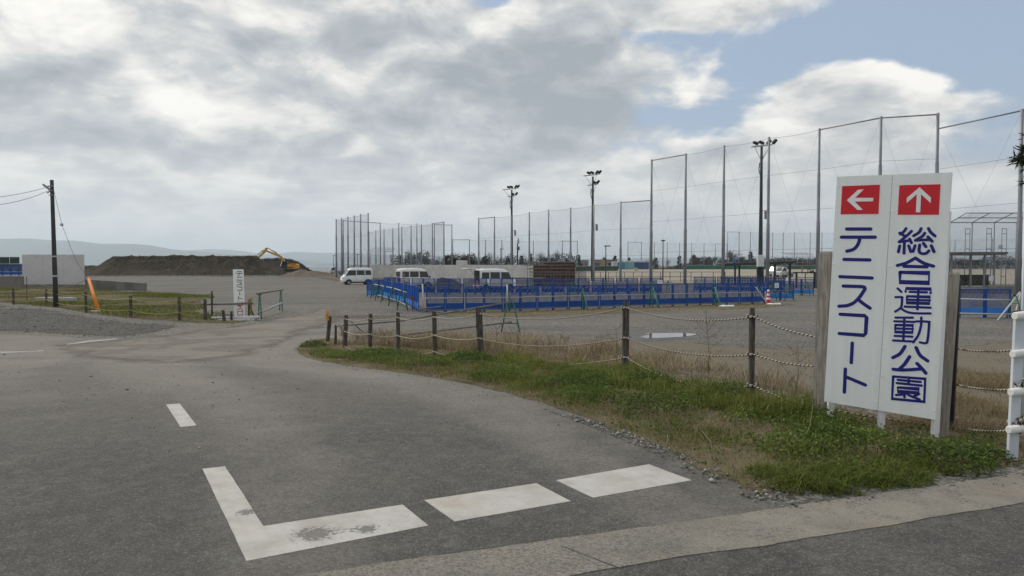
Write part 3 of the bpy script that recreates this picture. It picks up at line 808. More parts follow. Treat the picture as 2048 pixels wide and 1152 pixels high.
# sand and grit carried onto the asphalt where vehicles leave the lot
spill = W2([(40, 690), (240, 674), (420, 652), (480, 642), (560, 628), (640, 612), (700, 606), (720, 640), (690, 655), (655, 668), (620, 690), (560, 712), (420, 730), (220, 735), (60, 718)])
sheet('sand_spill', rough_edge(spill, 0.3, 0.15, 14), 0.014, M['spill'], 0.3, fade=2.6)
# puddle
def water_mat(name, c, r, bump=0, sc=1.0):
    m = bpy.data.materials.new(name); m.use_nodes = True
    t = m.node_tree; g = NG(t); b = t.nodes['Principled BSDF']
    b.inputs['Base Color'].default_value = (*c, 1); b.inputs['Roughness'].default_value = r; b.inputs['IOR'].default_value = 1.33
    b.inputs['Specular IOR Level'].default_value = 0.5
    if bump:
        pos = g.node('ShaderNodeNewGeometry').outputs['Position']
        bn = g.node('ShaderNodeBump'); bn.inputs['Strength'].default_value = bump; bn.inputs['Distance'].default_value = 1.0
        g.set(bn.inputs['Height'], g.noise(g.vm('MULTIPLY', pos, (1, 0.6, 1)), sc, 6, 0.65)[0]); t.links.new(bn.outputs[0], b.inputs['Normal'])
    return m
wet_poly = W2([(1165, 676), (1210, 668), (1270, 663), (1330, 661), (1400, 664), (1450, 669), (1440, 676), (1390, 681), (1300, 683), (1230, 682)])
M['wet'] = mat('wet_ground', (0.052, 0.044, 0.036), (0.075, 0.066, 0.055), 1.5, 0.45, 0.2)
sheet('wet_ground', rough_edge(wet_poly, 0.25, 0.12, 4), 0.007, thinning(M['wet'], 1.5), 0.3, fade=0.8)
pud_poly = W2([(1262, 675), (1290, 670), (1272, 667), (1330, 666), (1372, 665.5), (1408, 669), (1395, 673), (1362, 676), (1340, 677), (1300, 678.5)])
zp = min(gz(*p) for p in pud_poly)
mb = MB()
pp = rough_edge(pud_poly, 0.15, 0.05, 7)
o = sheet('puddle', pp, 0.0, thinning(water_mat('puddle_water', (0.03, 0.028, 0.025), 0.03), 3.0), 0.2, fade=0.35)
zavg = sum(gz(*p) for p in pp) / len(pp)
for v in o.data.vertices: v.co.z = zavg + 0.013

# sea
seaM = water_mat('sea_water', (0.045, 0.06, 0.075), 0.32, 0.5, 0.09)
mb = MB(); mb.quad((-12500, 246, -4.2), (12500, 246, -4.2), (12500, 12800, -4.2), (-12500, 12800, -4.2))
tag(mb.build('sea', seaM), kind='structure')

# hills over the water
def ridge(pts, Y, name, m, depth=1600):
    us = np.array([p[0] for p in pts], float); vs = np.array([p[1] for p in pts], float)
    u = np.arange(us[0], us[-1] + 1, 7.0)
    h = np.interp(u, us, vs)
    rows = 13; V = []; F = []
    for j in range(rows):
        t = j / (rows - 1) * 2 - 1
        for i, uu in enumerate(u):
            yy = Y + t * depth
            x = (uu - 1024) / FPX * Y * (1 + 0.0 * t)
            top = CAMZ + (HZ - h[i]) / FPX * Y
            prof = max(0, 1 - abs(t)) ** 0.8
            n = fbm(np.array([x / 420.0]), np.array([yy / 420.0]), 5)[0] - 0.5
            V.append((x, yy, -4.4 + (top + 4.4) * prof * (1 + 0.55 * n * (1 - prof)) + (n * 16 if abs(t) < 0.05 else 0)))
    nu = len(u)
    for j in range(rows - 1):
        for i in range(nu - 1): F.append((j * nu + i, j * nu + i + 1, (j + 1) * nu + i + 1, (j + 1) * nu + i))
    mb = MB(); mb.add(V, F, smooth=True)
    return tag(mb.build(name, m), kind='structure')
M['forest'] = mat('hill_forest', (0.022, 0.035, 0.022), (0.045, 0.055, 0.032), 0.004, 0.95)
ridge([(-700, 500), (-400, 486), (-200, 480), (0, 478), (60, 477), (100, 480), (150, 481), (205, 487), (270, 488), (300, 491), (345, 499), (400, 503), (460, 508), (520, 514), (600, 520), (680, 528)], 7800, 'hills', M['forest'], 1500)
ridge([(200, 520), (330, 506), (380, 501), (420, 498), (460, 499), (505, 505), (540, 509), (570, 506), (590, 504), (640, 506), (700, 505), (760, 508), (850, 512), (1000, 516), (1200, 517), (1400, 515), (1500, 512), (1640, 513), (1800, 508), (1950, 503), (2048, 504), (2300, 500), (2600, 510)], 10600, 'hills', M['forest'], 1700)

# earth banks
def heap(name, crest, base_y, Yc, Yf, m, kind=None, label=None, cat=None, seed=1, amp=0.5, du=2.0):
    """earth bank whose skyline follows crest (photo points) at depth Yc; its foot lies at depth Yf"""
    us = np.array([p[0] for p in crest], float); vs = np.array([p[1] for p in crest], float)
    u = np.arange(us[0], us[-1] + .1, du); h = np.interp(u, us, vs)
    D = Yc - Yf; rows = 44; V = []; F = []
    for j in range(rows):
        t = j / (rows - 1)                      # 0 front foot .. 1 back foot
        yy = Yf + t * 2.2 * D
        for i, uu in enumerate(u):
            x = (uu - 1024) / FPX * Yc
            g0 = gz(x, yy)
            top = max(0.0, CAMZ + (HZ - h[i]) / FPX * Yc - gz(x, Yc))
            s = t * 2.2
            prof = smooth(s / 0.92) if s < 1 else smooth((2.2 - s) / 1.1)
            n = fbm(np.array([x / 3.0]), np.array([yy / 3.0]), seed)[0] - 0.5
            n2 = fbm(np.array([x / 0.9]), np.array([yy / 0.9]), seed + 7)[0] - 0.5
            edge = min(1, top)
            V.append((x + n2 * 0.3, yy, g0 - 0.05 + top * prof + (n * amp + n2 * amp * .55) * edge * (0.35 + prof * 0.5) * (0.5 if 0.9 < s < 1.1 else 1)))
    nu = len(u)
    for j in range(rows - 1):
        for i in range(nu - 1): F.append((j * nu + i, j * nu + i + 1, (j + 1) * nu + i + 1, (j + 1) * nu + i))
    mb = MB(); mb.add(V, F, smooth=True)
    return tag(mb.build(name, m), label, cat, kind=kind)
heap('earth_bank', [(120, 553), (150, 546), (185, 541), (208, 533), (238, 515), (256, 513.5), (330, 514), (420, 513), (500, 513), (512, 517), (530, 527), (546, 537), (560, 546), (566, 549)], 553, 152, 142, M['dirt'], kind='structure', seed=2, amp=1.7)
heap('earth_bank', [(430, 545), (470, 526), (512, 522), (535, 520), (560, 519), (585, 522), (600, 529), (615, 539), (622, 544)], 545, 222, 212, M['dirt'], kind='structure', seed=5, amp=0.8)
heap('earth_bank', [(90, 546), (140, 541), (176, 531), (186, 530), (200, 536), (215, 545)], 545, 190, 182, M['dirt'], kind='structure', seed=6, amp=0.8)
heap('gravel_heap', [(560, 553), (580, 546), (596, 541), (604, 539), (618, 544), (630, 541), (645, 543), (665, 549), (700, 553)], 555, 139, 131, M['dirt_pale'], label='low brown heap of loose gravel in front of the excavator', cat='gravel heap', seed=8, amp=0.7)
heap('soil_heap', [(868, 569), (876, 557), (884, 553), (890, 555), (900, 556), (912, 561), (925, 569)], 575, 78, 75.2, mat('black_soil', (0.022, 0.021, 0.022), (0.04, 0.037, 0.035), 3, 0.95, 0.8), label='dark heap of soil at the foot of the white concrete wall', cat='soil heap', seed=9, amp=0.4, du=1.2)
# low cover of red-brown earth and rubble at the wall foot
sheet('bare_earth', rough_edge([(-33, 125), (-24, 100), (-14, 96), (-4, 92), (4, 92), (4, 108), (-12, 112), (-24, 128)], 1.0, 0.8, 5), 0.03, M['dirt_pale'], 3.0)

# air
hz_ = MB(); hz_.box((0, 6350, 205), (27000, 13300, 424))
hazeM = bpy.data.materials.new('haze'); hazeM.use_nodes = True
t = hazeM.node_tree; t.nodes.clear(); g = NG(t)
out = g.node('ShaderNodeOutputMaterial'); pv = g.node('ShaderNodeVolumePrincipled')
pv.inputs['Color'].default_value = (0.78, 0.90, 1.0, 1); pv.inputs['Density'].default_value = 0.000135; pv.inputs['Anisotropy'].default_value = 0.3
t.links.new(pv.outputs[0], out.inputs['Volume'])
tag(hz_.build('haze', hazeM), kind='stuff')
# ------------------------------------------------------------------ walls, poles, nets, far structures
def net_fence(label, posts, net, r=0.17, cols=3, group=None, rigid=(), nets=True, diag=True, post_step=True, wire_r=0.011, mast='galv', skip=(), zbase=None, name='net_fence'):
    """posts: (photo x, photo y of the top, depth). One fence: posts, wires, nets of the bays as its parts"""
    P = []
    for (u, vtop, Y) in posts:
        b = on(u, Y)
        if zbase is not None: b.z = zbase
        P.append((b, zat(vtop, Y)))
    f = thing(name, label, 'net fence', P[0][0], 0, group)
    o = P[0][0]
    for b, zt in P:
        q = b - o; h = zt - b.z
        mb = MB()
        if post_step: mb.tube([q + Vector((0, 0, z)) for z in (-0.2, h * .42, h * .42 + .12, h * .72, h * .72 + .1, h)], [r, r, r * .82, r * .82, r * .66, r * .66], 8)
        else: mb.tube([q + Vector((0, 0, -0.2)), q + Vector((0, 0, h))], r, 6)
        mb.build('post', M[mast], f)
    for i in range(len(P) - 1):
        if i in skip: continue
        (a, za), (b, zb) = P[i], P[i + 1]
        a, b = a - o, b - o
        ha, hb = za - P[i][0].z, zb - P[i + 1][0].z
        hh = min(ha + a.z, hb + b.z)
        ta, tb = a + Vector((0, 0, ha - .12)), b + Vector((0, 0, hb - .12))
        if abs(ta.z - tb.z) > 1.0: ta.z = tb.z = hh - .12
        if i in rigid:
            mb = MB(); mb.tube([ta, tb], 0.06, 6); mb.build('top_rail', M[mast], f)
        n = 5
        sag = 0.0 if i in rigid else 0.13
        top = [ta.lerp(tb, k / n) - Vector((0, 0, sag * 4 * (k / n) * (1 - k / n))) for k in range(n + 1)]
        if i not in rigid:
            mb = MB(); mb.tube(top, wire_r * 1.25, 4, False); mb.build('wire', M['wire'], f)
        for c in range(1, cols + 1):
            t = c / (cols + 1)
            mb = MB(); mb.tube([a.lerp(ta, t), b.lerp(tb, t)], wire_r, 4, False); mb.build('wire', M['wire'], f)
        if diag:
            for e0, e1 in ((a, tb), (b, ta)):
                mb = MB(); mb.tube([e0 + Vector((0, 0, .3)), e1], wire_r * .5, 4, False); mb.build('wire', M['wire'], f)
        if nets:
            mb = MB(); k = n
            V = [a.lerp(b, j / k) for j in range(k + 1)] + top
            mb.add(V, [(j, j + 1, k + 2 + j, k + 1 + j) for j in range(k)])
            mb.build('net', M[net], f)
    return f
net_fence('very tall net fence running behind the big white sign to the floodlights', [(2240, 165, 50.5), (2037, 218, 55), (1870, 226, 62.3), (1757, 233, 63.7), (1635, 257, 69.3), (1535, 274, 74), (1446, 291, 79), (1370, 307, 85), (1302, 319, 90)],
          'net', 0.185, 3, rigid=(0, 1, 2, 3, 7))
net_fence('medium tall net fence behind the parked vans, stepping down from the tall one', [(1301, 399, 90.3), (1241, 403, 93), (1187, 409, 98.5), (1141, 415, 103), (1097, 419, 106.6), (1058.5, 424, 111.6), (1022.5, 430, 118), (989, 433, 122), (957.5, 436, 126)],
          'net3', 0.15, 2, rigid=(0, 7))
net_fence('dense tall net fence at the left end beside the sea', [(737, 426, 114), (722, 428, 117), (709, 431, 120), (696.5, 433, 123), (684, 436, 126), (673, 438, 129)],
          'net2', 0.16, 2, diag=False)
net_fence('long net fence closing the far side behind the dense left net', [(673.2, 438.5, 129.5), (687, 440, 133), (761, 445, 139), (798, 446, 142), (834, 447, 145), (869, 448, 148), (904, 449, 150)],
          'net', 0.14, 1, diag=False, rigid=(1, 5))
net_fence('slanting net fence across the middle of the left courts', [(738.5, 463, 176), (752, 460.5, 170), (768.5, 458, 165), (786, 456, 160), (804, 453, 155), (822.5, 451, 150), (843, 449, 145), (865, 446, 140), (888, 443, 136)],
          'net2', 0.16, 1, diag=False, rigid=(7,))
net_fence('lower net fence left of the concrete block, in front of pines', [(906, 478.5, 172), (938.5, 478.5, 172)], 'net', 0.10, 1, diag=False, rigid=(0,))
net_fence('low net fence beyond the medium one, running in front of the bare trees', [(939, 479, 172), (971, 479.5, 173), (1003.5, 480, 174), (1035, 480.5, 175), (1066.5, 481, 176), (1124.5, 481, 177)], 'net', 0.11, 1, diag=False, post_step=False)
net_fence('net fence bay with a straight top rail before the tan building', [(1124.6, 481, 176), (1154.5, 481.5, 178)], 'net', 0.10, 1, diag=False, rigid=(0,), post_step=False)
net_fence('long low net fence at the back of the sand field', [(1255.5, 483.5, 236), (1282.5, 484, 237), (1308.5, 484.5, 237), (1334, 485, 238), (1358.5, 485.5, 238), (1383, 486, 239), (1407.5, 486.5, 239), (1430.5, 487, 240), (1453.5, 487, 240)],
          'net', 0.11, 0, diag=False, rigid=(0, 7), post_step=False)
net_fence('higher net fence at the back of the field behind the dark shelter', [(1454.5, 463, 232), (1477.5, 463.5, 232), (1500, 464, 232), (1521, 464, 232), (1544.5, 465, 232), (1565.5, 465, 232), (1588, 465, 232), (1619.5, 465, 232), (1643, 465, 232), (1680, 465, 232), (1720, 465, 232), (1760, 465, 232)],
          'net', 0.12, 0, diag=False, rigid=(0,), post_step=False)
net_fence('far low net fence right of the big white sign', [(1880, 481, 230), (1909, 479, 230), (1983, 477, 230), (2048, 476, 230), (2110, 476, 230)], 'net', 0.14, 0, diag=False, post_step=False)

# batting cages / backstops made of pipes with sloping tops
def cage(label, u0, u1, vtop, veave, vbase, Y, n, depth, netm='net', r=0.05):
    b = on(u0, Y)
    f = thing('backstop_cage', label, 'backstop', b)
    x1 = (u1 - u0) / FPX * Y; zt = zat(vtop, Y) - b.z; ze = zat(veave, Y) - b.z
    for i in range(n + 1):
        x = x1 * i / n
        mb = MB(); mb.tube([(x, 0, -.1), (x, 0, ze)], r, 6); mb.build('post', M['galv'], f)
        mb = MB(); mb.tube([(x, 0, ze), (x - 0.25 * x1 / n, depth, zt)], r * .8, 6); mb.build('rafter', M['galv'], f)
    for z, y in ((ze, 0), (zt, depth), (ze * .45, 0), (0.3, 0), ((ze + zt) / 2, depth / 2)):
        mb = MB(); off = -0.25 * x1 / n * (y / depth)
        mb.tube([(off, y, z), (x1 + off, y, z)], r * .8, 6); mb.build('rail', M['galv'], f)
    mb = MB(); mb.quad((0, .03, .1), (x1, .03, .1), (x1, .03, ze), (0, .03, ze)); mb.quad((0, 0.03, ze + .02), (x1, 0.03, ze + .02), (x1, depth, zt + .02), (0, depth, zt + .02))
    mb.build('net', M[netm], f)
    return f
cage('grey pipe backstop cage standing among the left net fences', 741, 787, 495, 503, 530, 150, 3, 4.0)
cage('pipe backstop cage at the back of the field behind the white trucks', 1573, 1626, 505, 509, 530, 226, 5, 5.0)
bc = cage('big pipe backstop standing behind the roofed bench at the right', 1898, 2031, 431, 445, 578, 62, 3, -3.0, 'net2', r=0.05)
bx = on(1971, 61)
for u in (1946.5, 1990, 2021):
    x0 = (u - 1898) / FPX * 62; x1 = x0 + 0.40
    mb = MB()
    for xx in (x0, x1): mb.tube([(xx, 1.2, 0), (xx, 1.2, zat(456, 62) - on(1898, 62).z)], .035, 6)
    for z in (1.2, 2.4, 3.6, 4.9, zat(456, 62) - on(1898, 62).z): mb.tube([(x0, 1.2, z), (x1, 1.2, z)], .03, 6)
    mb.build('ladder_frame', M['galv'], bc)
mb = MB(); mb.cham((0, 0, 0), (.30, .14, .36), .02); o_ = mb.build('switch_box', M['galv_light'], None, at(2001.5, 494, 61.8)); tag(o_, 'small grey box on the big pipe backstop at the right', 'switch box')

# floodlight poles
def floodlight(label, u, vtop, Y, arms, vbox, box_side=1, lean=0.0):
    b = on(u, Y); h = zat(vtop, Y) - b.z
    f = thing('floodlight_pole', label, 'floodlight pole', b, 0, 'dark floodlight poles by the nets')
    mb = MB(); mb.tube([(0, 0, -.3), (0, 0, h * .3), (0, 0, h * .6), (0, 0, h)], [.24, .22, .17, .13], 10); mb.build('pole', M['darkpole'], f)
    for (zz, w0, w1, lamps) in arms:
        z = h + zz
        mb = MB(); mb.bar((w0, -.05, z - .05), (w1, .05, z + (w1 - w0) * .08), .10)
        mb.bar((w0, .45, z - .05), (w1, .5, z + (w1 - w0) * .08), .08); mb.build('crossarm', M['galv_light'], f)
        mb = MB()
        for x in (w0 + .2, w1 - .3):
            mb.tube([(x, 0, z), (0, 0, z - 1.6)], .03, 5); mb.tube([(x, .1, z), (0, .1, z - 1.5)], .025, 5)
        mb.build('brace', M['galv_light'], f)
        for i, x in enumerate(lamps):
            zl = z + (x - w0) * .08
            tilt = R(18) if i < len(lamps) // 2 + len(lamps) % 2 else R(-50)
            Mt = Matrix.Rotation(tilt, 3, 'Y') @ Matrix.Rotation(R(28), 3, 'X')
            mb = MB(); mb.cham((x, 0.05, zl + .30), (.58, .34, .26), .06, M=Mt)
            lamp = mb.build('floodlight', M['black'], f)
            mb = MB(); mb.tube([(x, 0, zl), (x, 0, zl + .22)], .035, 5); mb.build('lamp_bracket', M['galv'], lamp)
    mb = MB(); mb.cham((box_side * .55, 0, zat(vbox, Y) - b.z), (.32, .3, .85), .03); mb.bar((0, 0, zat(vbox, Y) - b.z + .45), (box_side * .6, 0, zat(vbox, Y) - b.z + .45), .06); mb.build('transformer', M['galv'], f)
    mb = MB(); mb.tube([(-.22, -.1, h - 1.7), (-.30, -.1, h - 2.4), (-.16, -.12, h - 3.0), (-.05, -.18, h - 3.4)], .05, 6); mb.build('cable_loop', M['dark'], f)
    mb = MB(); mb.tube([(.03, -.25, 0), (.03, -.22, h * .5)], .035, 5); mb.build('conduit', M['dark'], f)
    return f
floodlight('dark floodlight pole left of the formwork stack, farthest of the three', 1023.5, 380, 119, [(0.1, -1.5, .9, (-.5, -.05, .65, 1.05)), (-1.0, -.7, .6, (.15, .75))], 466)
floodlight('dark floodlight pole between the formwork stack and the blue sheds', 1185, 353, 101, [(0.15, -1.3, .8, (-.55, -.1, .55, .95)), (-1.15, -.7, .7, (.2, .7))], 455)
fl = floodlight('dark floodlight pole with a white meter cabinet, behind the dark shelter', 1520.5, 293, 76.5, [(0.05, -.95, 1.15, (-.6, .0, .75, 1.35))], 430)
def cabinet(parent, sz, z, m='white', y=-.35):
    mb = MB(); mb.cham((-.12, y, z), sz, .03); c = mb.build('meter_cabinet', M[m], parent)
    mb = MB(); mb.box((-.12, y - sz[1] / 2 - .006, z), (sz[0] * .86, .012, sz[2] * .88)); mb.build('cabinet_door', M[m], c)
zc = (zat(510, 76.5) + zat(533, 76.5)) / 2 - fl.location.z
cabinet(fl, (.68, .35, zat(510, 76.5) - zat(533, 76.5)), zc)
mb = MB(); mb.cham((-.05, -.1, (zat(533, 76.5) - fl.location.z) / 2 - .05), (.62, .5, zat(533, 76.5) - fl.location.z - .1), .05); mb.build('plinth_wrap', M['black'], fl)

def park_lamp(label, u, vtop, Y, head='flat'):
    b = on(u, Y); h = zat(vtop, Y) - b.z
    f = thing('park_lamp', label, 'lamp post', b, 0, 'slim dark park lamps')
    mb = MB(); mb.tube([(0, 0, 0), (0, 0, h * .25), (0, 0, h)], [.10, .075, .055], 8); mb.build('pole', M['dark'], f)
    mb = MB()
    if head == 'flat': mb.lathe([(.04, h - .25), (.06, h - .12), (.30, h - .03), (.30, h + .04), (.02, h + .08)], n=10)
    else: mb.cham((.2, 0, h), (.8, .35, .12), .03)
    mb.build('lamp_head', M['dark'], f)
park_lamp('slim dark lamp with flat head standing before the blue sheds end', 1325.7, 481, 93)
park_lamp('slim dark lamp with bent flat head beside the tan building', 1211.5, 492, 94, 'arm')
park_lamp('short grey lamp in front of the bare trees, left of the farthest floodlight', 1001.5, 498, 150, 'arm')
park_lamp('grey lamp near the pine with the round crown at the left courts', 811, 505, 160, 'arm')
park_lamp('lonely thin lamp at the sea edge left of the nets', 667.5, 511, 190, 'arm')
park_lamp('thin lamp behind the first white van, inside the dense net', 715, 509, 160, 'arm')
# service pole with a drop of boxes right of the farthest floodlight
b = on(1035, 128); f = thing('service_pole', 'thin dark service pole with a bulging box right of the farthest floodlight', 'service pole', b)
h = zat(490, 128) - b.z
mb = MB(); mb.tube([(0, 0, 0), (0, 0, h)], .12, 8); mb.build('pole', M['darkpole'], f)
mb = MB(); mb.tube([(-.05, 0, h), (.25, 0, h + .5), (.1, 0, h + 1.2)], .08, 6); mb.cham((.2, 0, h - .6), (.35, .3, .6), .04); mb.build('box', M['dark'], f)

# retaining wall behind the vans, cast in bays
wl = thing('concrete_wall', 'long pale concrete retaining wall behind the parked vans', 'retaining wall', (0, 0, 0))
a, bq = on(699, 131), on(1066, 104)
a.z = bq.z = -0.65
ztop = 1.62; nb = 9
for i in range(nb):
    p, q = a.lerp(bq, i / nb), a.lerp(bq, (i + 1) / nb)
    dd = (q - p).normalized() * .02
    nrm = Vector((-(q - p).y, (q - p).x, 0)).normalized() * .35
    p2, q2 = p + dd, q - dd
    mb = MB(); V = [p2, q2, q2 + nrm, p2 + nrm]; T = [Vector((v.x, v.y, ztop)) for v in V]
    mb.add(V + T, [(0, 3, 2, 1), (4, 5, 6, 7), (0, 1, 5, 4), (1, 2, 6, 5), (2, 3, 7, 6), (3, 0, 4, 7)])
    mb.build('wall_bay', M['wallwhite'], wl)
mb = MB()
for i in range(nb * 4):
    for z in (0.1, 0.95):
        p = a.lerp(bq, (i + .5) / (nb * 4)); p.z = z
        nrm = Vector(((bq - a).y, -(bq - a).x, 0)).normalized() * .005
        mb.box(p + nrm, (.09, .012, .09), math.atan2((bq - a).y, (bq - a).x))
mb.build('tie_hole', M['concrete_dark'], wl)['kind'] = 'stuff'
b1 = on(924, 86); hh = zat(521, 86) - b1.z
mb = MB(); mb.cham((0, 0, hh / 2), (1.05, 1.5, hh), .03); o = mb.build('concrete_block', M['wallwhite'], None, b1, None); tag(o, 'square pale concrete pier rising above the wall behind the open van', 'concrete pier'); o.rotation_euler = (0, 0, R(-8))
b1 = on(938, 88)
mb = MB(); mb.tube([(0, 0, 0), (0, 0, zat(533, 66) - b1.z)], .09, 8)

# formwork stack: brown boards standing, held by horizontal pipes
fw = thing('formwork', 'rusty brown formwork wall braced by rows of scaffold pipes', 'formwork', on(1066, 76), R(-6))
o3 = fw.location.copy(); sc = 76 / FPX
Wf = 84 * sc; Hf = zat(524, 76) - o3.z
M['rust'] = mat('rusty_formwork', (0.06, 0.026, 0.018), (0.11, 0.05, 0.032), 2.5, 0.85, 0.3)
M['ply'] = mat('old_timber', (0.15, 0.13, 0.11), (0.23, 0.20, 0.17), 3.0, 0.9)
k = 14
for i in range(k):
    mb = MB(); w = Wf / k
    top = Hf if i > 3 else Hf - .22
    mb.box((w * (i + .5), 0.12, top / 2), (w - .025, .07, top)); mb.build('formwork_panel', M['rust'], fw)
for z, l in ((.62, .3), (1.15, .3), (1.42, .7), (1.78, .9), (2.12, 1.1), (2.42, .5)):
    for dz in (0, .09):
        mb = MB(); mb.tube([(-l * rng.uniform(.5, 1.1), -.02, z + dz), (Wf + .12 * rng.random(), -.02, z + dz + .02)], .03, 6); mb.build('waler_pipe', M['ply'], fw)
for i in range(9):
    x = Wf * (i + .4) / 9
    mb = MB(); mb.bar((x, 0.045, .05), (x, .045, Hf - .25), .06); mb.build('soldier_post', M['rust'], fw)
for x in (-.55, -.28, .05):
    mb = MB(); mb.tube([(x, -.2, 0), (x, -.2, Hf + rng.uniform(.0, .5))], .028, 6); mb.build('upright_pipe', M['pipe_old'], fw)
for x in (Wf + .1, Wf + .5):
    mb = MB(); mb.tube([(x - .1, 0, 1.5), (x + 1.1, -.3, .05)], .03, 6); mb.build('raking_prop', M['pipe_old'], fw)
mb = MB(); mb.cham((.35, 0, 0), (3.6, .2, .14), .02); o = mb.build('steel_beam', M['pipe_old'], None, at(1048, 554, 72)); tag(o, 'grey steel beam lying level beside the formwork and open van', 'steel beam'); 
o.location.z = gz(0, 72) + 0.9
for x in (-1.2, 1.9):
    mb = MB(); mb.bar((x, 0, -.07), (x - .15, 0, -.9), .07); mb.bar((x, 0, -.07), (x + .15, 0, -.9), .07); mb.build('trestle_leg', M['pipe_old'], o)

# black railing along the field edge
bf = thing('railing', 'thin black railing along the near edge of the sand field', 'railing', (0, 0, 0))
us = [1137, 1158, 1172, 1188, 1201, 1217, 1232.5, 1249.5, 1266.5, 1284, 1303, 1321, 1340, 1361, 1382, 1403.5, 1426.5, 1450]
pts = [on(u, 95) for u in us]
for p in pts:
    mb = MB(); mb.bar(p - Vector((0, 0, .1)), p + Vector((0, 0, 1.28)), .06); mb.build('post', M['dark'], bf)
for h in (.12, .66, 1.28):
    mb = MB()
    for p, q in zip(pts[:-1], pts[1:]): mb.bar(p + Vector((0, 0, h)), q + Vector((0, 0, h)), .05)
    mb.build('rail', M['dark'], bf)
mb = MB(); mb.cham((0, 0, 0), (.44, .04, .40), .01); o = mb.build('notice_board', mat('yellow_notice', (.55, .50, .14), rough=.6), None, at(1272, 538.5, 94.9)); tag(o, 'small pale yellow notice board fixed on the black railing', 'notice board')

# long low kerb edging the field
mb = MB()
kp = [on(1140, 88), on(1260, 82), on(1340, 78), on(1380, 76)]
for p, q in zip(kp[:-1], kp[1:]): mb.bar(p + Vector((0, 0, .10)), q + Vector((0, 0, .10)), .3, .24)
tag(mb.build('kerb', M['concrete']), kind='structure')
mb = MB(); kp = [on(1585, 62), on(1625, 60.5), on(1660, 60)]
for p, q in zip(kp[:-1], kp[1:]): mb.bar(p + Vector((0, 0, .06)), q + Vector((0, 0, .06)), .35, .2)
tag(mb.build('kerb', M['concrete']), kind='structure')

# green windbreak boards
def boards(label, u0, u1, vtop, vbase, Y0, Y1, n, m, lz=None):
    p, q = on(u0, Y0), on(u1, Y1)
    f = thing('board_fence', label, 'board fence', p)
    h0 = zat(vtop, (Y0 + Y1) / 2) - (p.z + q.z) / 2
    lo = max(0.0, zat(vbase, (Y0 + Y1) / 2) - (p.z + q.z) / 2)
    for i in range(n):
        a, b = p.lerp(q, (i + .03) / n) - p, p.lerp(q, (i + .97) / n) - p
        mb = MB(); mb.bar(a + Vector((0, 0, (h0 + lo) / 2)), b + Vector((0, 0, (h0 + lo) / 2)), .06, h0 - lo); mb.build('board', m, f)
    mb = MB(); mb.bar(Vector((0, 0, h0 + .03)), q - p + Vector((0, 0, h0 + .03)), .10, .06); mb.build('cap_rail', M['galv_light'], f)
    return f
M['gpanel'] = mat('green_board', (0.012, 0.10, 0.045), (0.016, 0.125, 0.055), 0.5, 0.6)
M['gdark'] = mat('dark_green_board', (0.012, 0.045, 0.028), (0.018, 0.06, 0.036), 0.8, 0.6)
boards('long bright green board fence at the far side of the sand field', 1372, 1475, 530.8, 538.5, 222, 222, 20, M['gpanel'])
boards('green board fence behind the dark shelter and the white trucks', 1476, 1660, 531, 538.5, 221.5, 221.5, 30, M['gpanel'])
boards('dark green board fence in front of the tan building', 1152, 1236, 532.5, 542, 118, 118, 22, M['gdark'])
boards('dark green board fence half hidden behind the white billboard', -60, 40, 514.5, 527, 96, 96, 5, M['gdark'])

# buildings and sheds at the back of the field
def block(name, label, cat, u0, u1, vtop, Y, dep, m, roofm, wins=(), over=.15, rise=.25):
    p = on(u0, Y); w = (u1 - u0) / FPX * Y; h = zat(vtop, Y) - p.z
    f = thing(name, label, cat, p + Vector((w / 2, dep / 2, 0)))
    mb = MB(); mb.box((0, 0, h / 2), (w, dep, h)); mb.build('wall', m, f)
    mb = MB(); mb.prism([(-w / 2 - over, 0), (w / 2 + over, 0), (w / 2 + over, rise * .5), (0, rise), (-w / 2 - over, rise * .5)], (0, 0, h + .002), (1, 0, 0), (0, 0, 1), (0, 1, 0), -dep / 2 - over, dep / 2 + over); mb.build('roof', roofm, f)
    for (x0, x1, z0, z1, nm, mm) in wins:
        mb = MB(); mb.box((-w / 2 + w * (x0 + x1) / 2, -dep / 2 - .01, h * (z0 + z1) / 2), (w * (x1 - x0), .06, h * (z1 - z0))); mb.build(nm, mm, f)
    return f
M['tan'] = mat('tan_wall', (.20, .18, .15), (.25, .225, .19), .3, .9); M['greyw'] = mat('grey_wall', (.22, .22, .22), (.27, .27, .27), .3, .9)
M['orangew'] = mat('ochre_board', (.42, .25, .08), (.38, .22, .07), 1, .7)
block('clubhouse', 'low tan building with an ochre front bay behind the dark green boards', 'building', 1189, 1228, 520.5, 240, 6, M['tan'], M['concrete_dark'], [(.32, .62, .55, .98, 'ochre_panel', M['orangew']), (.05, .25, .2, .7, 'window', M['glass']), (.7, .9, .2, .7, 'window', M['glass'])])
block('hut', 'small grey hut with two doors left of the tan building', 'hut', 1159, 1177, 521.5, 240, 5, M['greyw'], M['concrete_dark'], [(.12, .38, .02, .7, 'door', M['dark']), (.55, .85, .05, .8, 'door', mat('brown_door', (.2, .11, .07)))])
teal = mat('teal_shed', (.02, .25, .34), (.018, .21, .30), 1, .5); pale = mat('pale_teal_shed', (.19, .36, .38), (.22, .40, .42), 1, .5); navy = mat('navy_shed', (.025, .055, .17), (.03, .065, .20), 1, .5)
cream = mat('cream_hut', (.5, .5, .47)); roofpale = mat('pale_roof', (.45, .52, .53))
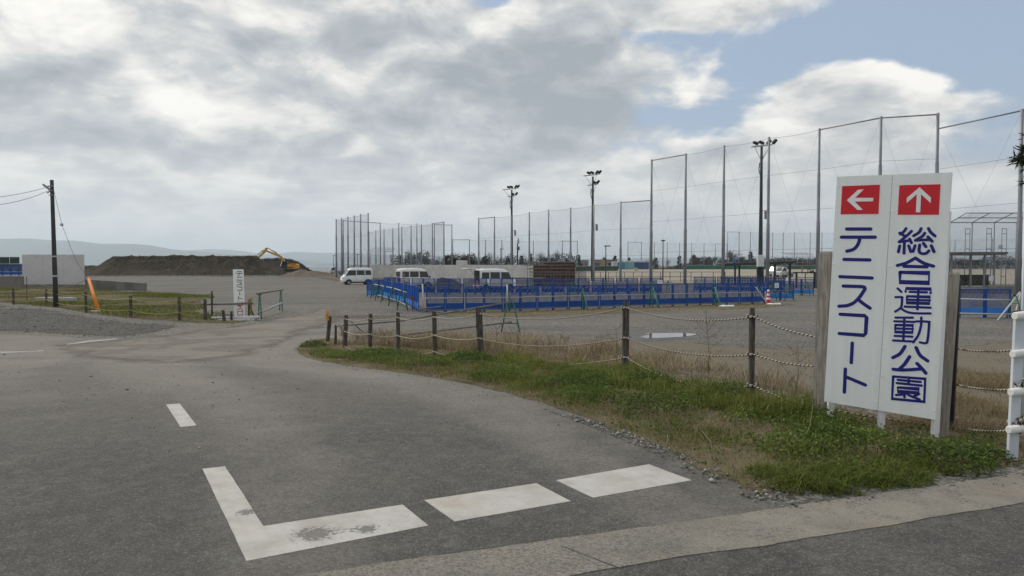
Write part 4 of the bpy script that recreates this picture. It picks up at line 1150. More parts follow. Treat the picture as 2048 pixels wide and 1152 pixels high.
for (u0, u1, m, lab) in ((1225, 1235, cream, 'tiny cream cabin at the left end of the shed row'), (1236.2, 1249.3, teal, 'bright teal shed, leftmost coloured one in the shed row'), (1249.8, 1254.8, pale, 'narrow pale teal shed beside the bright teal one'),
                         (1255.6, 1268.6, pale, 'wide pale teal shed in the middle of the row'), (1269.4, 1281.8, navy, 'navy shed next to the wide pale teal one'), (1282.6, 1297.5, navy, 'wider navy shed at the right end of the row')):
    s = block('shed', lab, 'shed', u0, u1, 524.5 if m is not cream else 526, 232, 2.5, m, roofpale, [(.25, .75, .05, .8, 'door', m)], .06, .5); s['group'] = 'coloured sheds in a row'
block('store_building', 'long low grey building with a pale roof far behind the two people', 'building', 1590, 1622, 523.5, 300, 8, M['greyw'], M['white'], [(.05 + .12 * i, .12 + .12 * i, .1, .8, 'window', M['dark']) for i in range(8)])
# rusty red container at the wall top near the pines
b = on(898, 150)
# dark shelter with a thin roof in front of the field
sh = thing('shelter', 'dark open shelter with a thin flat roof beside the meter pole', 'shelter', on(1447, 80))
w = 133 * 80 / FPX; h = zat(527, 80) - sh.location.z
mb = MB(); mb.prism([(-.1, h - .26), (w, h + .00), (w + .35, h + .18), (w + .35, h + .30), (w - .1, h + .26), (-.1, h + .0)], (0, 0, 0), (1, 0, 0), (0, 0, 1), (0, 1, 0), -.9, 1.5); mb.build('roof', M['dark'], sh)
for x in (1470, 1478.5, 1549.5, 1579.5):
    xx = (x - 1447) * 80 / FPX
    mb = MB(); mb.bar((xx, 0, -.1), (xx, 0, h - .05 + .3 * xx / w - .1), .16 if x < 1500 else .20); mb.build('post', M['black'], sh)
mb = MB(); mb.box((w * .5, 1.2, .75), (w, .06, .10)); mb.box((w * .5, 1.2, 0.12), (w, .06, .10)); mb.build('back_rail', M['dark'], sh)
for i in range(40):
    mb = MB() if i == 0 else mb
    mb.bar((w * (i + .5) / 40, 1.2, .1), (w * (i + .5) / 40, 1.2, 1.0), .09, .02)
mb.build('slat', M['dark'], sh)['kind'] = 'stuff'
mb = MB(); mb.box((w * .5, .9, .45), (w * .9, .4, .06)); mb.build('bench_seat', M['dark'], sh)
# dark bar fence right of the shelter
db = thing('bar_fence', 'dark steel goal-like frame right of the shelter under the two people', 'steel frame', on(1593, 70))
ww = 36 * 70 / FPX; hh = zat(545, 70) - db.location.z
mb = MB(); mb.box((ww / 2, 0, hh), (ww + .5, .35, .10)); mb.build('top_plate', M['black'], db)
for x in (0, .85, ww): 
    mb = MB(); mb.bar((x, 0, -.1), (x, 0, hh - .05), .14 if x != .85 else .06); mb.build('post', M['black'], db)
for z in (hh * .35, hh * .68):
    mb = MB(); mb.bar((0, 0, z), (ww, 0, z), .05); mb.build('rail', M['black'], db)
mb = MB(); mb.cham((0, 0, .4), (.42, .4, .8), .03); mb.box((0, 0, -.45), (.14, .14, 0.9)); o = mb.build('steel_box', mat('rusty_box', (.13, .10, .075), (.17, .13, .10), 3, .8), None, on(1656, 66) + Vector((0, 0, .9))); tag(o, 'brown box on a leg beside the last tall net post left of the sign', 'cabinet')
# roofed bench at the right, behind the sign
rb = thing('roofed_bench', 'roofed team bench with dark flat roof right of the white sign', 'team bench', on(1872, 58))
w = 134 * 58 / FPX; b0 = rb.location.z; h = zat(507, 58) - b0
mb = MB(); mb.prism([(0, h - .12), (w - .2, h - .12), (w + .05, h + .02), (w, h + .12), (0, h + .10)], (0, 0, 0), (1, 0, 0), (0, 0, 1), (0, 1, 0), -.5, 2.6); mb.build('roof', M['concrete_dark'], rb)
for u in (1907, 1946, 1973, 1993):
    xx = (u - 1872) * 58 / FPX
    mb = MB(); mb.bar((xx, .3, 0), (xx, .3, h - .12), .11); mb.build('post', M['galv'], rb)
mb = MB(); mb.box((w * .55, 2.3, .95), (w * 1.05, .12, .9)); mb.build('back_wall', mat('bench_wall', (.055, .05, .045), (.085, .08, .07), 1.5, .9), rb)
mb = MB(); mb.box((w * .55, 1.6, .62), (w * .8, .4, .06)); mb.build('bench_seat', M['gdark'], rb)
mb = MB(); mb.cham(((1984 - 1872) * 58 / FPX, .1, zat(557, 58) - b0), (.36, .1, .42), .02); mb.build('notice', M['white'], rb)
mb = MB(); mb.lathe([(.10, -.04), (.18, -.02), (.18, .02), (.10, .04), (.10, -.04)], ((1931 - 1872) * 58 / FPX, 0, zat(558, 58) - b0), 14, 'Y'); mb.build('hose_reel', M['black'], rb)
mb = MB(); mb.cham((w * .6, -.75, .1), (w * 1.15, .5, .62), .04); mb.build('plinth', M['concrete_old'], rb)
mb = MB(); mb.quad(on(1870, 66), on(2060, 66), on(2060, 100), on(1870, 100))
mb = MB(); mb.cham((0, 0, .25), (9, .4, .7), .04); o = mb.build('low_wall', M['concrete_old'], None, on(2090, 57)); tag(o, 'low concrete wall behind the white guard post at the right edge', 'low wall')

# left side: billboard, low walls
bb = thing('billboard', 'big blank pale grey billboard panel behind the leaning utility pole', 'billboard', on(107, 76))
w = 124 * 76 / FPX; z0 = zat(569, 76) - bb.location.z; z1 = zat(509, 76) - bb.location.z
M['panelgrey'] = mat('panel_grey', (.50, .49, .48), (.55, .54, .53), .8, .6)
nP = 3
for i in range(nP):
    mb = MB(); mb.cham((-w / 2 + w * (i + .5) / nP, 0, (z0 + z1) / 2), (w / nP - .012, .08, z1 - z0), .01); mb.build('panel', M['panelgrey'], bb)
for x in (-w * .42, 0, w * .42):
    mb = MB(); mb.bar((x, .16, 0), (x, .16, z1 - .1), .12); mb.bar((x, .16, z1 * .7), (x, 1.5, 0), .10); mb.build('support', M['galv'], bb)
mb = MB(); mb.box((0, .02, z0 - .03), (w + .06, .14, .05)); mb.build('bottom_rail', M['galv_light'], bb)
M['concrete_low'] = mat('stained_concrete', (0.115, 0.11, 0.10), (0.19, 0.18, 0.165), 0.8, 0.95, 0.4, bscale=15)
def lowwall(label, u0, u1, vt0, vb0, vt1, vb1, Y0, Y1, n=3):
    p, q = at(u0, vb0, Y0), at(u1, vb1, Y1)
    f = thing('low_wall', label, 'low wall', p)
    t0, t1 = zat(vt0, Y0), zat(vt1, Y1)
    for i in range(n):
        a, b = p.lerp(q, (i + .004) / n), p.lerp(q, (i + .996) / n)
        za, zb = t0 + (t1 - t0) * i / n, t0 + (t1 - t0) * (i + 1) / n
        a.z = b.z = min(p.z, q.z) - .2
        A, B = Vector((a.x, a.y, za)), Vector((b.x, b.y, zb))
        d = Vector((0, .35, 0))
        V = [v - p for v in (a, b, b + d, a + d, A, B, B + d, A + d)]
        mb = MB(); mb.add(V, [(0, 3, 2, 1), (4, 5, 6, 7), (0, 1, 5, 4), (1, 2, 6, 5), (2, 3, 7, 6), (3, 0, 4, 7)]); mb.build('wall_block', M['concrete_low'], f)
lowwall('grey concrete low wall left of the billboard, below the blue barriers', -70, 44, 552.5, 573, 552.5, 572, 72, 72, 2)
lowwall('grey concrete base wall under the billboard', 45, 174, 568.8, 581, 569, 583, 72, 71, 3)
lowwall('low concrete wall right of the orange sleeve, sloping away', 170, 290, 559, 578, 566.5, 584, 66, 62, 3)
lowwall('pale concrete wall under the dark green boards at the far left', -60, 44, 527, 540, 527.5, 540, 97, 97, 3)
mb = MB()
kp = [on(160, 136), on(300, 139), on(480, 140), on(560, 141)]
for p, q in zip(kp[:-1], kp[1:]): mb.bar(p + Vector((0, 0, .07)), q + Vector((0, 0, .07)), .4, .22)
tag(mb.build('kerb', M['concrete']), kind='structure')
# low dark pipe fence along the foot of the earth bank
ef = thing('pipe_fence', 'low dark pipe fence along the foot of the long earth bank', 'pipe fence', (0, 0, 0))
pts = [on(u, 137) for u in (355, 385, 412, 445, 470, 500, 528)]
for p in pts:
    mb = MB(); mb.bar(p, p + Vector((0, 0, .85)), .07); mb.build('post', M['dark'], ef)
for h in (.45, .85):
    mb = MB()
    for p, q in zip(pts[:-1], pts[1:]): mb.bar(p + Vector((0, 0, h)), q + Vector((0, 0, h)), .05)
    mb.build('rail', M['dark'], ef)

# utility pole at the left with its cables and guy
up = thing('utility_pole', 'dark wooden utility pole leaning slightly, in front of the billboard', 'utility pole', G(112, 614))
pb = up.location.copy(); pt = at(103.5, 360, pb.y) - pb
mb = MB(); mb.tube([(pt * k) for k in (-.03, .3, .6, 1.0)], [.122, .115, .10, .088], 10); mb.build('pole', M['darkpole'], up)
mb = MB(); j = pt * .93; mb.bar(j + Vector((-.40, -.1, .22)), j + Vector((0.05, -.1, -.12)), .09); mb.bar(j + Vector((-.2, -.1, -.22)), j + Vector((.0, -.1, -.1)), .05); mb.build('bracket', M['galv'], up)
for k, w in ((.95, .3), (.88, .2)):
    mb = MB(); mb.bar(pt * k + Vector((-w / 2, -.12, 0)), pt * k + Vector((w / 2, -.12, 0)), .05); mb.build('step_iron', M['galv'], up)
for k in (.40, .245, .10):
    mb = MB(); mb.lathe([(.118, -.035), (.118, .035)], pt * k, 10); mb.build('band', M['galv_light'], up)
def span(name, label, cat, a, b, sag, r, m, n=14, group=None, sides=5):
    a, b = Vector(a), Vector(b)
    pts = [a.lerp(b, i / n) - Vector((0, 0, sag * 4 * (i / n) * (1 - i / n))) - a for i in range(n + 1)]
    mb = MB(); mb.tube(pts, r, sides); o = mb.build(name, m, None, a); return tag(o, label, cat, group)
top = pb + pt
span('overhead_cable', 'upper of two overhead cables leaving the utility pole to the left', 'cable', pb + pt * .955, at(-160, 396, 30), .3, .012, M['wire'])
span('overhead_cable', 'lower of two overhead cables leaving the utility pole to the left', 'cable', pb + pt * .93, at(-160, 398, 30), .55, .012, M['wire'])
gtop = at(177, 557, pb.y - 2.0); gbase = G(197, 624)
gy = thing('guy_wire', 'guy wire of the utility pole with a leaning orange sleeve', 'guy wire', gbase)
mid = at(123.5, 449, pb.y - .6)
mb = MB(); mb.tube([pb + pt * .95 + Vector((.05, 0, 0)) - gbase, mid - gbase, at(152, 522, pb.y - 1.4) - gbase, gtop - gbase], .010, 5); mb.build('wire', M['wire'], gy)
mb = MB(); mb.lathe([(.0, -.09), (.07, -.06), (.08, 0), (.07, .06), (0, .09)], mid - gbase, 10); mb.build('insulator', M['galv_light'], gy)
mb = MB(); mb.tube([gtop - gbase, (0, 0, 0.05)], [.075, .095], 10); mb.build('sleeve', M['orange'], gy)
mb = MB(); mb.tube([gtop - gbase + Vector((-.03, 0, .06)), gtop - gbase], [.05, .08], 10); mb.build('sleeve_cap', M['black'], gy)
mb = MB(); mb.cham((0, -.1, .03), (.45, .35, .12), .04); o = mb.build('stone', M['concrete'], None, gbase + Vector((0.05, -.25, 0))); tag(o, 'pale stone at the foot of the orange sleeve', 'stone')
ck = on(53, 44); ck2 = at(53, 553, 44)
mb = MB(); mb.tube([(0, 0, -.1), ck2 - ck], .022, 6); o = mb.build('stake', M['post'], None, ck); tag(o, 'thin stake standing before the left part of the billboard', 'stake')
span('slack_cable', 'slack dark cable hung from a stake to the orange sleeve', 'cable', ck2, gtop, .55, .013, M['wire'])
mb = MB(); mb.cham((0, 0, .12), (2.3, .5, .24), .04); o = mb.build('concrete_slab', M['concrete'], None, G(112, 602)); tag(o, 'flat concrete slab lying in the grass behind the utility pole', 'concrete slab')
# ------------------------------------------------------------------ blue barrier panels
def make_panel(name, label, pale=0, width=1.8, H=1.2, bays=2):  # pale: lower plates get the blue with the light painted in
    t = thing(name, label, 'barrier')
    bw = width / bays
    mb = MB()
    for i in range(bays):
        x0, x1 = -width / 2 + bw * i + .005, -width / 2 + bw * (i + 1) - .005
        for x in (x0 + .03, x1 - .03): mb.box((x, 0, H / 2), (.06, .035, H))
        mb.box(((x0 + x1) / 2, 0, H - .02), (x1 - x0 - .12, .033, .04))
        mb.box(((x0 + x1) / 2, 0, .135), (x1 - x0 - .12, .033, .03))
    mb.build('frame', M['blue'], t)
    for i in range(bays):
        x0, x1 = -width / 2 + bw * i + .062, -width / 2 + bw * (i + 1) - .062
        mb = MB(); mb.box(((x0 + x1) / 2, -.004, .285), (x1 - x0, .010, .265)); mb.build('lower_plate', M['bluelit'] if pale else M['blue'], t)
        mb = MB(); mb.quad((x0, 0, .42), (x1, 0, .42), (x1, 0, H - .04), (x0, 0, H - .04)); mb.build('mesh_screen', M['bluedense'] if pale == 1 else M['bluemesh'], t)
        mb = MB(); w = x1 - x0
        for (a, b) in (((.02, .45), (.55, 1.12)), ((.30, .45), (.82, 1.12)), ((.45, .44), (.98, .98)), ((.55, .44), (.02, 1.02)), ((.72, .44), (.28, .92))):
            p, q = Vector((x0 + w * a[0], -.012, a[1])), Vector((x0 + w * b[0], -.012, b[1]))
            mb.bar(p, q, .012, .012); mb.v[-8:] = [(v[0], v[1] + .002 * (a[0] > .5), v[2]) for v in mb.v[-8:]]
        mb.build('brace_strap', M['strap'], t)
    return t
def make_stand(name, label, hgt=.95, spread=.62, m='green'):
    """A-shaped tube stand with an arched head and two rungs"""
    t = thing(name, label, 'barrier stand')
    for s in (-1, 1):
        mb = MB(); pts = [(0, s * spread / 2, 0), (0, s * .16, hgt * .72), (0, s * .11, hgt * .90), (0, s * .045, hgt * .985), (0, 0.001 * s, hgt)]
        mb.tube(pts, .027, 7); mb.build('leg', M[m], t)
    for z, k in ((.28, .0), (.66, .0)):
        y = spread / 2 - (spread / 2 - .16) * z / .72 if z / hgt < .72 else .15
        mb = MB(); mb.tube([(0, -y, hgt * z), (0, y, hgt * z)], .018, 6); mb.build('rung', M[m], t)
    mb = MB(); mb.cham((0, 0, hgt + .01), (.12, .09, .08), .02); mb.build('pipe_clamp', M['dark'], t)
    return t
prot_p = make_panel('mesh_barrier', 'x'); prot_lit = make_panel('mesh_barrier', 'x', 1); prot_mid = make_panel('mesh_barrier', 'x', 2)
prot_s = make_stand('barrier_stand', 'x'); prot_so = make_stand('barrier_stand', 'x', .98, .62, 'greenold')
used = set()
def put(proto, loc, rz, label, group):
    if proto not in used:
        used.add(proto); proto.location = loc; proto.rotation_euler = (0, 0, rz); proto['label'] = label; proto['group'] = group
        return proto
    return dup(proto, loc, rz, label, None, group)
def pipe(label, pts, r=.028, m='pipe', group=None):
    o = Vector(pts[0]); mb = MB(); mb.tube([Vector(p) - o for p in pts], r, 7)
    return tag(mb.build('barrier_pipe', M[m], None, o), label, 'pipe', group)
def run(pts, proto, lab, group, step=1.83, maxn=99, skip=(), jit=.0):
    """panels side by side along a polyline"""
    out = []
    seg = 0; p = Vector(pts[0]); i = 0
    L = [0.0]
    for a, b in zip(pts[:-1], pts[1:]): L.append(L[-1] + (Vector(b) - Vector(a)).length)
    def P(s):
        for k in range(len(pts) - 1):
            if s <= L[k + 1] or k == len(pts) - 2:
                return Vector(pts[k]).lerp(Vector(pts[k + 1]), (s - L[k]) / (L[k + 1] - L[k]))
    s = 0
    while s + step <= L[-1] + .4 and i < maxn:
        a, b = P(s), P(s + step)
        if i not in skip:
            c = (a + b) / 2; c = Vector((c.x, c.y, gz(c.x, c.y)))
            rz = math.atan2(b.y - a.y, b.x - a.x) + rng.uniform(-jit, jit)
            out.append(put(proto, c, rz, lab(i), group))
        s += step; i += 1
    return out
def px2(lst): return [on(u, Y).xy for u, Y in lst]
FRONT = px2([(851, 33.9), (1020, 34.6), (1160, 36.6), (1300, 38.4), (1420, 40.0), (1520, 41.5)])
fr = run(FRONT, prot_p, lambda i: f'blue mesh barrier panel, {ORD[i]} from the left corner in the front row', 'blue barrier panels of the front row', jit=.02)
LEFT = [Vector(FRONT[0]) + Vector((-.35, .3)), Vector((-6.0, 40.5)), Vector((-8.6, 48.6))]
lf = run(LEFT, prot_lit, lambda i: f'blue barrier panel, {ORD[i]} back from the near corner in the slanting left row', 'blue barrier panels of the slanting left row', jit=.03)
BACK = px2([(772, 55.5), (900, 54.5), (1040, 55.0), (1180, 56.0), (1345, 57.5)])
bk = run(BACK, prot_p, lambda i: f'blue mesh barrier panel, {ORD[i]} from the left in the back row before the vans', 'blue barrier panels of the back row', step=1.98, skip=(), jit=.03)
EAST = px2([(1386, 60.5), (1440, 60), (1500, 58.5), (1566, 56.5)])
es = run(EAST, prot_p, lambda i: f'blue mesh barrier panel, {ORD[i]} from the left in the row before the dark shelter', 'blue barrier panels before the dark shelter', step=1.9, jit=.04)
# oddly standing ones
put(prot_p, on(784, 60), R(52), 'blue barrier panel standing askew behind the left row, next to the second van', 'stray blue barrier panels')
put(prot_lit, on(757, 50.6), R(-14), 'pale skirted blue barrier panel at the far end of the left row', 'stray blue barrier panels')
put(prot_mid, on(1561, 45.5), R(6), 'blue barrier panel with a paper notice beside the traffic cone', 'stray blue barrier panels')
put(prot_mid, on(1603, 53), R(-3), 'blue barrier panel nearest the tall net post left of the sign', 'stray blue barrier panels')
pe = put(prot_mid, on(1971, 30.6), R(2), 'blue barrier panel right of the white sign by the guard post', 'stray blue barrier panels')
pe.scale = (1.25, 1, 1)
for i, u in enumerate((5, 22, 38)):
    put(prot_p, at(u, 551.5, 80), R(0), f'blue barrier panel on the low wall, {ORD[i]} from the left edge', 'blue barrier panels left of the billboard')
def notice(label, p, w, h):
    mb = MB(); mb.box((0, 0, 0), (w, .012, h)); o = mb.build('paper_notice', M['white'], None, p)
    mb = MB()
    for k in range(3): mb.box((0, -.009, h * (.22 - .22 * k)), (w * (.7 - .1 * k), .004, h * .07))
    mb.build('text_line', M['greyw'], o)
    return tag(o, label, 'notice')
notice('white paper notice hanging on the panel beside the cone', on(1553.5, 45.3) + Vector((0, -.02, .93)), .25, .30)
notice('white paper notice at the right end of the back row', at(1320, 563.5, 57.0), .38, .28)

# stands and pipes of the rows
def stand(u, Y, rz, lab, grp, proto=prot_s, s=None):
    o = put(proto, on(u, Y), rz, lab, grp)
    if s: o.scale = (s, s, s)
    return o
gs = 'green A-shaped stands holding the barriers'
for i, (u, Y) in enumerate(((1019, 34.0), (1165, 36.0), (1303, 37.8), (1430, 39.5))):
    stand(u, Y, R(4), f'green barrier stand, {ORD[i]} from the left along the front row', gs)
for i, (u, Y) in enumerate(((932, 53), (972, 53), (1066, 54), (1147, 54.5), (1212, 55), (1305, 56), (1336, 56.5))):
    stand(u, Y, R(88) if i % 2 else R(10), f'green barrier stand, {ORD[i]} from the left along the back row', gs)
for i, k in enumerate((.10, .34, .58, .80, 1.0)):
    p = Vector(LEFT[0]).lerp(Vector(LEFT[2]), k) + Vector((-.55, -.15))
    o = put(prot_s, Vector((p.x, p.y, gz(p.x, p.y))), R(8 - 28 * k * 0), f'green barrier stand, {ORD[i]} back from the near corner beside the slanting row', gs); o.rotation_euler.z = R(62)
p = on(745, 50.8); o = put(prot_so, p, R(20), 'pale barrier stand at the far left end of the blue panels', gs)
for i, (u, Y, rz) in enumerate(((1544, 45.2, 80), (1579, 45.2, 100), (1519, 42.0, 60), (1613, 52.6, 100), (2030, 30, 20), (1392, 59.5, 5), (1428, 58.8, 5), (1551, 56, 5))):
    stand(u, Y, R(rz), ['green stand left of the panel with the paper notice', 'green stand right of the panel with the paper notice', 'green stand at the right end of the front row', 'green stand right of the panel nearest the tall net post',
                        'green stand behind the white guard post at the right edge', 'green stand at the left end of the row before the shelter', 'green stand in the middle of the row before the shelter', 'green stand at the right end of the row before the shelter'][i], gs)
def along(P, off, h):
    return [Vector((p[0], p[1] + off, gz(p[0], p[1]) + h)) for p in P]
pipe('upper grey pipe running the length of the front barrier row', along(FRONT, -.14, .66), .026)
pipe('lower grey pipe along the foot of the front barrier row', along(FRONT, -.14, .10), .024, 'pipe_old')
pipe('thin grey pipe running the length of the back barrier row', along(BACK, -.14, .82), .022, 'pipe_old')
pipe('upper grey pipe of the slanting left barrier row', [Vector((p[0] - .55, p[1] - .2, gz(*p) + .92)) for p in LEFT], .028)
pipe('lower grey pipe of the slanting left barrier row', [Vector((p[0] - .35, p[1] - .1, gz(*p) + .22)) for p in LEFT], .026)
pipe('grey pipe along the panel with the paper notice', [on(1535, 45) + Vector((0, 0, .62)), on(1584, 45) + Vector((0, 0, .62))], .024, 'pipe_old')
pipe('grey pipe along the foot of the panel near the tall net post', [on(1584, 52.6) + Vector((0, 0, .12)), on(1618, 52.6) + Vector((0, 0, .12))], .024)
pipe('upper pale pipe across the panel right of the white sign', [on(1900, 30.2) + Vector((0, 0, .80)), on(2036, 30.2) + Vector((0, 0, .74))], .03, 'galv_light')
pipe('lower pale pipe across the panel right of the white sign', [on(1900, 30.2) + Vector((0, 0, .20)), on(2036, 30.2) + Vector((0, 0, .16))], .03, 'galv_light')
pipe('pale pipe propped slanting beside the white guard post', [on(1997, 28.9), at(2040, 584, 30.2)], .032, 'galv_light')
pipe('short pale pipe leaning at the white guard post', [on(2030, 29.6), at(2041, 586, 30.3)], .03, 'galv_light')
pipe('upright pale pipe at the left corner of the barriers', [on(847, 33.6), on(845, 33.6) + Vector((0, 0, 1.32))], .034, 'galv_light')
pipe('upright grey pipe in front of the slanting row, nearer one', [on(808, 40) + Vector((0, 0, 0)), on(808, 40) + Vector((0, 0, 1.75))], .033, 'pipe_old')
pipe('upright grey pipe in front of the slanting row, farther one', [on(784, 43) + Vector((0, 0, 0)), on(784, 43) + Vector((0, 0, 1.65))], .033, 'pipe_old')
pipe('upright pale pipe driven in beside the second front stand', [on(1014.5, 34.1), on(1014.5, 34.1) + Vector((0, 0, 1.28))], .034, 'galv_light')
for i, (u0, u1, Y) in enumerate(((1176, 1166, 35.2), (1319, 1306, 36.9), (1442, 1430, 38.4))):
    pipe(f'pale green prop leaning against the front row, {ORD[i]} from the left', [on(u0, Y), on(u1, Y + 1.0) + Vector((0, 0, 1.0))], .036, 'greenold')
pipe('pale prop leaning on the right end of the front row by the cone', [on(1536, 40.6), on(1512, 41.3) + Vector((0, 0, .95))], .032, 'pipe')
mb = MB(); mb.box((0, 0, 0), (.30, .03, .14)); 
pipe('dark pipe lying aslant at the left corner of the barriers', [on(836, 33.2) + Vector((0, 0, .18)), on(884, 33.3) + Vector((0, 0, .32))], .03, 'pipe_old')
mb = MB(); mb.tube([(0, 0, 0), (.02, 0, .62)], .022, 6); o = mb.build('marker_stake', M['post'], None, on(825, 35.6))
mb = MB(); mb.cham((-.08, 0, .58), (.17, .05, .13), .02); mb.build('reflector', M['signred'], o); tag(o, 'short stake with a red reflector beside the slanting row', 'stake')
for i, (u, Y) in enumerate(((1455, 38.2), (1549, 40.2))):
    V = []; mb = MB()
    mb.lathe([(0, 0), (.30, .01), (.33, .05), (.22, .09), (0, .10)], n=9)
    for k, v in enumerate(mb.v): mb.v[k] = (v[0] * 1.3 + .05 * math.sin(k * 3.1), v[1] * .6, v[2] * (1 + .3 * math.sin(k * 1.7)))
    o = mb.build('sandbag', M['white'], None, on(u, Y)); tag(o, ['small white sandbag lying before the right part of the front row', 'small white sandbag lying before the traffic cone'][i], 'sandbag')

# traffic cone
cn = thing('traffic_cone', 'red and white striped traffic cone at the right end of the blue barriers', 'traffic cone', on(1537, 43.0))
mb = MB(); mb.cham((0, 0, .025), (.40, .40, .05), .02); mb.build('base', M['signred'], cn)
prof = lambda z: .145 - .105 * (z - .05) / .70
for i in range(6):
    z0, z1 = .05 + .70 * i / 6, .05 + .70 * (i + 1) / 6
    mb = MB(); mb.lathe([(prof(z0), z0), (prof(z1), z1)] + ([(.0, z1)] if i == 5 else []), n=14); mb.build('band', M['signred'] if i % 2 == 0 else M['white'], cn)

# ------------------------------------------------------------------ vans
M['vanwhite'] = mat('van_paint', (.70, .715, .72), (.76, .77, .77), .6, .28, spec=.5)
M['trim'] = mat('dark_trim', (.03, .03, .032), rough=.5)
M['rim'] = mat('steel_rim', (.30, .31, .32), (.36, .37, .38), 4, .4, metal=.4)
M['lampred'] = mat('tail_lamp', (.45, .02, .02), rough=.2); M['lampclear'] = mat('head_lamp', (.55, .56, .56), (.35, .36, .37), 30, .12)
def make_van(label, loc, rz, open_gate=False, style=0):
    t = thing('van', label, 'van', loc, rz, 'white compact vans parked on the lot')
    st = [(-1.70, .50, 1.06), (-1.715, .42, 1.05), (-1.70, .36, 1.10), (-1.66, .33, 1.74), (-1.58, .30, 1.83), (-1.2, .28, 1.885), (0, .28, 1.90), (.55, .28, 1.87), (.85, .28, 1.79),
          (1.02, .28, 1.66), (1.20, .28, 1.40), (1.36, .28, 1.15), (1.44, .28, 1.02), (1.55, .28, .96), (1.65, .30, .86), (1.70, .33, .72), (1.72, .38, .56)] if style == 0 else \
         [(-1.70, .50, 1.06), (-1.715, .42, 1.05), (-1.70, .36, 1.10), (-1.66, .33, 1.74), (-1.58, .30, 1.83), (-1.2, .28, 1.885), (0, .28, 1.90), (.45, .28, 1.87), (.74, .28, 1.79),
          (.90, .28, 1.64), (1.10, .28, 1.36), (1.28, .28, 1.10), (1.34, .28, 1.04), (1.52, .28, .97), (1.66, .30, .85), (1.70, .33, .70), (1.72, .38, .54)]
    st = st[3:]
    def hw(z, x):
        b = .70
        if z > 1.0: b = .70 - .085 * ((z - 1.0) / .9) ** 1.2
        if z < .5: b = .70 - .03 * (.5 - z) / .2
        if x > 1.35: b -= .16 * ((x - 1.35) / .37) ** 2
        if x < -1.55: b -= .03
        return b
    NS = 26
    mb = MB(); V = []
    for (x, zb, zt) in st:
        ring = []
        rr = min(.16, (zt - zb) * .3)
        zs = [zb, zb + .02, zb + .10] + [zb + .10 + (zt - rr - zb - .10) * k / 5 for k in range(1, 6)]
        side = [(hw(z, x) - (.03 if z < zb + .03 else 0), z) for z in zs]
        w = side[-1][0]
        for a in (25, 50, 75): side.append((w - rr + rr * math.cos(R(a)), zt - rr + rr * math.sin(R(a))))
        side.append((w * .45, zt + .0)); side.append((w * .15, zt + .008))
        ring = [(x, y, z) for y, z in side] + [(x, -y, z) for y, z in reversed(side)]
        V += ring
    n = len(V) // len(st)
    F = [(i * n + k, i * n + (k + 1) % n, (i + 1) * n + (k + 1) % n, (i + 1) * n + k) for i in range(len(st) - 1) for k in range(n)]
    mb.add(V, F, smooth=True)
    mb.f = [list(reversed(f)) for f in mb.f]
    o = len(V) - n
    mb.f.append([o + k for k in range(n)]); mb.uv.append([(0, 0)] * n); mb.mi.append(0); mb.sm.append(False)
    mb.f.append(list(range(n - 1, -1, -1))); mb.uv.append([(0, 0)] * n); mb.mi.append(0); mb.sm.append(False)
    mb.build('body', M['vanwhite'], t)
    def patch(name, poly, m, off=.006, s=1, parent=None, sub=4):
        """polygon (x,z) laid on the side of the body"""
        mb = MB(); n = len(poly); P = []
        cx = sum(p[0] for p in poly) / n; cz = sum(p[1] for p in poly) / n
        for ring in range(sub + 1):
            k = 1 - ring / sub * .999
            for (x, z) in poly:
                xx, zz = cx + (x - cx) * k, cz + (z - cz) * k
                P.append((xx, s * (hw(zz, xx) + off), zz))
        F = []
        for r_ in range(sub):
            for i in range(n):
                j = (i + 1) % n
                f = (r_ * n + i, r_ * n + j, (r_ + 1) * n + j, (r_ + 1) * n + i)
                F.append(f if s < 0 else tuple(reversed(f)))
        mb.add(P, F, smooth=True)
        return mb.build(name, m, parent or t)
    ap = st[[i for i, q in enumerate(st) if abs(q[2] - 1.66) < .03 or abs(q[2] - 1.64) < .01][0]][0]
    fw = 1.30 if style == 0 else 1.20
    for s in (-1, 1):
        # glazing with dark surrounds
        for nm, poly in (('rear_window', [(-1.50, 1.10), (-.86, 1.10), (-.86, 1.58), (-1.44, 1.58)]), ('side_window', [(-.72, 1.10), (.08, 1.10), (.08, 1.59), (-.72, 1.59)]),
                         ('front_window', [(.24, 1.08), (fw - .05, 1.06), (ap - .02, 1.58), (.24, 1.59)])):
            c = (sum(p[0] for p in poly) / 4, sum(p[1] for p in poly) / 4)
            fr_ = patch('window_frame', [(c[0] + (x - c[0]) * 1.07, c[1] + (z - c[1]) * 1.10) for x, z in poly], M['trim'], .004, s)
            patch(nm, poly, M['glass'], .009, s, fr_)
        for x0 in (-.79, .16):
            patch('door_gap', [(x0 - .008, .42), (x0 + .008, .42), (x0 + .008, 1.66), (x0 - .008, 1.66)], M['trim'], .003, s)
        patch('side_gap', [(-1.62, .72), (-.79, .72), (-.79, .732), (-1.62, .732)], M['trim'], .003, s)
        for x0 in (-.66, .34): patch('door_handle', [(x0 - .07, .965), (x0 + .07, .965), (x0 + .07, 1.0), (x0 - .07, 1.0)], M['trim'], .02, s)
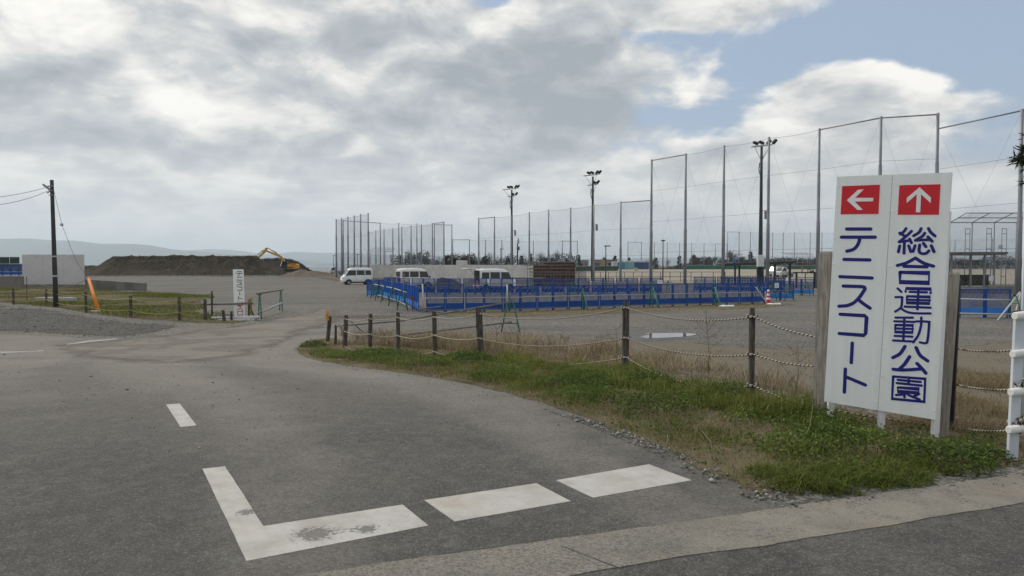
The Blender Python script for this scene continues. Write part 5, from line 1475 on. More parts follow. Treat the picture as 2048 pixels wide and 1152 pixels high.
        for x0 in (1.02, -1.12):
            arch = patch('wheel_well_shade', [(x0 + .345 * math.cos(R(a)), .29 + .345 * math.sin(R(a))) for a in range(-8, 189, 14)], M['black'], .004, s)  # black disc painted for the shade inside the wheel well
            wh = thing('wheel', None, None); wh.parent = t; wh.location = (x0, s * .635, .275)
            mb = MB(); mb.lathe([(.16, -.075), (.25, -.08), (.272, -.055), (.275, 0), (.272, .055), (.25, .08), (.16, .075)], n=20, axis='Y'); mb.build('tyre', M['rubber'], wh)
            mb = MB(); mb.lathe([(.0, .055 * s), (.05, .06 * s), (.06, .045 * s), (.13, .05 * s), (.165, .07 * s), (.165, -.05 * s)], n=16, axis='Y'); mb.build('rim', M['rim'], wh)
        patch('sill', [(-1.60, .29), (1.5, .29), (1.5, .36), (-1.6, .36)], M['trim'], .004, s)
        mb = MB(); mb.cham((fw - .02, s * .80, 1.10), (.08, .16, .20), .03); mb.build('mirror', M['trim'], t)
        mb = MB(); mb.cham((1.63, s * .50, .76), (.14, .22, .16), .04); mb.build('headlight', M['lampclear'], t)
        mb = MB(); mb.cham((-1.665, s * .58, .80), (.06, .10, .34), .02); mb.build('tail_light', M['lampred'], t)
    # windscreen on the sloping front
    i0 = [i for i, q in enumerate(st) if q[0] >= ap][0]
    a, b = st[i0], st[i0 + 2]
    def roofz(x):
        for p, q in zip(st[:-1], st[1:]):
            if p[0] <= x <= q[0]: return p[2] + (q[2] - p[2]) * (x - p[0]) / (q[0] - p[0])
    xs_ = [ap - .03 + (fw + .10 - ap) * k / 5 for k in range(6)]
    mb = MB(); V = []
    for x in xs_:
        z = roofz(x) + .012
        for y in (-.54, -.2, .2, .54): V.append((x + .008, y, z))
    mb.add(V, [(i * 4 + k, (i + 1) * 4 + k, (i + 1) * 4 + k + 1, i * 4 + k + 1) for i in range(5) for k in range(3)], smooth=True); mb.build('windscreen', M['glass'], t)
    mb = MB(); mb.cham((1.68, 0, .42), (.16, 1.22, .26), .04); mb.build('front_bumper', M['vanwhite'], t)
    mb = MB(); mb.box((1.765, 0, .42), (.012, .9, .10)); mb.build('grille', M['trim'], t)
    mb = MB(); mb.box((1.772, 0, .52), (.01, .33, .165)); mb.build('number_plate', mat('plate_y', (.55, .50, .12)) if 'plate_y' not in bpy.data.materials else bpy.data.materials['plate_y'], t)
    mb = MB(); mb.cham((-1.70, 0, .44), (.14, 1.34, .24), .04); bp = mb.build('rear_bumper', M['vanwhite'], t)
    mb = MB(); mb.box((-1.775, 0.05, .47), (.01, .33, .15)); mb.build('rear_plate', bpy.data.materials['plate_y'], t)
    if not open_gate:
        mb = MB(); mb.cham((-1.672, 0, 1.36), (.016, 1.08, .46), .004); mb.build('back_window', M['glass'], t)
        mb = MB(); mb.box((-1.670, 0, 1.0), (.012, 1.1, .03)); mb.build('gate_gap', M['trim'], t)
    else:
        mb = MB(); mb.box((-1.668, 0, 1.16), (.016, 1.16, 1.16)); mb.build('cargo_shade_sheet', M['black'], t)  # black sheet painted for the shade inside the cargo space
        mb = MB(); Mt = Matrix.Rotation(R(3), 3, 'Y'); mb.cham((-2.22, 0, 1.90), (1.12, 1.20, .055), .02, M=Mt); gt = mb.build('tailgate', M['vanwhite'], t)
        mb = MB(); mb.cham((-2.36, 0, 1.875 - .012), (.55, 1.0, .02), .008, M=Mt); mb.build('gate_window', M['glass'], gt)
        for s in (-1, 1):
            mb = MB(); mb.tube([(-1.66, s * .55, 1.35), (-2.1, s * .55, 1.86)], .016, 5); mb.build('gas_strut', M['dark'], t)
        mb = MB(); mb.cham((-1.70, -.15, .74), (.10, .5, .32), .03); mb.build('bag', mat('pink_bag', (.45, .12, .14), (.5, .3, .3), 5), t)
        mb = MB(); mb.cham((-1.70, .32, .68), (.08, .30, .20), .02); mb.build('crate', M['greyw'], t)
    mb = MB(); mb.box((0, 0, .25), (3.0, 1.2, .08)); mb.build('chassis', M['black'], t)
    return t
make_van('white compact van on the left, alone, facing left', on(713, 82) , R(180 + 25), style=0)
make_van('white compact van in the middle with its tailgate shut, behind the slanting blue row', on(830, 68.5), R(29), style=1)
make_van('white compact van with its tailgate open, in front of the concrete pier', on(991, 60.5), R(25), True, style=1)

# small white trucks on the field
M['truckwhite'] = mat('truck_paint', (.42, .43, .44), (.47, .48, .48), .6, .4)
def make_truck(label, u, Y, rz, bed=True):
    t = thing('truck', label, 'small truck', on(u, Y), rz)
    mb = MB(); mb.prism([(.45, .38), (1.62, .38), (1.66, .85), (1.52, 1.02), (1.12, 1.68), (.98, 1.74), (.5, 1.74), (.45, 1.68)], (0, 0, 0), (1, 0, 0), (0, 0, 1), (0, -1, 0), -.68, .68); mb.build('cab', M['truckwhite'], t)
    for s in (-1, 1):
        mb = MB(); mb.prism([(.60, 1.05), (1.36, 1.05), (1.04, 1.58), (.60, 1.58)], (0, s * .683, 0), (1, 0, 0), (0, 0, 1), (0, 1, 0), -.004, .004); mb.build('side_window', M['glass'], t)
        for x0 in (1.12, -.75):
            wh = thing('wheel', None, None); wh.parent = t; wh.location = (x0, s * .62, .27)
            mb = MB(); mb.lathe([(.15, -.08), (.27, -.07), (.27, .07), (.15, .08)], n=16, axis='Y'); mb.build('tyre', M['rubber'], wh)
            mb = MB(); mb.lathe([(0, .06 * s), (.15, .07 * s), (.16, .02 * s)], n=12, axis='Y'); mb.build('rim', M['rim'], wh)
        mb = MB(); mb.cham((1.60, s * .48, .72), (.14, .24, .15), .03); mb.build('headlight', M['lampclear'], t)
    mb = MB(); mb.quad((1.535, -.58, 1.05), (1.535, .58, 1.05), (1.15, .54, 1.66), (1.15, -.54, 1.66)); mb.build('windscreen', M['glass'], t)
    if bed:
        mb = MB(); mb.box((-.65, 0, .58), (2.1, 1.36, .10)); mb.build('bed', M['greyw'], t)
        for y in (-.68, .68):
            mb = MB(); mb.box((-.65, y, .74), (2.1, .04, .24)); mb.build('side_board', M['greyw'], t)
        mb = MB(); mb.box((.42, 0, 1.2), (.05, 1.3, 1.1)); mb.build('guard_frame', M['dark'], t)
        mb = MB(); mb.box((0, 0, .40), (2.9, .8, .12)); mb.build('chassis', M['black'], t)
    else:
        mb = MB(); mb.prism([(-1.6, .38), (.45, .38), (.45, 1.70), (-1.4, 1.66), (-1.6, 1.1)], (0, 0, 0), (1, 0, 0), (0, 0, 1), (0, -1, 0), -.67, .67); mb.build('rear_body', M['truckwhite'], t)
    return t
make_truck('small white flatbed truck on the sand field, facing left', 1571, 122, R(180 + 24))
make_truck('small white car half hidden behind the white flatbed truck', 1556, 128, R(180 + 30), False)
make_truck('distant small white flatbed truck by the sea, left of the dense nets', 674, 168, R(180 + 20))

# ------------------------------------------------------------------ excavator, drawn in its own plane
EXY = 200.0
ex = thing('excavator', 'yellow excavator digging at the right end of the earth bank', 'excavator', on(582, EXY), 0)
k_ = EXY / FPX
def EX(zx, zy): # point of the close-up view -> local x, z
    u, v = 480 + zx / 9.309, 480 + zy / 9.311
    p = at(u, v, EXY) - ex.location
    return (p.x, p.z)
def exprism(name, pts, m, y0, y1, parent=None):
    mb = MB(); mb.prism([EX(*p) for p in pts], (0, 0, 0), (1, 0, 0), (0, 0, 1), (0, -1, 0), -y1, -y0); return mb.build(name, m, parent or ex)
exprism('boom', [(835, 400), (778, 392), (770, 350), (745, 325), (690, 300), (488, 218), (482, 196), (500, 192), (640, 240), (720, 262), (775, 300), (815, 345)], M['yellow'], -.28, .28)
exprism('stick', [(525, 148), (500, 140), (478, 146), (455, 185), (425, 192), (418, 230), (300, 345), (290, 375), (318, 368), (470, 235), (490, 205)], M['yellow'], -.2, .2)
exprism('bucket', [(300, 350), (320, 300), (308, 288), (285, 330), (240, 318), (225, 335), (245, 350), (250, 395), (270, 412), (300, 385)], M['dark'], -.55, .55)
def rod(name, a, b, r, m):
    (x0, z0), (x1, z1) = EX(*a), EX(*b)
    mb = MB(); mb.tube([(x0, 0, z0), (x1, 0, z1)], r, 7); return mb.build(name, m, ex)
rod('stick_cylinder', (522, 152), (605, 200), .09, M['dark']); rod('cylinder_barrel', (595, 195), (690, 245), .14, M['dark'])
rod('bucket_cylinder', (420, 195), (330, 275), .10, M['dark']); rod('boom_cylinder', (760, 330), (800, 520), .12, M['dark'])
exprism('cab', [(800, 400), (905, 395), (912, 520), (800, 525), (782, 490)], M['dark'], -1.25, .1)
exprism('cab_window', [(812, 412), (895, 408), (898, 470), (798, 480)], M['glass'], -1.30, -1.26)
exprism('cab_post', [(800, 400), (812, 400), (790, 485), (778, 488)], M['white'], -1.30, -1.26)
exprism('upper_body', [(905, 500), (912, 455), (955, 440), (1060, 442), (1082, 460), (1080, 530), (1060, 540), (905, 532)], M['yellow'], -1.35, 1.35)
exprism('engine_grille', [(975, 455), (1045, 455), (1045, 475), (975, 475)], M['signred'], -1.38, -1.36)
exprism('counterweight_stripe', [(905, 500), (1020, 505), (1020, 525), (905, 520)], M['dark'], -1.38, -1.36)
exprism('turntable', [(830, 532), (1050, 540), (1040, 560), (840, 555)], M['black'], -1.0, 1.0)
exhaust = exprism('exhaust', [(935, 442), (935, 425), (950, 425), (950, 442)], M['dark'], -.2, -.05)
for s in (-1, 1):
    mb = MB(); pts = [EX(*p) for p in [(770, 575), (800, 552), (1060, 552), (1090, 575), (1065, 600), (800, 602)]]
    mb.prism(pts, (0, 0, 0), (1, 0, 0), (0, 0, 1), (0, -1, 0), s * 1.2 - .3, s * 1.2 + .3); mb.build('track', M['black'], ex)

# ------------------------------------------------------------------ two people on the field
def person(label, u, Y, rz, joints, edges, rads, cols, hair):
    t = thing('person', label, 'person', on(u, Y), rz)
    me = bpy.data.meshes.new('body'); me.from_pydata([Vector(j) for j in joints], edges, []); me.update()
    o = bpy.data.objects.new('body', me); COL.objects.link(o); o.parent = t
    sk = o.modifiers.new('skin', 'SKIN'); sk.use_smooth_shade = True
    o.modifiers.new('sub', 'SUBSURF').levels = 1
    o.modifiers['sub'].render_levels = 1
    for i, r in enumerate(rads): me.skin_vertices[0].data[i].radius = (r, r); me.skin_vertices[0].data[i].use_root = (i == 0)
    m = bpy.data.materials.new('clothed_person'); m.use_nodes = True; g = NG(m.node_tree)
    z = g.sep(g.node('ShaderNodeTexCoord').outputs['Object'])[2]
    mr = g.m('DIVIDE', z, 1.75)
    c = g.ramp(mr, cols); m.node_tree.nodes[-1].color_ramp.interpolation = 'CONSTANT'
    for n in m.node_tree.nodes:
        if n.type == 'VALTORGB': n.color_ramp.interpolation = 'CONSTANT'
    m.node_tree.links.new(c, bsdf(m).inputs['Base Color']); bsdf(m).inputs['Roughness'].default_value = .85
    me.materials.append(m)
    h = Vector(joints[hair])
    mb = MB(); mb.lathe([(.0, .125), (.06, .115), (.10, .07), (.112, .01), (.10, -.03)], h + Vector((0, .012, 0)), 10); mb.build('hair', M['black'], t)
    return t
J = [(0, 0, .93), (0, 0, 1.15), (0, .0, 1.38), (0, -.02, 1.50), (0, -.03, 1.62), (.10, 0, .88), (.11, -.04, .50), (.10, .04, .08), (.10, -.10, .04), (-.10, 0, .88), (-.12, .06, .50), (-.11, .16, .09), (-.11, .04, .04), (.20, 0, 1.36), (.26, .0, 1.10), (.22, -.12, .88), (-.20, 0, 1.36), (-.26, .02, 1.10), (-.22, -.1, .88)]
E = [(0, 1), (1, 2), (2, 3), (3, 4), (0, 5), (5, 6), (6, 7), (7, 8), (0, 9), (9, 10), (10, 11), (11, 12), (2, 13), (13, 14), (14, 15), (2, 16), (16, 17), (17, 18)]
Rd = [.15, .15, .16, .06, .11, .09, .065, .045, .04, .09, .065, .045, .04, .075, .055, .04, .075, .055, .04]
person('person in a red jacket and dark trousers standing on the sand field', 1604, 150, R(70), J, E, Rd, [(0, (.02, .02, .02)), (.06, (.03, .03, .035)), (.52, (.42, .03, .03)), (.855, (.35, .22, .16)), ], 4)
J2 = [(0, .05, .85), (0, -.12, 1.02), (0, -.34, 1.12), (0, -.46, 1.10), (0, -.58, 1.06), (.10, .05, .82), (.12, -.04, .48), (.11, .08, .08), (.11, -.06, .04), (-.10, .05, .82), (-.12, .05, .46), (-.11, .22, .08), (-.11, .1, .04), (.20, -.32, 1.10), (.22, -.38, .84), (.18, -.46, .62), (-.20, -.32, 1.10), (-.22, -.40, .84), (-.18, -.50, .62)]
p2 = person('person in dark clothes bending forward beside the one in red', 1616, 150, R(75), J2, E, Rd, [(0, (.015, .015, .015)), (.5, (.018, .018, .02)), (.9, (.02, .02, .02))], 4)
mb = MB(); mb.cham((0, 0, .35), (.9, .5, .5), .1); mb.cham((.25, 0, .7), (.3, .3, .25), .06); o = mb.build('equipment_cart', M['black'], None, on(1623.5, 150)); tag(o, 'black equipment heap in front of the bending person', 'equipment')

# plain playground tower behind the field (pale and blue parts)
pg = thing('play_tower', 'pale and blue playground climbing frame behind the green boards', 'playground tower', on(1452, 245))
kk = 245 / FPX
M['playblue'] = mat('play_blue', (.03, .16, .42), rough=.5); M['playpale'] = mat('play_pale', (.40, .47, .48), rough=.6)
for x in (-4.2, -2.6, -1, .8): 
    mb = MB(); mb.tube([(x, 0, 0), (x, 0, 2.4 + .5 * (x > -2))], .12, 6); mb.build('post', M['playpale'], pg)
mb = MB(); mb.tube([(-5.2, -.4, .3), (-4.0, -.4, 1.2), (-3.2, -.4, 2.6), (-2.4, -.4, 3.6), (-1.4, -.4, 3.9)], .22, 8); mb.build('slide_tube', M['playpale'], pg)
mb = MB(); mb.lathe([(1.0, 0), (.9, .5), (.4, .95), (0, 1.05)], (.1, 0, 3.1), 12); mb.build('dome_roof', M['playpale'], pg)
mb = MB(); mb.box((-1.6, 0, 1.9), (3.0, 1.4, .2)); mb.build('deck', M['playpale'], pg)
for i, z in enumerate((.7, 2.4)):
    mb = MB(); mb.cham((2.6 + i * .2, 0, z + .5), (.9, .7, 1.3), .2); mb.build('climbing_block', M['playblue'], pg)
mb = MB(); mb.tube([(2.2, 0, 2.9), (3.4, 0, 3.4), (4.4, 0, 3.6)], .16, 6); mb.build('bar', M['playblue'], pg)
# ------------------------------------------------------------------ rope fence on the right
def wood_post(base, top, r, label, seed, group='weathered posts of the rope fence', sides=9):
    base, top = Vector(base), Vector(top)
    d = top - base; h = d.length
    mb = MB(); rr = random.Random(seed); n = 9; V = []
    ph = [rr.uniform(0.80, 1.16) for _ in range(sides)]
    for i in range(n + 1):
        t = i / n
        c = d * t - (Vector((0, 0, .25)) if i == 0 else Vector())
        for k in range(sides):
            a = 2 * math.pi * k / sides
            q = r * ph[k] * (1 + .08 * mnoise.noise(Vector((k * 1.3, i * .8, seed)))) * (1 if i < n else .80)
            V.append(c + Vector((math.cos(a) * q, math.sin(a) * q, (-.012 + .012 * rr.random()) if i == n else 0)))
    F = [(i * sides + k, i * sides + (k + 1) % sides, (i + 1) * sides + (k + 1) % sides, (i + 1) * sides + k) for i in range(n) for k in range(sides)]
    mb.add(V, F, smooth=False); mb.f.append([n * sides + k for k in range(sides)]); mb.uv.append([(0, 0)] * sides); mb.mi.append(0); mb.sm.append(False)
    o = mb.build('fence_post', M['post'], None, base)
    return tag(o, label, 'fence post', group)
POST = {}
def rpost(key, ub, vb, ut, vt, lab, wpx, seed, r=None):
    b = G(ub, vb); t = at(ut, vt, b.y)
    POST[key] = (b, t)
    return wood_post(b, t, r or wpx / 2 / FPX * b.y, lab, seed)
rpost(1, 655, 684, 660, 632, 'leaning fence post farthest left, with an orange cloth tied on it', 8, 1)
rpost(2, 690, 696, 692, 630, 'fence post, second from the farthest left end of the rope fence', 8, 2)
rpost(3, 740, 706, 741, 627, 'fence post, third from the far left end of the rope fence', 9.5, 3)
rpost(4, 797, 707, 796, 624, 'fence post, fourth from the far left end of the rope fence', 9, 4)
rpost(5, 871, 714, 868.5, 622, 'fence post, fifth from the far left end, with a knobbly top', 8.5, 5)
rpost(6, 962, 722, 957, 614, 'thick leaning fence post right of the green stand pipe end', 12.5, 6)
rpost(7, 1251, 757, 1252, 602, 'tall dark fence post standing alone left of the puddle', 14.5, 7)
rpost(8, 1502, 806, 1504, 614, 'dark knotted fence post nearest to the white sign', 13.5, 8)
b9 = on(1634, 7.55); b10 = on(1890, 6.95); b11 = on(1908, 7.2)
def lvl(key, vs):
    b, t = POST[key]; return [at(b.x / b.y * FPX + 1024 + (t.x - b.x) / b.y * FPX * .5, v, b.y - .0) for v in vs]
R_ = {2: lvl(2, [637, 662, 692]), 3: lvl(3, [637, 668, 695]), 4: lvl(4, [635, 671, 701]), 5: lvl(5, [634, 670, 703]), 6: lvl(6, [627, 676, 712]), 7: lvl(7, [615, 675, 714]), 8: lvl(8, [633, 708, 770])}
R_[9] = [at(1634, v, 7.5) for v in (674, 731, 812)]
R_[10] = [at(1910, v, 7.2) for v in (696, 768, 853)]
R_[11] = [at(2026, v, 6.05) for v in (697, 776, 856)]
sagv = {(2, 3): .05, (3, 4): .05, (4, 5): .07, (5, 6): .06, (6, 7): .14, (7, 8): .10, (8, 9): .03, (9, 10): .05, (10, 11): .02}
names = ['top', 'middle', 'bottom']
def ropes():
    for L in range(3):
        root = thing('barrier_rope', f'{names[L]} one of the three ropes strung along the wooden post fence', 'rope', R_[2][L])
        o = root.location.copy()
        for (a, b), s in sagv.items():
            p, q = R_[a][L], R_[b][L]
            off = Vector((0, -.0, 0))
            n = 18
            ss_ = s * (1.6 if L == 2 and (a, b) in ((7, 8), (2, 3)) else 1.0)
            if (a, b) == (9, 10): ss_ = .02
            pts = [p.lerp(q, i / n) - Vector((0, .07, ss_ * 4 * (i / n) * (1 - i / n))) - o for i in range(n + 1)]
            mb = MB(); near = a >= 6
            mb.tube(pts, .0095 if near else .011, 7, False); mb.build('rope_span', M['rope'] if near else M['rope_pale'], root)
            if a in POST and a > 2:
                bb, tt = POST[a]; r = .052 if a < 6 else .058
                mb = MB()
                for k in range(3): 
                    mb.tube([p + Vector((r * math.cos(x), r * math.sin(x), .011 * (k - 1) + .006 * math.sin(x * 2 + k))) - o for x in [2 * math.pi * j / 12 for j in range(13)]], .009, 6, False)
                mb.build('rope_lashing', M['rope'] if near else M['rope_pale'], root)
ropes()
# orange cloth on the first post, short stub post
cl = MB(); rr = random.Random(3); b, tpp = POST[1]
rows = []
for i in range(7):
    t = i / 6
    for k in range(7):
        a = 2 * math.pi * k / 7
        q = (.036 + .018 * math.sin(i * 2.1 + 1)) * (1 + .6 * rr.uniform(-1, 1)) * (1.0 if 0 < i < 6 else .25)
        rows.append(Vector((-.06 + .02 * math.sin(i * 1.7) + q * math.cos(a), -.08 + q * math.sin(a), -.14 + .34 * t + .03 * rr.uniform(-1, 1))))
cl.add(rows, [(i * 7 + k, i * 7 + (k + 1) % 7, (i + 1) * 7 + (k + 1) % 7, (i + 1) * 7 + k) for i in range(6) for k in range(7)], smooth=True)
tag(cl.build('cloth_flag', mat('orange_cloth', (.55, .23, .05), (.60, .30, .09), 12, .9), None, tpp), 'faded orange cloth tied to the farthest left fence post', 'cloth')
bs = G(671, 690); ts = at(671.5, 650, bs.y)
mb = MB(); mb.tube([(0, 0, -.1), ts - bs], .035, 7); o = mb.build('stub_post', M['post'], None, bs); tag(o, 'short thin stub post between the two farthest left fence posts', 'fence post')
mb = MB()
for k in range(6):
    a = k * 1.1; mb.tube([(.08 + .05 * math.cos(a), -.06, .0 + .04 * math.sin(a)), (.16 + .04 * math.sin(a), -.05, -.03), (.22, -.02, -.16 - .06 * k), (.10 + .05 * k, .0, -.30)], .012, 5)
tag(mb.build('rope_bundle', M['rope_pale'], None, ts), 'tangle of old rope hanging at the short stub post', 'rope')
# long weathered pipes behind the left posts, ending at a green stand
E1 = at(1022, 619, 19.0)
gst = put(prot_so, G(1021, 664), R(76), 'faded green stand at the right end of the two long pipes behind the rope fence', 'faded green stands by the rope fences')
gst.scale = (1.0, 1.0, 1.02)
gb = gst.location
pipe('upper long weathered pipe behind the left part of the rope fence', [at(672, 652, gb.y - .2), at(800, 642, gb.y - .1), gb + Vector((.05, -.1, 1.0))], .030, 'pipe_old')
pipe('lower long weathered pipe sunk in dry grass behind the rope fence', [G(800, 676) + Vector((0, 0, .08)), gb + Vector((.05, -.16, .34))], .028, 'pipe_old')
mb = MB(); mb.tube([(0, 0, 0), (-.55, .1, .45)], .02, 5); o = mb.build('iron_rod', M['pipe_old'], None, G(726, 664)); tag(o, 'thin iron rod stuck aslant in the dry grass by the third post', 'iron rod')

# ------------------------------------------------------------------ the big white sign
BL = at(1648, 803, 7.30); BRd = 6.62
u0 = at(1875, 835, BRd) - BL; u0.z = 0; Wd = 1.0
uh = u0.normalized(); wn = Vector((uh.y, -uh.x, 0)).normalized()
if wn.y > 0: wn = -wn
phi = R(2.45)
U = uh * math.cos(phi) - Vector((0, 0, 1)) * math.sin(phi)
Vv = uh * math.sin(phi) + Vector((0, 0, 1)) * math.cos(phi)
WS, HS = u0.length * .985, 2.245
def sgn(px, py):
    d = ray(px, py); t = (BL - CAM).dot(wn) / d.dot(wn); p = CAM + d * t - BL
    return (p.dot(U), p.dot(Vv))
sign = thing('direction_sign', 'big white two-panel sign with red arrows and navy Japanese lettering', 'sign', BL)
seam = sgn(1777, 480)[0]
TH = .022
def spanel(a, b):
    mb = MB(); mb.prism([(a, 0), (b, 0), (b, HS), (a, HS)], (0, 0, 0), U, Vv, wn, -TH, 0.0); o = mb.build('panel', M['signwhite'], sign)
    mb = MB()
    for y in np.linspace(.08, HS - .08, 9):
        for x in (a + .016, b - .016): 
            c = U * x + Vv * float(y) + wn * .0005
            mb.lathe([(.007, 0), (.005, .0022), (0, .003)], (0, 0, 0), 7)
            mb.v[-21:] = [tuple(c + U * v[0] + Vv * v[1] + wn * v[2]) for v in mb.v[-21:]]
    mb.build('screw', M['signwhite'], o)
    return o
pl = spanel(0.0, seam - .002); pr = spanel(seam + .002, WS)
cz = [0]
def polyface(name, pts, m, off, parent, th=.0012):
    mb = MB(); mb.prism(pts, (0, 0, 0), U, Vv, wn, off, off + th); return mb.build(name, m, parent)
def A_(x, y): return sgn(1660 + x / 4.4308, 340 + y / 4.4308)
def B_(x, y): return sgn(1640 + x / 3.8385, 580 + y / 3.8385)
def A2B(x, y): return (76.8 + .8663 * x, -921.2 + .8663 * y)
rl = polyface('arrow_plate', [A_(*p) for p in [(94, 393), (430, 390), (443, 130), (108, 143)]], M['signred'], .0004, sign)
polyface('arrow', [A_(*p) for p in [(150, 268), (245, 354), (292, 353), (220, 280), (382, 277), (385, 247), (222, 247), (300, 173), (250, 175)]], M['signwhite'], .0019, rl)
rr_ = polyface('arrow_plate', [A_(*p) for p in [(600, 397), (965, 397), (980, 126), (615, 135)]], M['signred'], .0004, sign)
polyface('arrow', [A_(*p) for p in [(795, 153), (682, 247), (680, 293), (770, 215), (762, 375), (800, 375), (808, 215), (893, 293), (895, 245)]], M['signwhite'], .0019, rr_)
def smooth_path(pts, n=6):
    """Catmull-Rom through the points"""
    if len(pts) < 3: return pts
    P = [np.array(p, float) for p in pts]
    if np.linalg.norm(P[0] - P[-1]) < 1e-9: P = [P[-2]] + P + [P[1]]
    else: P = [2 * P[0] - P[1]] + P + [2 * P[-1] - P[-2]]
    out = []
    for i in range(1, len(P) - 2):
        for k in range(n):
            t = k / n
            out.append(tuple(.5 * ((2 * P[i]) + (-P[i - 1] + P[i + 1]) * t + (2 * P[i - 1] - 5 * P[i] + 4 * P[i + 1] - P[i + 2]) * t ** 2 + (-P[i - 1] + 3 * P[i] - 3 * P[i + 1] + P[i + 2]) * t ** 3)))
    out.append(tuple(P[-2]))
    return out
def stroke(mb, pts, w, O, Uu, Vx, Wn, z0, z1):
    """round-ended brush stroke of width w along pts (frame coordinates)"""
    L, Rr = [], []
    P = [Vector(p) for p in pts]
    n = len(P)
    for i in range(n):
        a, b = P[max(i - 1, 0)], P[min(i + 1, n - 1)]
        d = (b - a).normalized(); nn = Vector((-d.y, d.x))
        if 0 < i < n - 1:
            d1 = (P[i] - P[i - 1]).normalized(); d2 = (P[i + 1] - P[i]).normalized()
            c = max(.55, math.sqrt(max(0, (1 + d1.dot(d2)) / 2)))
        else: c = 1
        L.append(P[i] + nn * w / 2 / c); Rr.append(P[i] - nn * w / 2 / c)
    poly = L[:]
    d = (P[-1] - P[-2]).normalized(); a0 = math.atan2(d.y, d.x)
    poly += [P[-1] + Vector((math.cos(a0 + R(90 - k * 22.5)), math.sin(a0 + R(90 - k * 22.5)))) * w / 2 for k in range(1, 8)]
    poly += Rr[::-1]
    d = (P[0] - P[1]).normalized(); a0 = math.atan2(d.y, d.x)
    poly += [P[0] + Vector((math.cos(a0 + R(90 - k * 22.5)), math.sin(a0 + R(90 - k * 22.5)))) * w / 2 for k in range(1, 8)]
    # strip faces (concave-safe): top as quads + fan ends
    O, Uu, Vx, Wn = Vector(O), Vector(Uu), Vector(Vx), Vector(Wn)
    def Q(p, z): return O + Uu * p[0] + Vx * p[1] + Wn * z
    V = [Q(p, z1) for p in L] + [Q(p, z1) for p in Rr]
    F = [(i, n + i, n + i + 1, i + 1) for i in range(n - 1)]
    for (c, s) in ((0, 1), (n - 1, -1)):
        d = (P[1] - P[0]) if c == 0 else (P[-1] - P[-2])
        d = d.normalized() * (-1 if c == 0 else 1); a0 = math.atan2(d.y, d.x)
        base = len(V)
        V += [Q(P[c] + Vector((math.cos(a0 + R(90 - k * 22.5)), math.sin(a0 + R(90 - k * 22.5)))) * w / 2, z1) for k in range(9)]
        F.append(tuple(range(base, base + 9))[::-1])
    nb = len(poly); base = len(V)
    V += [Q(p, z1) for p in poly] + [Q(p, z0) for p in poly]
    F += [(base + i, base + (i + 1) % nb, base + nb + (i + 1) % nb, base + nb + i) for i in range(nb)]
    o = len(mb.v); mb.add(V, F)
    # make the face normals look outwards
    for q in range(len(mb.f) - len(F), len(mb.f) - nb):
        f = mb.f[q]; a, b, c = (Vector(mb.v[f[k]]) for k in (0, 1, 2))
        if (b - a).cross(c - a).dot(Wn) < 0: mb.f[q] = f[::-1]
def glyph(name, strokes, conv, w, m, frame, parent, z=.0004):
    mb = MB(); O, Uu, Vx, Wn = frame
    for i, st in enumerate(strokes):
        curve = st[0] == '~'
        pts = [conv(*p) for p in (st[1:] if curve else st)]
        pts = smooth_path(pts) if curve else pts
        stroke(mb, pts, w, O, Uu, Vx, Wn, z, z + .0010 + .00012 * i)
    return mb.build(name, m, parent)
FR = ((0, 0, 0), U, Vv, wn)
LW = 31.0 / 4.4308 / FPX * 6.9
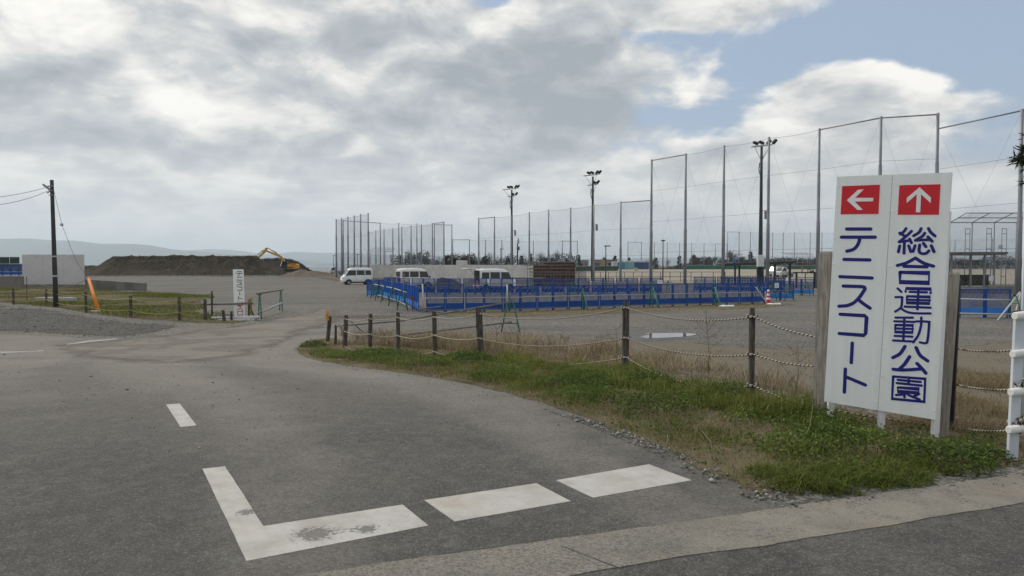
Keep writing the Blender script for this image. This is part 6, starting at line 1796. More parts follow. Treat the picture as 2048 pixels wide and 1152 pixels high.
glyphs = [
 ('te', [[(148, 523), (360, 523)], [(102, 595), (400, 595)], ['~', (264, 598), (256, 640), (230, 685), (195, 708), (150, 719)]], A_, 1.0),
 ('ni', [[(125, 792), (352, 797)], [(88, 945), (372, 957)]], A_, 1.0),
 ('su', [[(118, 1028), (285, 1033), (305, 1039), (310, 1056)], ['~', (310, 1052), (285, 1095), (250, 1140), (205, 1180), (150, 1201), (80, 1207)], ['~', (250, 1146), (290, 1180), (354, 1224)]], A_, 1.0),
 ('ko', [[(155, 186), (345, 197), (358, 208), (350, 335), (338, 348), (148, 334)]], B_, 1.0),
 ('long_vowel', [[(248, 408), (240, 558)]], B_, 1.0),
 ('to', [[(195, 607), (187, 784)], [(203, 668), (348, 729)]], B_, 1.0),
 ('sou', [['~', (674, 518), (655, 545), (622, 568)], [(618, 558), (660, 583)], ['~', (722, 542), (700, 565), (660, 600), (614, 637)], [(612, 637), (712, 623)], [(706, 612), (722, 646)], [(660, 630), (656, 738)], [(618, 672), (606, 726)], [(698, 672), (716, 724)], [(754, 670), (736, 722)],
          ['~', (808, 518), (790, 552), (742, 583)], ['~', (873, 518), (893, 552), (930, 584)], ['~', (840, 560), (815, 590), (757, 623)], [(757, 623), (895, 617)], [(868, 592), (906, 632)],
          ['~', (795, 664), (790, 715), (806, 738), (850, 739), (876, 716)], [(828, 650), (850, 680)], [(898, 670), (922, 724)]], A_, .80),
 ('gou', [['~', (598, 846), (680, 822), (757, 780)], ['~', (757, 780), (830, 825), (916, 852)], [(656, 853), (858, 858)], [(622, 906), (878, 913), (876, 1000), (620, 993), (622, 906)]], A_, .92),
 ('un', [[(596, -12), (625, 14)], ['~', (580, 55), (628, 55), (630, 70), (622, 132), (578, 166)], ['~', (622, 140), (660, 165), (720, 178), (848, 180)], [(658, 12), (660, -12), (852, -7), (848, 23)], [(690, 14), (820, 18)], [(670, 48), (845, 54), (840, 104), (665, 98), (670, 48)], [(668, 74), (842, 80)], [(650, 127), (848, 136)], [(756, 2), (748, 148)]], B_, .66),
 ('dou', [[(580, 212), (712, 212)], [(572, 240), (728, 245)], [(580, 268), (714, 272), (710, 326), (577, 322), (580, 268)], [(578, 295), (712, 299)], [(648, 214), (640, 388)], [(574, 352), (708, 358)], [(562, 387), (722, 396)],
          ['~', (742, 240), (828, 244), (838, 260), (826, 385), (810, 408), (768, 402)], ['~', (778, 212), (776, 270), (755, 345), (716, 402)]], B_, .66),
 ('kou', [['~', (652, 434), (615, 488), (560, 519)], ['~', (738, 442), (768, 500), (826, 544)], ['~', (688, 512), (650, 568), (610, 607)], ['~', (562, 608), (640, 614), (775, 606)], ['~', (745, 564), (785, 605), (812, 638)]], B_, .95),
 ('en', [[(562, 664), (808, 682), (800, 858), (554, 835), (562, 664)], [(598, 690), (772, 706)], [(590, 714), (780, 734)], [(682, 690), (678, 724)], [(600, 748), (762, 760), (758, 790), (596, 778), (600, 748)], ['~', (672, 786), (640, 800), (585, 806)], [(650, 792), (648, 822)], ['~', (672, 800), (700, 815), (764, 840)], [(760, 797), (724, 814)]], B_, .70),
]
for nm, st, conv, k in glyphs:
    if nm == 'ni':
        for q in st: glyph('letter_stroke', [q], conv, LW * k, M['navy'], FR, pl)
        continue
    glyph('letter_' + nm, st, conv, LW * k, M['navy'], FR, pl if nm in ('te', 'ni', 'su', 'ko', 'long_vowel', 'to') else pr)
for x in (.03, seam, WS - .03):
    mb = MB(); p = U * x - wn * .05
    mb.bar(p + Vv * 1.9, Vector((p.x, p.y, gz(BL.x, BL.y) - BL.z - .45)), .052); mb.build('leg', M['white'], sign)
# grey boards the sign is strapped to, and posts behind
def board(base, vt, ut, wpx, lab, m='board', name='wooden_post', d=.09):
    t = at(ut, vt, base.y); w = wpx / FPX * base.y
    mb = MB(); a = Vector((0, 0, -.2)); b = t - base
    Mx = math.atan2(uh.y, uh.x)
    V = []
    hx = Vector((math.cos(Mx), math.sin(Mx), 0)) * w / 2; hy = Vector((-math.sin(Mx), math.cos(Mx), 0)) * d / 2
    for c in (a, b - Vector((0, 0, .02)), b):
        k = 1 if c is not b else .86
        V += [c - hx * k - hy * k, c + hx * k - hy * k, c + hx * k + hy * k, c - hx * k + hy * k]
    mb.add(V, [(0, 3, 2, 1)] + [(r * 4 + i, r * 4 + (i + 1) % 4, (r + 1) * 4 + (i + 1) % 4, (r + 1) * 4 + i) for r in (0, 1) for i in range(4)] + [(8, 9, 10, 11)])
    return tag(mb.build(name, M[m], None, base), lab, 'wooden post')
p = on(1641, 7.42); board(p, 503, 1652, 23, 'grey wooden board post at the left edge of the big sign')
p = on(1883, 6.74); board(p, 545, 1903, 26, 'grey wooden board post at the right edge of the big sign')
p = on(1904, 7.05); board(p, 556, 1914, 13, 'black post just behind the right board post of the sign', 'black', 'dark_post', .06)
p = on(1912, 7.3); board(p, 834, 1912, 15, 'short grey stub at the foot of the black post', 'concrete_dark', 'stub_post', .08)

# white guard fence post with stub rails at the right edge
gp = thing('guard_fence', 'white guard fence post with four round stub rails at the right edge', 'guard fence', on(2031, 5.92))
mb = MB(); zt = zat(627, 5.92) - gp.location.z; tx = (2037 - 2027) / FPX * 5.92
M['guardwhite'] = mat('guard_white', (.50, .55, .60), (.58, .63, .67), 2.5, .5)
mb.bar((0, 0, -.1), (tx, 0, zt), .078, .03); mb.build('post', M['guardwhite'], gp)
mb = MB(); mb.lathe([(.045, 0), (.05, .02), (.0, .03)], (tx, 0, zt), 10); mb.build('post_cap', M['post'], gp)
rd = gdir.to_3d()
M['railwhite'] = mat('rail_white', (.70, .70, .68), (.76, .76, .74), 5, .5)
for i, v in enumerate((632, 708, 784, 859)):
    z = zat(v, 5.85) - gp.location.z; xx = tx * z / zt
    a = Vector((xx, -.055, z)) - rd * .10; b = Vector((xx, -.055, z)) + rd * 5.0 + Vector((0, 0, .35 - .09 * i))
    mb = MB(); mb.tube([a - rd * .012, a, b], [.026, .033, .033], 14); mb.build('rail', M['railwhite'], gp)
    if i >= 2:
        mb = MB(); r2 = random.Random(i)
        for k in range(9):
            c = Vector((xx, -.05, z)) + rd * (.02 + .012 * k) + Vector((0, 0, .03))
            a0 = r2.uniform(0, 6); mb.tube([c + Vector((.05 * math.cos(a0 + t), .02 + .05 * math.sin(t), .05 * math.sin(a0 + t) + r2.uniform(-.02, .02))) for t in np.linspace(0, 5.5, 9)], .009, 6)
        mb.build('rope_knot', M['rope'], gp)
mb = MB(); mb.tube([(0, 0, -.2), (0, 0, zat(395, 7.6) - gz(5.4, 7.6))], .018, 8)
o = mb.build('white_pole', M['guardwhite'], None, on(2048, 7.6)); tag(o, 'thin white pole rising at the right picture edge behind the guard post', 'pole')
# far end of the guard fence outside the picture
mb = MB(); mb.bar((0, 0, -.1), (0, 0, zt + .3), .082, .03); mb.build('post', M['guardwhite'], gp, Vector(rd * 4.2))

# ------------------------------------------------------------------ small sign, rails and posts at the left gateway
ys = G(479, 638).y
ss0 = at(468.5, 634.5, ys); ss1 = at(489.5, 634.5, ys)
s2 = thing('small_sign', 'narrow white upright sign with black and red Japanese lettering', 'sign', ss0)
ws = (ss1 - ss0).x; hs = zat(538.6, ys) - ss0.z
lean = -.018
U2 = Vector((1, 0, 0)); V2 = Vector((lean, 0, 1)); W2n = Vector((0, -1, 0))
mb = MB(); mb.prism([(0, 0), (ws, 0), (ws, hs), (0, hs)], (0, 0, 0), U2, V2, W2n, -.03, 0); mb.build('panel', M['signwhite'], s2)
def Z8(x, y):
    p = at(380 + x / 8.227, 520 + y / 8.229, ys) - ss0
    return (p.x - lean * p.z, p.z)
F2 = ((0, 0, 0), U2, V2, W2n)
lw2 = 10.5 / 8.23 / FPX * ys
M['blacktext'] = mat('black_lettering', (.015, .015, .02), rough=.6); M['redtext'] = mat('red_lettering', (.45, .012, .03), rough=.6)
for nm, st, m in (
 ('te', [[(776, 192), (850, 192)], [(760, 219), (864, 219)], ['~', (815, 220), (806, 246), (786, 262)]], 'blacktext'),
 ('ni', [[(778, 283), (850, 285)], [(764, 330), (862, 333)]], 'blacktext'),
 ('su', [['~', (776, 362), (848, 365), (825, 395), (768, 418)], [(825, 392), (862, 418)]], 'blacktext'),
 ('ko', [[(780, 442), (858, 445), (855, 497), (776, 497)]], 'blacktext'), ('long_vowel', [[(818, 522), (818, 576)]], 'blacktext'),
 ('to', [[(797, 596), (798, 662)], [(800, 620), (864, 641)]], 'blacktext'),
 ('shutsu', [[(821, 680), (822, 746)], [(784, 688), (784, 714), (866, 714), (866, 688)], [(778, 722), (778, 748), (868, 748), (868, 722)]], 'redtext'),
 ('nyuu', [['~', (800, 762), (826, 764), (840, 800), (870, 829)], ['~', (826, 784), (810, 806), (775, 829)]], 'redtext'),
 ('kuchi', [[(783, 848), (868, 845), (868, 905), (783, 907), (783, 848)]], 'redtext')):
    if nm == 'ni':
        for q in st: glyph('letter_stroke', [q], Z8, lw2, M[m], F2, s2, .0015)
        continue
    glyph('letter_' + nm, st, Z8, lw2, M[m], F2, s2, .0015)
mb = MB(); mb.bar((ws * .3, .06, -.3), (ws * .3, .06, hs * .8), .06); mb.build('stake', M['board'], s2)
# fallen board under it, seen edge-on
fb = thing('fallen_board', 'fallen white sign board lying tilted at the foot of the small sign', 'sign board', G(474, 645))
k8 = lambda x, y: at(380 + x / 8.227, 520 + y / 8.229, ys - .7) - fb.location
P4 = [k8(480, 965), k8(1125, 942), k8(1060, 1010), k8(415, 1028)]
P4[2].y -= .35; P4[3].y -= .35; 
dn = (P4[1] - P4[0]).cross(P4[3] - P4[0]).normalized() * .03
V = P4 + [p + dn for p in P4]
mb = MB(); mb.add(V, [(0, 1, 2, 3), (7, 6, 5, 4), (0, 4, 5, 1), (1, 5, 6, 2), (2, 6, 7, 3), (3, 7, 4, 0)]); mb.build('panel', M['greyw'], fb)
mb = MB(); mb.bar(k8(345, 955) + Vector((0, .05, .02)), k8(1130, 938) + Vector((0, .05, .02)), .05, .06); mb.build('edge_rail', M['white'], fb)
# posts of the left fence
lp = [(27, 609, 577, 'farthest left in view'), (93, 609, 579, 'left of the utility pole'), (172, 626, 583, 'left of the orange sleeve'), (262, 635, 591, 'right of the orange sleeve'), (359, 641, 593, 'midway to the small sign'), (411, 640, 598, 'holding the level pipe left of the small sign')]
tops = []
for i, (u, vb, vt, lab) in enumerate(lp):
    b = G(u, vb); t = at(u - 1, vt, b.y)
    wood_post(b, t, .06, 'grey left-fence post ' + lab, 20 + i, 'weathered posts of the left rope fence', 7); tops.append((b, t))
for L, k in enumerate((.86, .35)):
    rt = thing('barrier_rope', ['upper', 'lower'][L] + ' pale yellow rope along the left fence before the billboard', 'rope', tops[0][0].lerp(tops[0][1], k))
    prev = None
    P0 = at(-70, 575 + 25 * L, 42)
    seq = [P0] + [b.lerp(t, k) for b, t in tops]
    for a, b in zip(seq[:-1], seq[1:]):
        mb = MB(); mb.tube([a.lerp(b, i / 8) + Vector((0, -.08, -.12 * 4 * (i / 8) * (1 - i / 8))) - rt.location for i in range(9)], .014, 5, False); mb.build('rope_span', M['rope_yellow'], rt)
# level pipe, stakes
for i, (u, vb, vt, r, lab) in enumerate(((424, 640, 582, .035, 'tall thin grey stake behind the level pipe left of the small sign'), (449, 642, 620, .07, 'short leaning stub before the fallen board'), (463, 641, 622, .05, 'thin short stub beside the foot of the small sign'), (498, 634, 601, .045, 'rusty stake right of the small sign'))):
    b = G(u, vb); t = at(u + (0 if i != 1 else -3), vt, b.y); wood_post(b, t, r, lab, 40 + i, None, 7)
b = G(411, 640)
pipe('level dark pipe tied to the posts left of the small sign', [at(402, 608.5, b.y + .22), at(470, 607.5, b.y + .25), at(506, 606.5, b.y + .25)], .045, 'pipe_old')
b = G(498, 634); mb = MB()
for k in range(5): mb.tube([(.05 * k - .02, -.1, .8), (.12 + .05 * math.sin(k), -.12, .5), (.05 + .05 * k, -.1, .15 - .02 * k)], .018, 5)
tag(mb.build('rope_bundle', mat('old_yellow_rope', (.22, .15, .05), (.30, .21, .08), 8, .9), None, b), 'hank of brownish rope hanging right of the small sign', 'rope')
sA = G(520, 637); sB = G(562, 622)
st1 = put(prot_so, sA, R(28), 'faded green stand beside the small sign, nearer end of the sloping pipes', 'faded green stands by the rope fences'); st2 = put(prot_so, sB, R(28), 'faded green stand right of the small sign, farther end of the sloping pipes', 'faded green stands by the rope fences')
for s_ in (st1, st2): s_.scale = (1, 1.15, 1.0)
pipe('upper weathered pipe between the two faded stands by the small sign', [sA + Vector((-.1, -.05, 1.02)), sB + Vector((.1, .05, 1.02))], .04, 'pipe_old')
pipe('lower pale pipe between the two faded stands by the small sign', [sA + Vector((-.0, -.25, .22)), sB + Vector((.1, -.1, .40))], .042, 'pipe')
# ------------------------------------------------------------------ trees and bushes
def tri_mesh(name, V, F, tint, m, parent=None):
    """numpy mesh with a per-vertex 'tint'"""
    me = bpy.data.meshes.new(name)
    nv, nf, k = len(V), len(F), F.shape[1]
    me.vertices.add(nv); me.vertices.foreach_set('co', V.astype(np.float32).ravel())
    me.loops.add(nf * k); me.loops.foreach_set('vertex_index', F.astype(np.int32).ravel())
    me.polygons.add(nf); me.polygons.foreach_set('loop_start', np.arange(0, nf * k, k, dtype=np.int32))
    a = me.attributes.new('tint', 'FLOAT', 'POINT'); a.data.foreach_set('value', tint.astype(np.float32))
    me.update(calc_edges=True); me.validate()
    if m: me.materials.append(m)
    o = bpy.data.objects.new(name, me); COL.objects.link(o)
    if parent: o.parent = parent
    return o
def leaf_cloud(P, size, tint, up=.3, asp=.5, seed=0):
    r = np.random.default_rng(seed); n = len(P)
    d = r.normal(size=(n, 3)); d[:, 2] = d[:, 2] * .6 + up; d /= np.linalg.norm(d, axis=1)[:, None]
    e = np.cross(d, r.normal(size=(n, 3))); e /= np.linalg.norm(e, axis=1)[:, None] + 1e-9
    s = size * r.uniform(.6, 1.3, (n, 1))
    V = np.stack([P - e * s * asp * .5, P + d * s * .5 + e * 0, P + e * s * asp * .5, P + d * s], 1)
    V = np.stack([P, P + d * s * .5 + e * s * asp * .5, P + d * s, P + d * s * .5 - e * s * asp * .5], 1)
    F = np.arange(n * 4).reshape(n, 4)
    return V.reshape(-1, 3), F, np.repeat(tint, 4)
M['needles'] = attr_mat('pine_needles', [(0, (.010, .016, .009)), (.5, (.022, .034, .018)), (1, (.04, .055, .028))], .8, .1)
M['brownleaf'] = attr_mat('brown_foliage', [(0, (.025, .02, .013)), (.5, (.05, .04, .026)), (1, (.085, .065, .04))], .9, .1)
M['bark'] = mat('bark', (.05, .04, .032), (.085, .07, .055), 8, .95)
M['twig'] = mat('twig', (.055, .046, .04), (.08, .068, .06), 8, .95)
def make_pine(seed, H=1.0, narrow=False):
    t = thing('pine_tree', 'x', 'tree'); r = np.random.default_rng(seed); rr = random.Random(seed)
    mb = MB(); mb.tube([(0, 0, -.03), (.01, 0, .4), (-.01, .01, .75), (0, 0, 1.0)], [.030, .024, .015, .004], 6)
    tips = []
    for L in range(9 if narrow else 8):
        z = .18 + .78 * L / 9
        reach = (.30 if not narrow else .20) * (1.05 - z) ** .7 * rr.uniform(.8, 1.2)
        for k in range(5):
            a = rr.uniform(0, 6.28); q = reach * rr.uniform(.55, 1.1)
            e = Vector((math.cos(a) * q, math.sin(a) * q, z + q * .35 + rr.uniform(-.01, .03)))
            mb.tube([(0, 0, z), Vector((0, 0, z)).lerp(e, .5) - Vector((0, 0, .01)), e], [.010, .007, .003], 4, False)
            tips.append((np.array(e), q)); tips.append((np.array(Vector((0, 0, z)).lerp(e, .65)), q * .8))
    mb.build('trunk', M['bark'], t)
    P = []; T = []
    for e, q in tips:
        m = 26; s = max(.028, q * .22)
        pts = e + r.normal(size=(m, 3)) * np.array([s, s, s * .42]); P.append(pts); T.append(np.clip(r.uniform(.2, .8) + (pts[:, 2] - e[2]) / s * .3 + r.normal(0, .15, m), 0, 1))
    P = np.concatenate(P); T = np.concatenate(T)
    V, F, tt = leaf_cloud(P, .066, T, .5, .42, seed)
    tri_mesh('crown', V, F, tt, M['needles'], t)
    return t
def make_round(seed, leafm='needles', flat=.8):
    t = thing('round_tree', 'x', 'tree'); r = np.random.default_rng(seed); rr = random.Random(seed)
    mb = MB(); mb.tube([(0, 0, -.03), (.02, 0, .35), (.0, 0, .6)], [.035, .028, .02], 6)
    cl = []
    for k in range(16):
        a = rr.uniform(0, 6.28); q = .36 * math.sqrt(rr.random()); z = rr.uniform(.42, .88)
        q *= math.sqrt(max(.05, 1 - ((z - .55) / .45) ** 2)); c = np.array([math.cos(a) * q, math.sin(a) * q, z]); cl.append(c)
        mb.tube([(0, 0, .35), (c[0] * .5, c[1] * .5, .35 + (z - .35) * .6), tuple(c)], [.015, .01, .004], 4, False)
    mb.build('trunk', M['bark'], t)
    P = []; T = []
    for c in cl:
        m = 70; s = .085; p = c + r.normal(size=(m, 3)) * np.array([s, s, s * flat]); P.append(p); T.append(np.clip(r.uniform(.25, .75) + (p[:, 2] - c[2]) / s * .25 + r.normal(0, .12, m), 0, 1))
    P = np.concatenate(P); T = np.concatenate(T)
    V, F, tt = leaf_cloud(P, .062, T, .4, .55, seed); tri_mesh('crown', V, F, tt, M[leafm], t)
    return t
def make_bare(seed, leafy=0, name='bare_tree'):
    t = thing(name, 'x', 'tree'); rr = random.Random(seed); r = np.random.default_rng(seed)
    mb = MB(); tw = MB(); tips = []
    def grow(p, d, l, rad, dep, b):
        q = p + d * l
        b.tube([p, p.lerp(q, .5) + Vector((rr.uniform(-1, 1), rr.uniform(-1, 1), 0)) * l * .06, q], [rad, rad * .85, rad * .65], 4 if dep < 3 else 3, False)
        if dep >= 4: tips.append(q); return
        for k in range(3 if dep < 3 else 2):
            dd = (d + Vector((rr.uniform(-1, 1), rr.uniform(-1, 1), rr.uniform(-.1, .5))) * .55).normalized()
            grow(q if k else p.lerp(q, rr.uniform(.6, 1)), dd, l * rr.uniform(.6, .82), rad * .6, dep + 1, tw)
    for s in range(3):
        grow(Vector((rr.uniform(-.05, .05), rr.uniform(-.05, .05), -.02)), Vector((rr.uniform(-.35, .35), rr.uniform(-.35, .35), 1)).normalized(), .30, .011, 0, mb)
    mb.build('trunk', M['twig'], t); tw.build('branches', M['twig'], t)
    if leafy:
        P = np.concatenate([np.array(q) + r.normal(size=(leafy, 3)) * .03 for q in tips]); T = r.uniform(0, 1, len(P))
        V, F, tt = leaf_cloud(P, .035, T, .4, .5, seed); tri_mesh('crown', V, F, tt, M['brownleaf'], t)
    return t
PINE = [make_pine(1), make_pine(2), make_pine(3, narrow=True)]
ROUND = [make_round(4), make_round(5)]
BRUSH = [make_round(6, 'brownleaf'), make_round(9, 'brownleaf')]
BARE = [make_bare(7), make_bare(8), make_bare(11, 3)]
cnt = {}
def tree(kind, u, vt, wpx, Y, label, group, i=0, zb=None):
    proto = kind[i % len(kind)]
    b = on(u, Y) if zb is None else Vector((((u - 1024) / FPX) * Y, Y, zb))
    h = (zat(vt, Y) - b.z) * 1.06
    w = 1.18 * wpx / FPX * Y / {'pine_tree': .58, 'round_tree': .9, 'bare_tree': .75}[proto.name.split('.')[0]]
    if proto not in used:
        used.add(proto); o = proto; o.location = b; o.rotation_euler = (0, 0, rng.uniform(0, 6)); o['label'] = label; o['group'] = group
    else: o = dup(proto, b, rng.uniform(0, 6), label, None, group)
    o.scale = (w, w, h)
    return o
gw = 'trees behind the concrete wall'
for i, (k, u, vt, w, lab) in enumerate((
    (PINE, 799.5, 508, 13, 'narrow pine with layered branches among the left net posts'), (ROUND, 822, 505, 24, 'bushy dark pine left of the roundest one behind the wall'), (ROUND, 851, 503, 31, 'round dark pine, widest one behind the wall'),
    (BARE, 878, 506, 26, 'bare shrub between the round pine and the concrete pier'), (PINE, 895, 508, 22, 'dark pine just left of the brown thicket behind the wall'), (BRUSH, 909, 507, 26, 'brown thicket tree left of the concrete pier'), (BARE, 920, 505, 22, 'bare tree rising above the concrete pier, left one'),
    (BRUSH, 930, 509, 22, 'brown bushy tree above the concrete pier'), (ROUND, 946, 507, 26, 'dark round bush right of the concrete pier'), (BARE, 958, 503, 20, 'bare tree left of the narrow pine beyond the pier'), (PINE, 969.5, 510, 19, 'narrow pine between two bare trees right of the pier'),
    (BARE, 981, 503, 20, 'bare tree right of the narrow pine beyond the pier'), (BARE, 996, 505, 19, 'bare tree beside the short grey lamp'), (PINE, 1015, 513, 12, 'slim pine hidden beside the farthest floodlight pole'), (PINE, 1043.5, 512, 15, 'small pine right of the thin service pole'),
    (BARE, 1046, 500, 24, 'tall bare tree over the small pine by the service pole'), (PINE, 1061, 505, 12, 'thin ragged pine left of the formwork'), (BARE, 1078, 502, 26, 'wide bare tree above the left part of the formwork'), (PINE, 1091, 514, 12, 'small pine peeping over the formwork'),
    (ROUND, 1104, 516, 16, 'round dark bush peeping over the formwork'), (BARE, 1113, 499, 20, 'tallest bare tree above the middle of the formwork'), (BRUSH, 1131, 518, 24, 'brown bush over the right half of the formwork'), (BARE, 1138, 514, 18, 'thin bare shrub over the right half of the formwork'), (PINE, 1158, 510, 9, 'slender pine left of the grey hut'))):
    tree(k, u, vt, w, 168 + (i % 5) * 4, lab, gw, i)
gr = 'trees beyond the sand field'
for i, (k, u, vt, w, lab) in enumerate((
    (ROUND, 1207, 514, 12, 'round tree above the ochre bay of the tan building'), (PINE, 1230, 509, 12, 'pine above the cream cabin'), (PINE, 1258, 516, 10, 'small pine behind the pale teal sheds'), (PINE, 1311, 513, 13, 'pine right of the navy shed'), (BRUSH, 1301, 520, 16, 'brown bush at the end of the shed row'),
    (BARE, 1337, 517, 12, 'small bare tree right of the slim park lamp'), (PINE, 1358.5, 509, 9, 'slim pine near the tall net post'), (PINE, 1387, 508, 14, 'pine above the left end of the green boards'), (BRUSH, 1398, 515, 22, 'brown tree right of the pine above the green boards'), (BRUSH, 1412, 513, 26, 'broad brown tree above the green boards'),
    (BRUSH, 1428, 514, 20, 'brown tree left of the playground tower'), (ROUND, 1466, 503, 27, 'big dark round tree right of the playground tower'), (BRUSH, 1458, 512, 20, 'brown tree in front of the big dark round tree'), (BRUSH, 1482, 513, 20, 'brown tree left of the tall layered pine'), (PINE, 1501, 504, 17, 'tall layered pine above the dark shelter'),
    (BARE, 1515, 512, 18, 'bare tree right of the tall layered pine'), (BRUSH, 1531, 516, 16, 'brown bush behind the meter pole'), (BRUSH, 1556, 518, 18, 'brown tree above the white trucks, left'), (BARE, 1564, 512, 16, 'bare tree above the white trucks'), (BRUSH, 1580, 517, 22, 'brown tree left of the store building'), (ROUND, 1632, 516, 24, 'dark tree right of the store building'),
    (BRUSH, 1600, 519, 16, 'brown tree over the store building'), (BRUSH, 1660, 517, 26, 'brown tree hidden behind the left board of the sign'), (BRUSH, 1905, 521, 22, 'brown tree right of the sign under the bench roof, first'), (ROUND, 1926, 522, 20, 'dark tree right of the sign under the bench roof, second'), (BRUSH, 1950, 521, 22, 'brown tree under the bench roof, third from the sign'),
    (ROUND, 1972, 523, 20, 'dark tree at the right end of the bench roof'), (BRUSH, 1996, 520, 26, 'brown tree between the bench roof and the last net post'), (ROUND, 2018, 521, 24, 'dark tree left of the last tall net post'), (BRUSH, 2046, 519, 28, 'brown tree right of the last tall net post'))):
    tree(k, u, vt, w, 252 + (i % 4) * 7, lab, gr, i)
for p in PINE + ROUND + BRUSH + BARE:
    if p not in used: raise RuntimeError(p.name)
for o in list(COL.objects):
    if o.name.startswith('round_tree') and o.get('label', '').startswith(('brown', 'broad brown')): pass
# far-off scrub under the trees
r = np.random.default_rng(5)
def scrub(name, u0, u1, Y, h, n, m, size=.5):
    u = r.uniform(u0, u1, n); yy = Y + r.uniform(-4, 4, n); x = (u - 1024) / FPX * yy
    hh = h * (.35 + .9 * fbm(x * .25, yy * .1, 9)) * r.uniform(0, 1, n) ** .8
    z = np.array([gz(a, b) for a, b in zip(x, yy)]) + hh
    V, F, tt = leaf_cloud(np.stack([x, yy, z], 1), size, np.clip(r.uniform(.1, .9, n), 0, 1), .4, .6, 3)
    o = tri_mesh(name, V, F, tt, m); o['kind'] = 'stuff'; return o
scrub('undergrowth', 1380, 1700, 258, 4.2, 12000, M['brownleaf'])
scrub('undergrowth', 1860, 2200, 262, 4.4, 9000, M['brownleaf'])
scrub('undergrowth', 1140, 1380, 262, 2.6, 5000, M['needles'])
scrub('undergrowth', 780, 1160, 182, 4.6, 9000, M['needles'], .4)
scrub('undergrowth', 515, 615, 219, 0, 10, M['brownleaf'])
# brush along the second bank crest
n = 2500; u = r.uniform(500, 618, n); vt_ = np.interp(u, [500, 512, 535, 560, 585, 600, 615, 620], [523, 521, 519, 518, 521, 528, 538, 544])
yy = 221 + r.uniform(-5, 2, n); P = np.array([tuple(at(a, b + r.uniform(-1.0, 3.5), c)) for a, b, c in zip(u, vt_, yy)])
V, F, tt = leaf_cloud(P, .5, r.uniform(0, .6, n), .8, .25, 4); tri_mesh('undergrowth', V, F, tt, M['brownleaf'])['kind'] = 'stuff'
n = 3500; u = r.uniform(225, 515, n); vt_ = np.interp(u, [208, 238, 256, 420, 500, 512], [533, 515, 513.5, 513, 513, 517])
P = np.array([tuple(at(a, b + .6 + r.uniform(-.3, 8) * r.random(), 151 - 4 * r.random())) for a, b in zip(u, vt_)])
V, F, tt = leaf_cloud(P, .35, r.uniform(.2, 1, n), .8, .3, 4); tri_mesh('bank_grass', V, F, tt, attr_mat('bank_grass', [(0, (.04, .04, .02)), (1, (.10, .085, .045))], .9))['kind'] = 'stuff'

# pine boughs hanging into the picture at the right edge (the trunk stands just outside)
nb_ = thing('pine_tree', 'dark pine bough reaching in at the right picture edge', 'tree', on(2260, 9.5))
o = nb_.location.copy()
mb = MB(); mb.tube([(0, 0, -.3), (.05, 0, 1.5), (-.05, .1, 3.2), (0, 0, 4.4)], [.12, .10, .07, .03], 8); mb.build('trunk', M['bark'], nb_)
P = []; T = []
mb = MB()
for (uu, vv, n_) in ((2030, 318, 9), (2042, 300, 6), (2052, 330, 9), (2058, 270, 6), (2044, 366, 3), (2070, 310, 10), (2085, 340, 10), (2095, 250, 8), (2120, 300, 10)):
    e = at(uu, vv, 9.3 + rng.uniform(-.2, .2)) - o
    base = Vector((0, 0, e.z - .35)); mid = base.lerp(e, .75) + Vector((0, 0, .04))
    mb.tube([base, mid, e], [.03, .014, .006], 5, False)
    for k in range(n_ * 34):
        t_ = rng.random() ** .7; c = mid.lerp(e, t_)
        P.append(tuple(c + Vector((rng.gauss(0, .018), rng.gauss(0, .03), rng.gauss(0, .018))))); T.append(rng.random())
mb.build('branch', M['bark'], nb_)
P = np.array(P); V, F, tt = leaf_cloud(P, .10, np.array(T), .25, .17, 8); tri_mesh('crown', V, F, tt, M['needles'], nb_)

# ------------------------------------------------------------------ grass, weeds, stones
def sample(poly, n, r):
    xs = [p[0] for p in poly]; ys = [p[1] for p in poly]
    X = r.uniform(min(xs), max(xs), n * 3); Y = r.uniform(min(ys), max(ys), n * 3)
    ok = inpoly(X, Y, poly); return X[ok][:n], Y[ok][:n]
def blades(x, y, z, h, w, lean, tint, r):
    n = len(x)
    a = r.uniform(0, 2 * np.pi, n); d = np.stack([np.cos(a), np.sin(a), np.zeros(n)], 1); b2 = r.uniform(0, 2 * np.pi, n)
    e = np.stack([np.cos(b2), np.sin(b2), np.zeros(n)], 1) * w[:, None] / 2
    B = np.stack([x, y, z], 1); up = np.array([0, 0, 1.0])
    h_ = h[:, None]; l = lean[:, None]
    m = B + up * h_ * .55 + d * h_ * l * .30; t = B + up * h_ * (1 - .35 * l) + d * h_ * l
    V = np.stack([B - e, B + e, m + e * .75, m - e * .75, t + e * .12, t - e * .12], 1).reshape(-1, 3)
    k = np.arange(n)[:, None] * 6
    F = np.concatenate([k + np.array([[0, 1, 2, 3]]), k + np.array([[3, 2, 4, 5]])])
    return V, F, np.repeat(tint, 6)
M['green_blade'] = attr_mat('green_blades', [(0, (.052, .074, .013)), (.4, (.115, .148, .026)), (.75, (.195, .218, .046)), (1, (.32, .29, .11))], .7, .3)
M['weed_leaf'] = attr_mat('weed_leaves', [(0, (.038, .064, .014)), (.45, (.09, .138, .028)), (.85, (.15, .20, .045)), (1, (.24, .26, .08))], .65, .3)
M['straw'] = attr_mat('straw', [(0, (.11, .08, .045)), (.5, (.21, .16, .09)), (1, (.33, .27, .16))], .8, .25)
M['dead'] = attr_mat('dead_grass', [(0, (.11, .082, .05)), (.5, (.25, .195, .12)), (1, (.42, .34, .21))], .85, .2)
GROUNDH = lambda x, y: np_gz(x, y) + .012
def vh(x, y): return np.array([verge_h(a, b) for a, b in zip(x, y)])
r = np.random.default_rng(21)
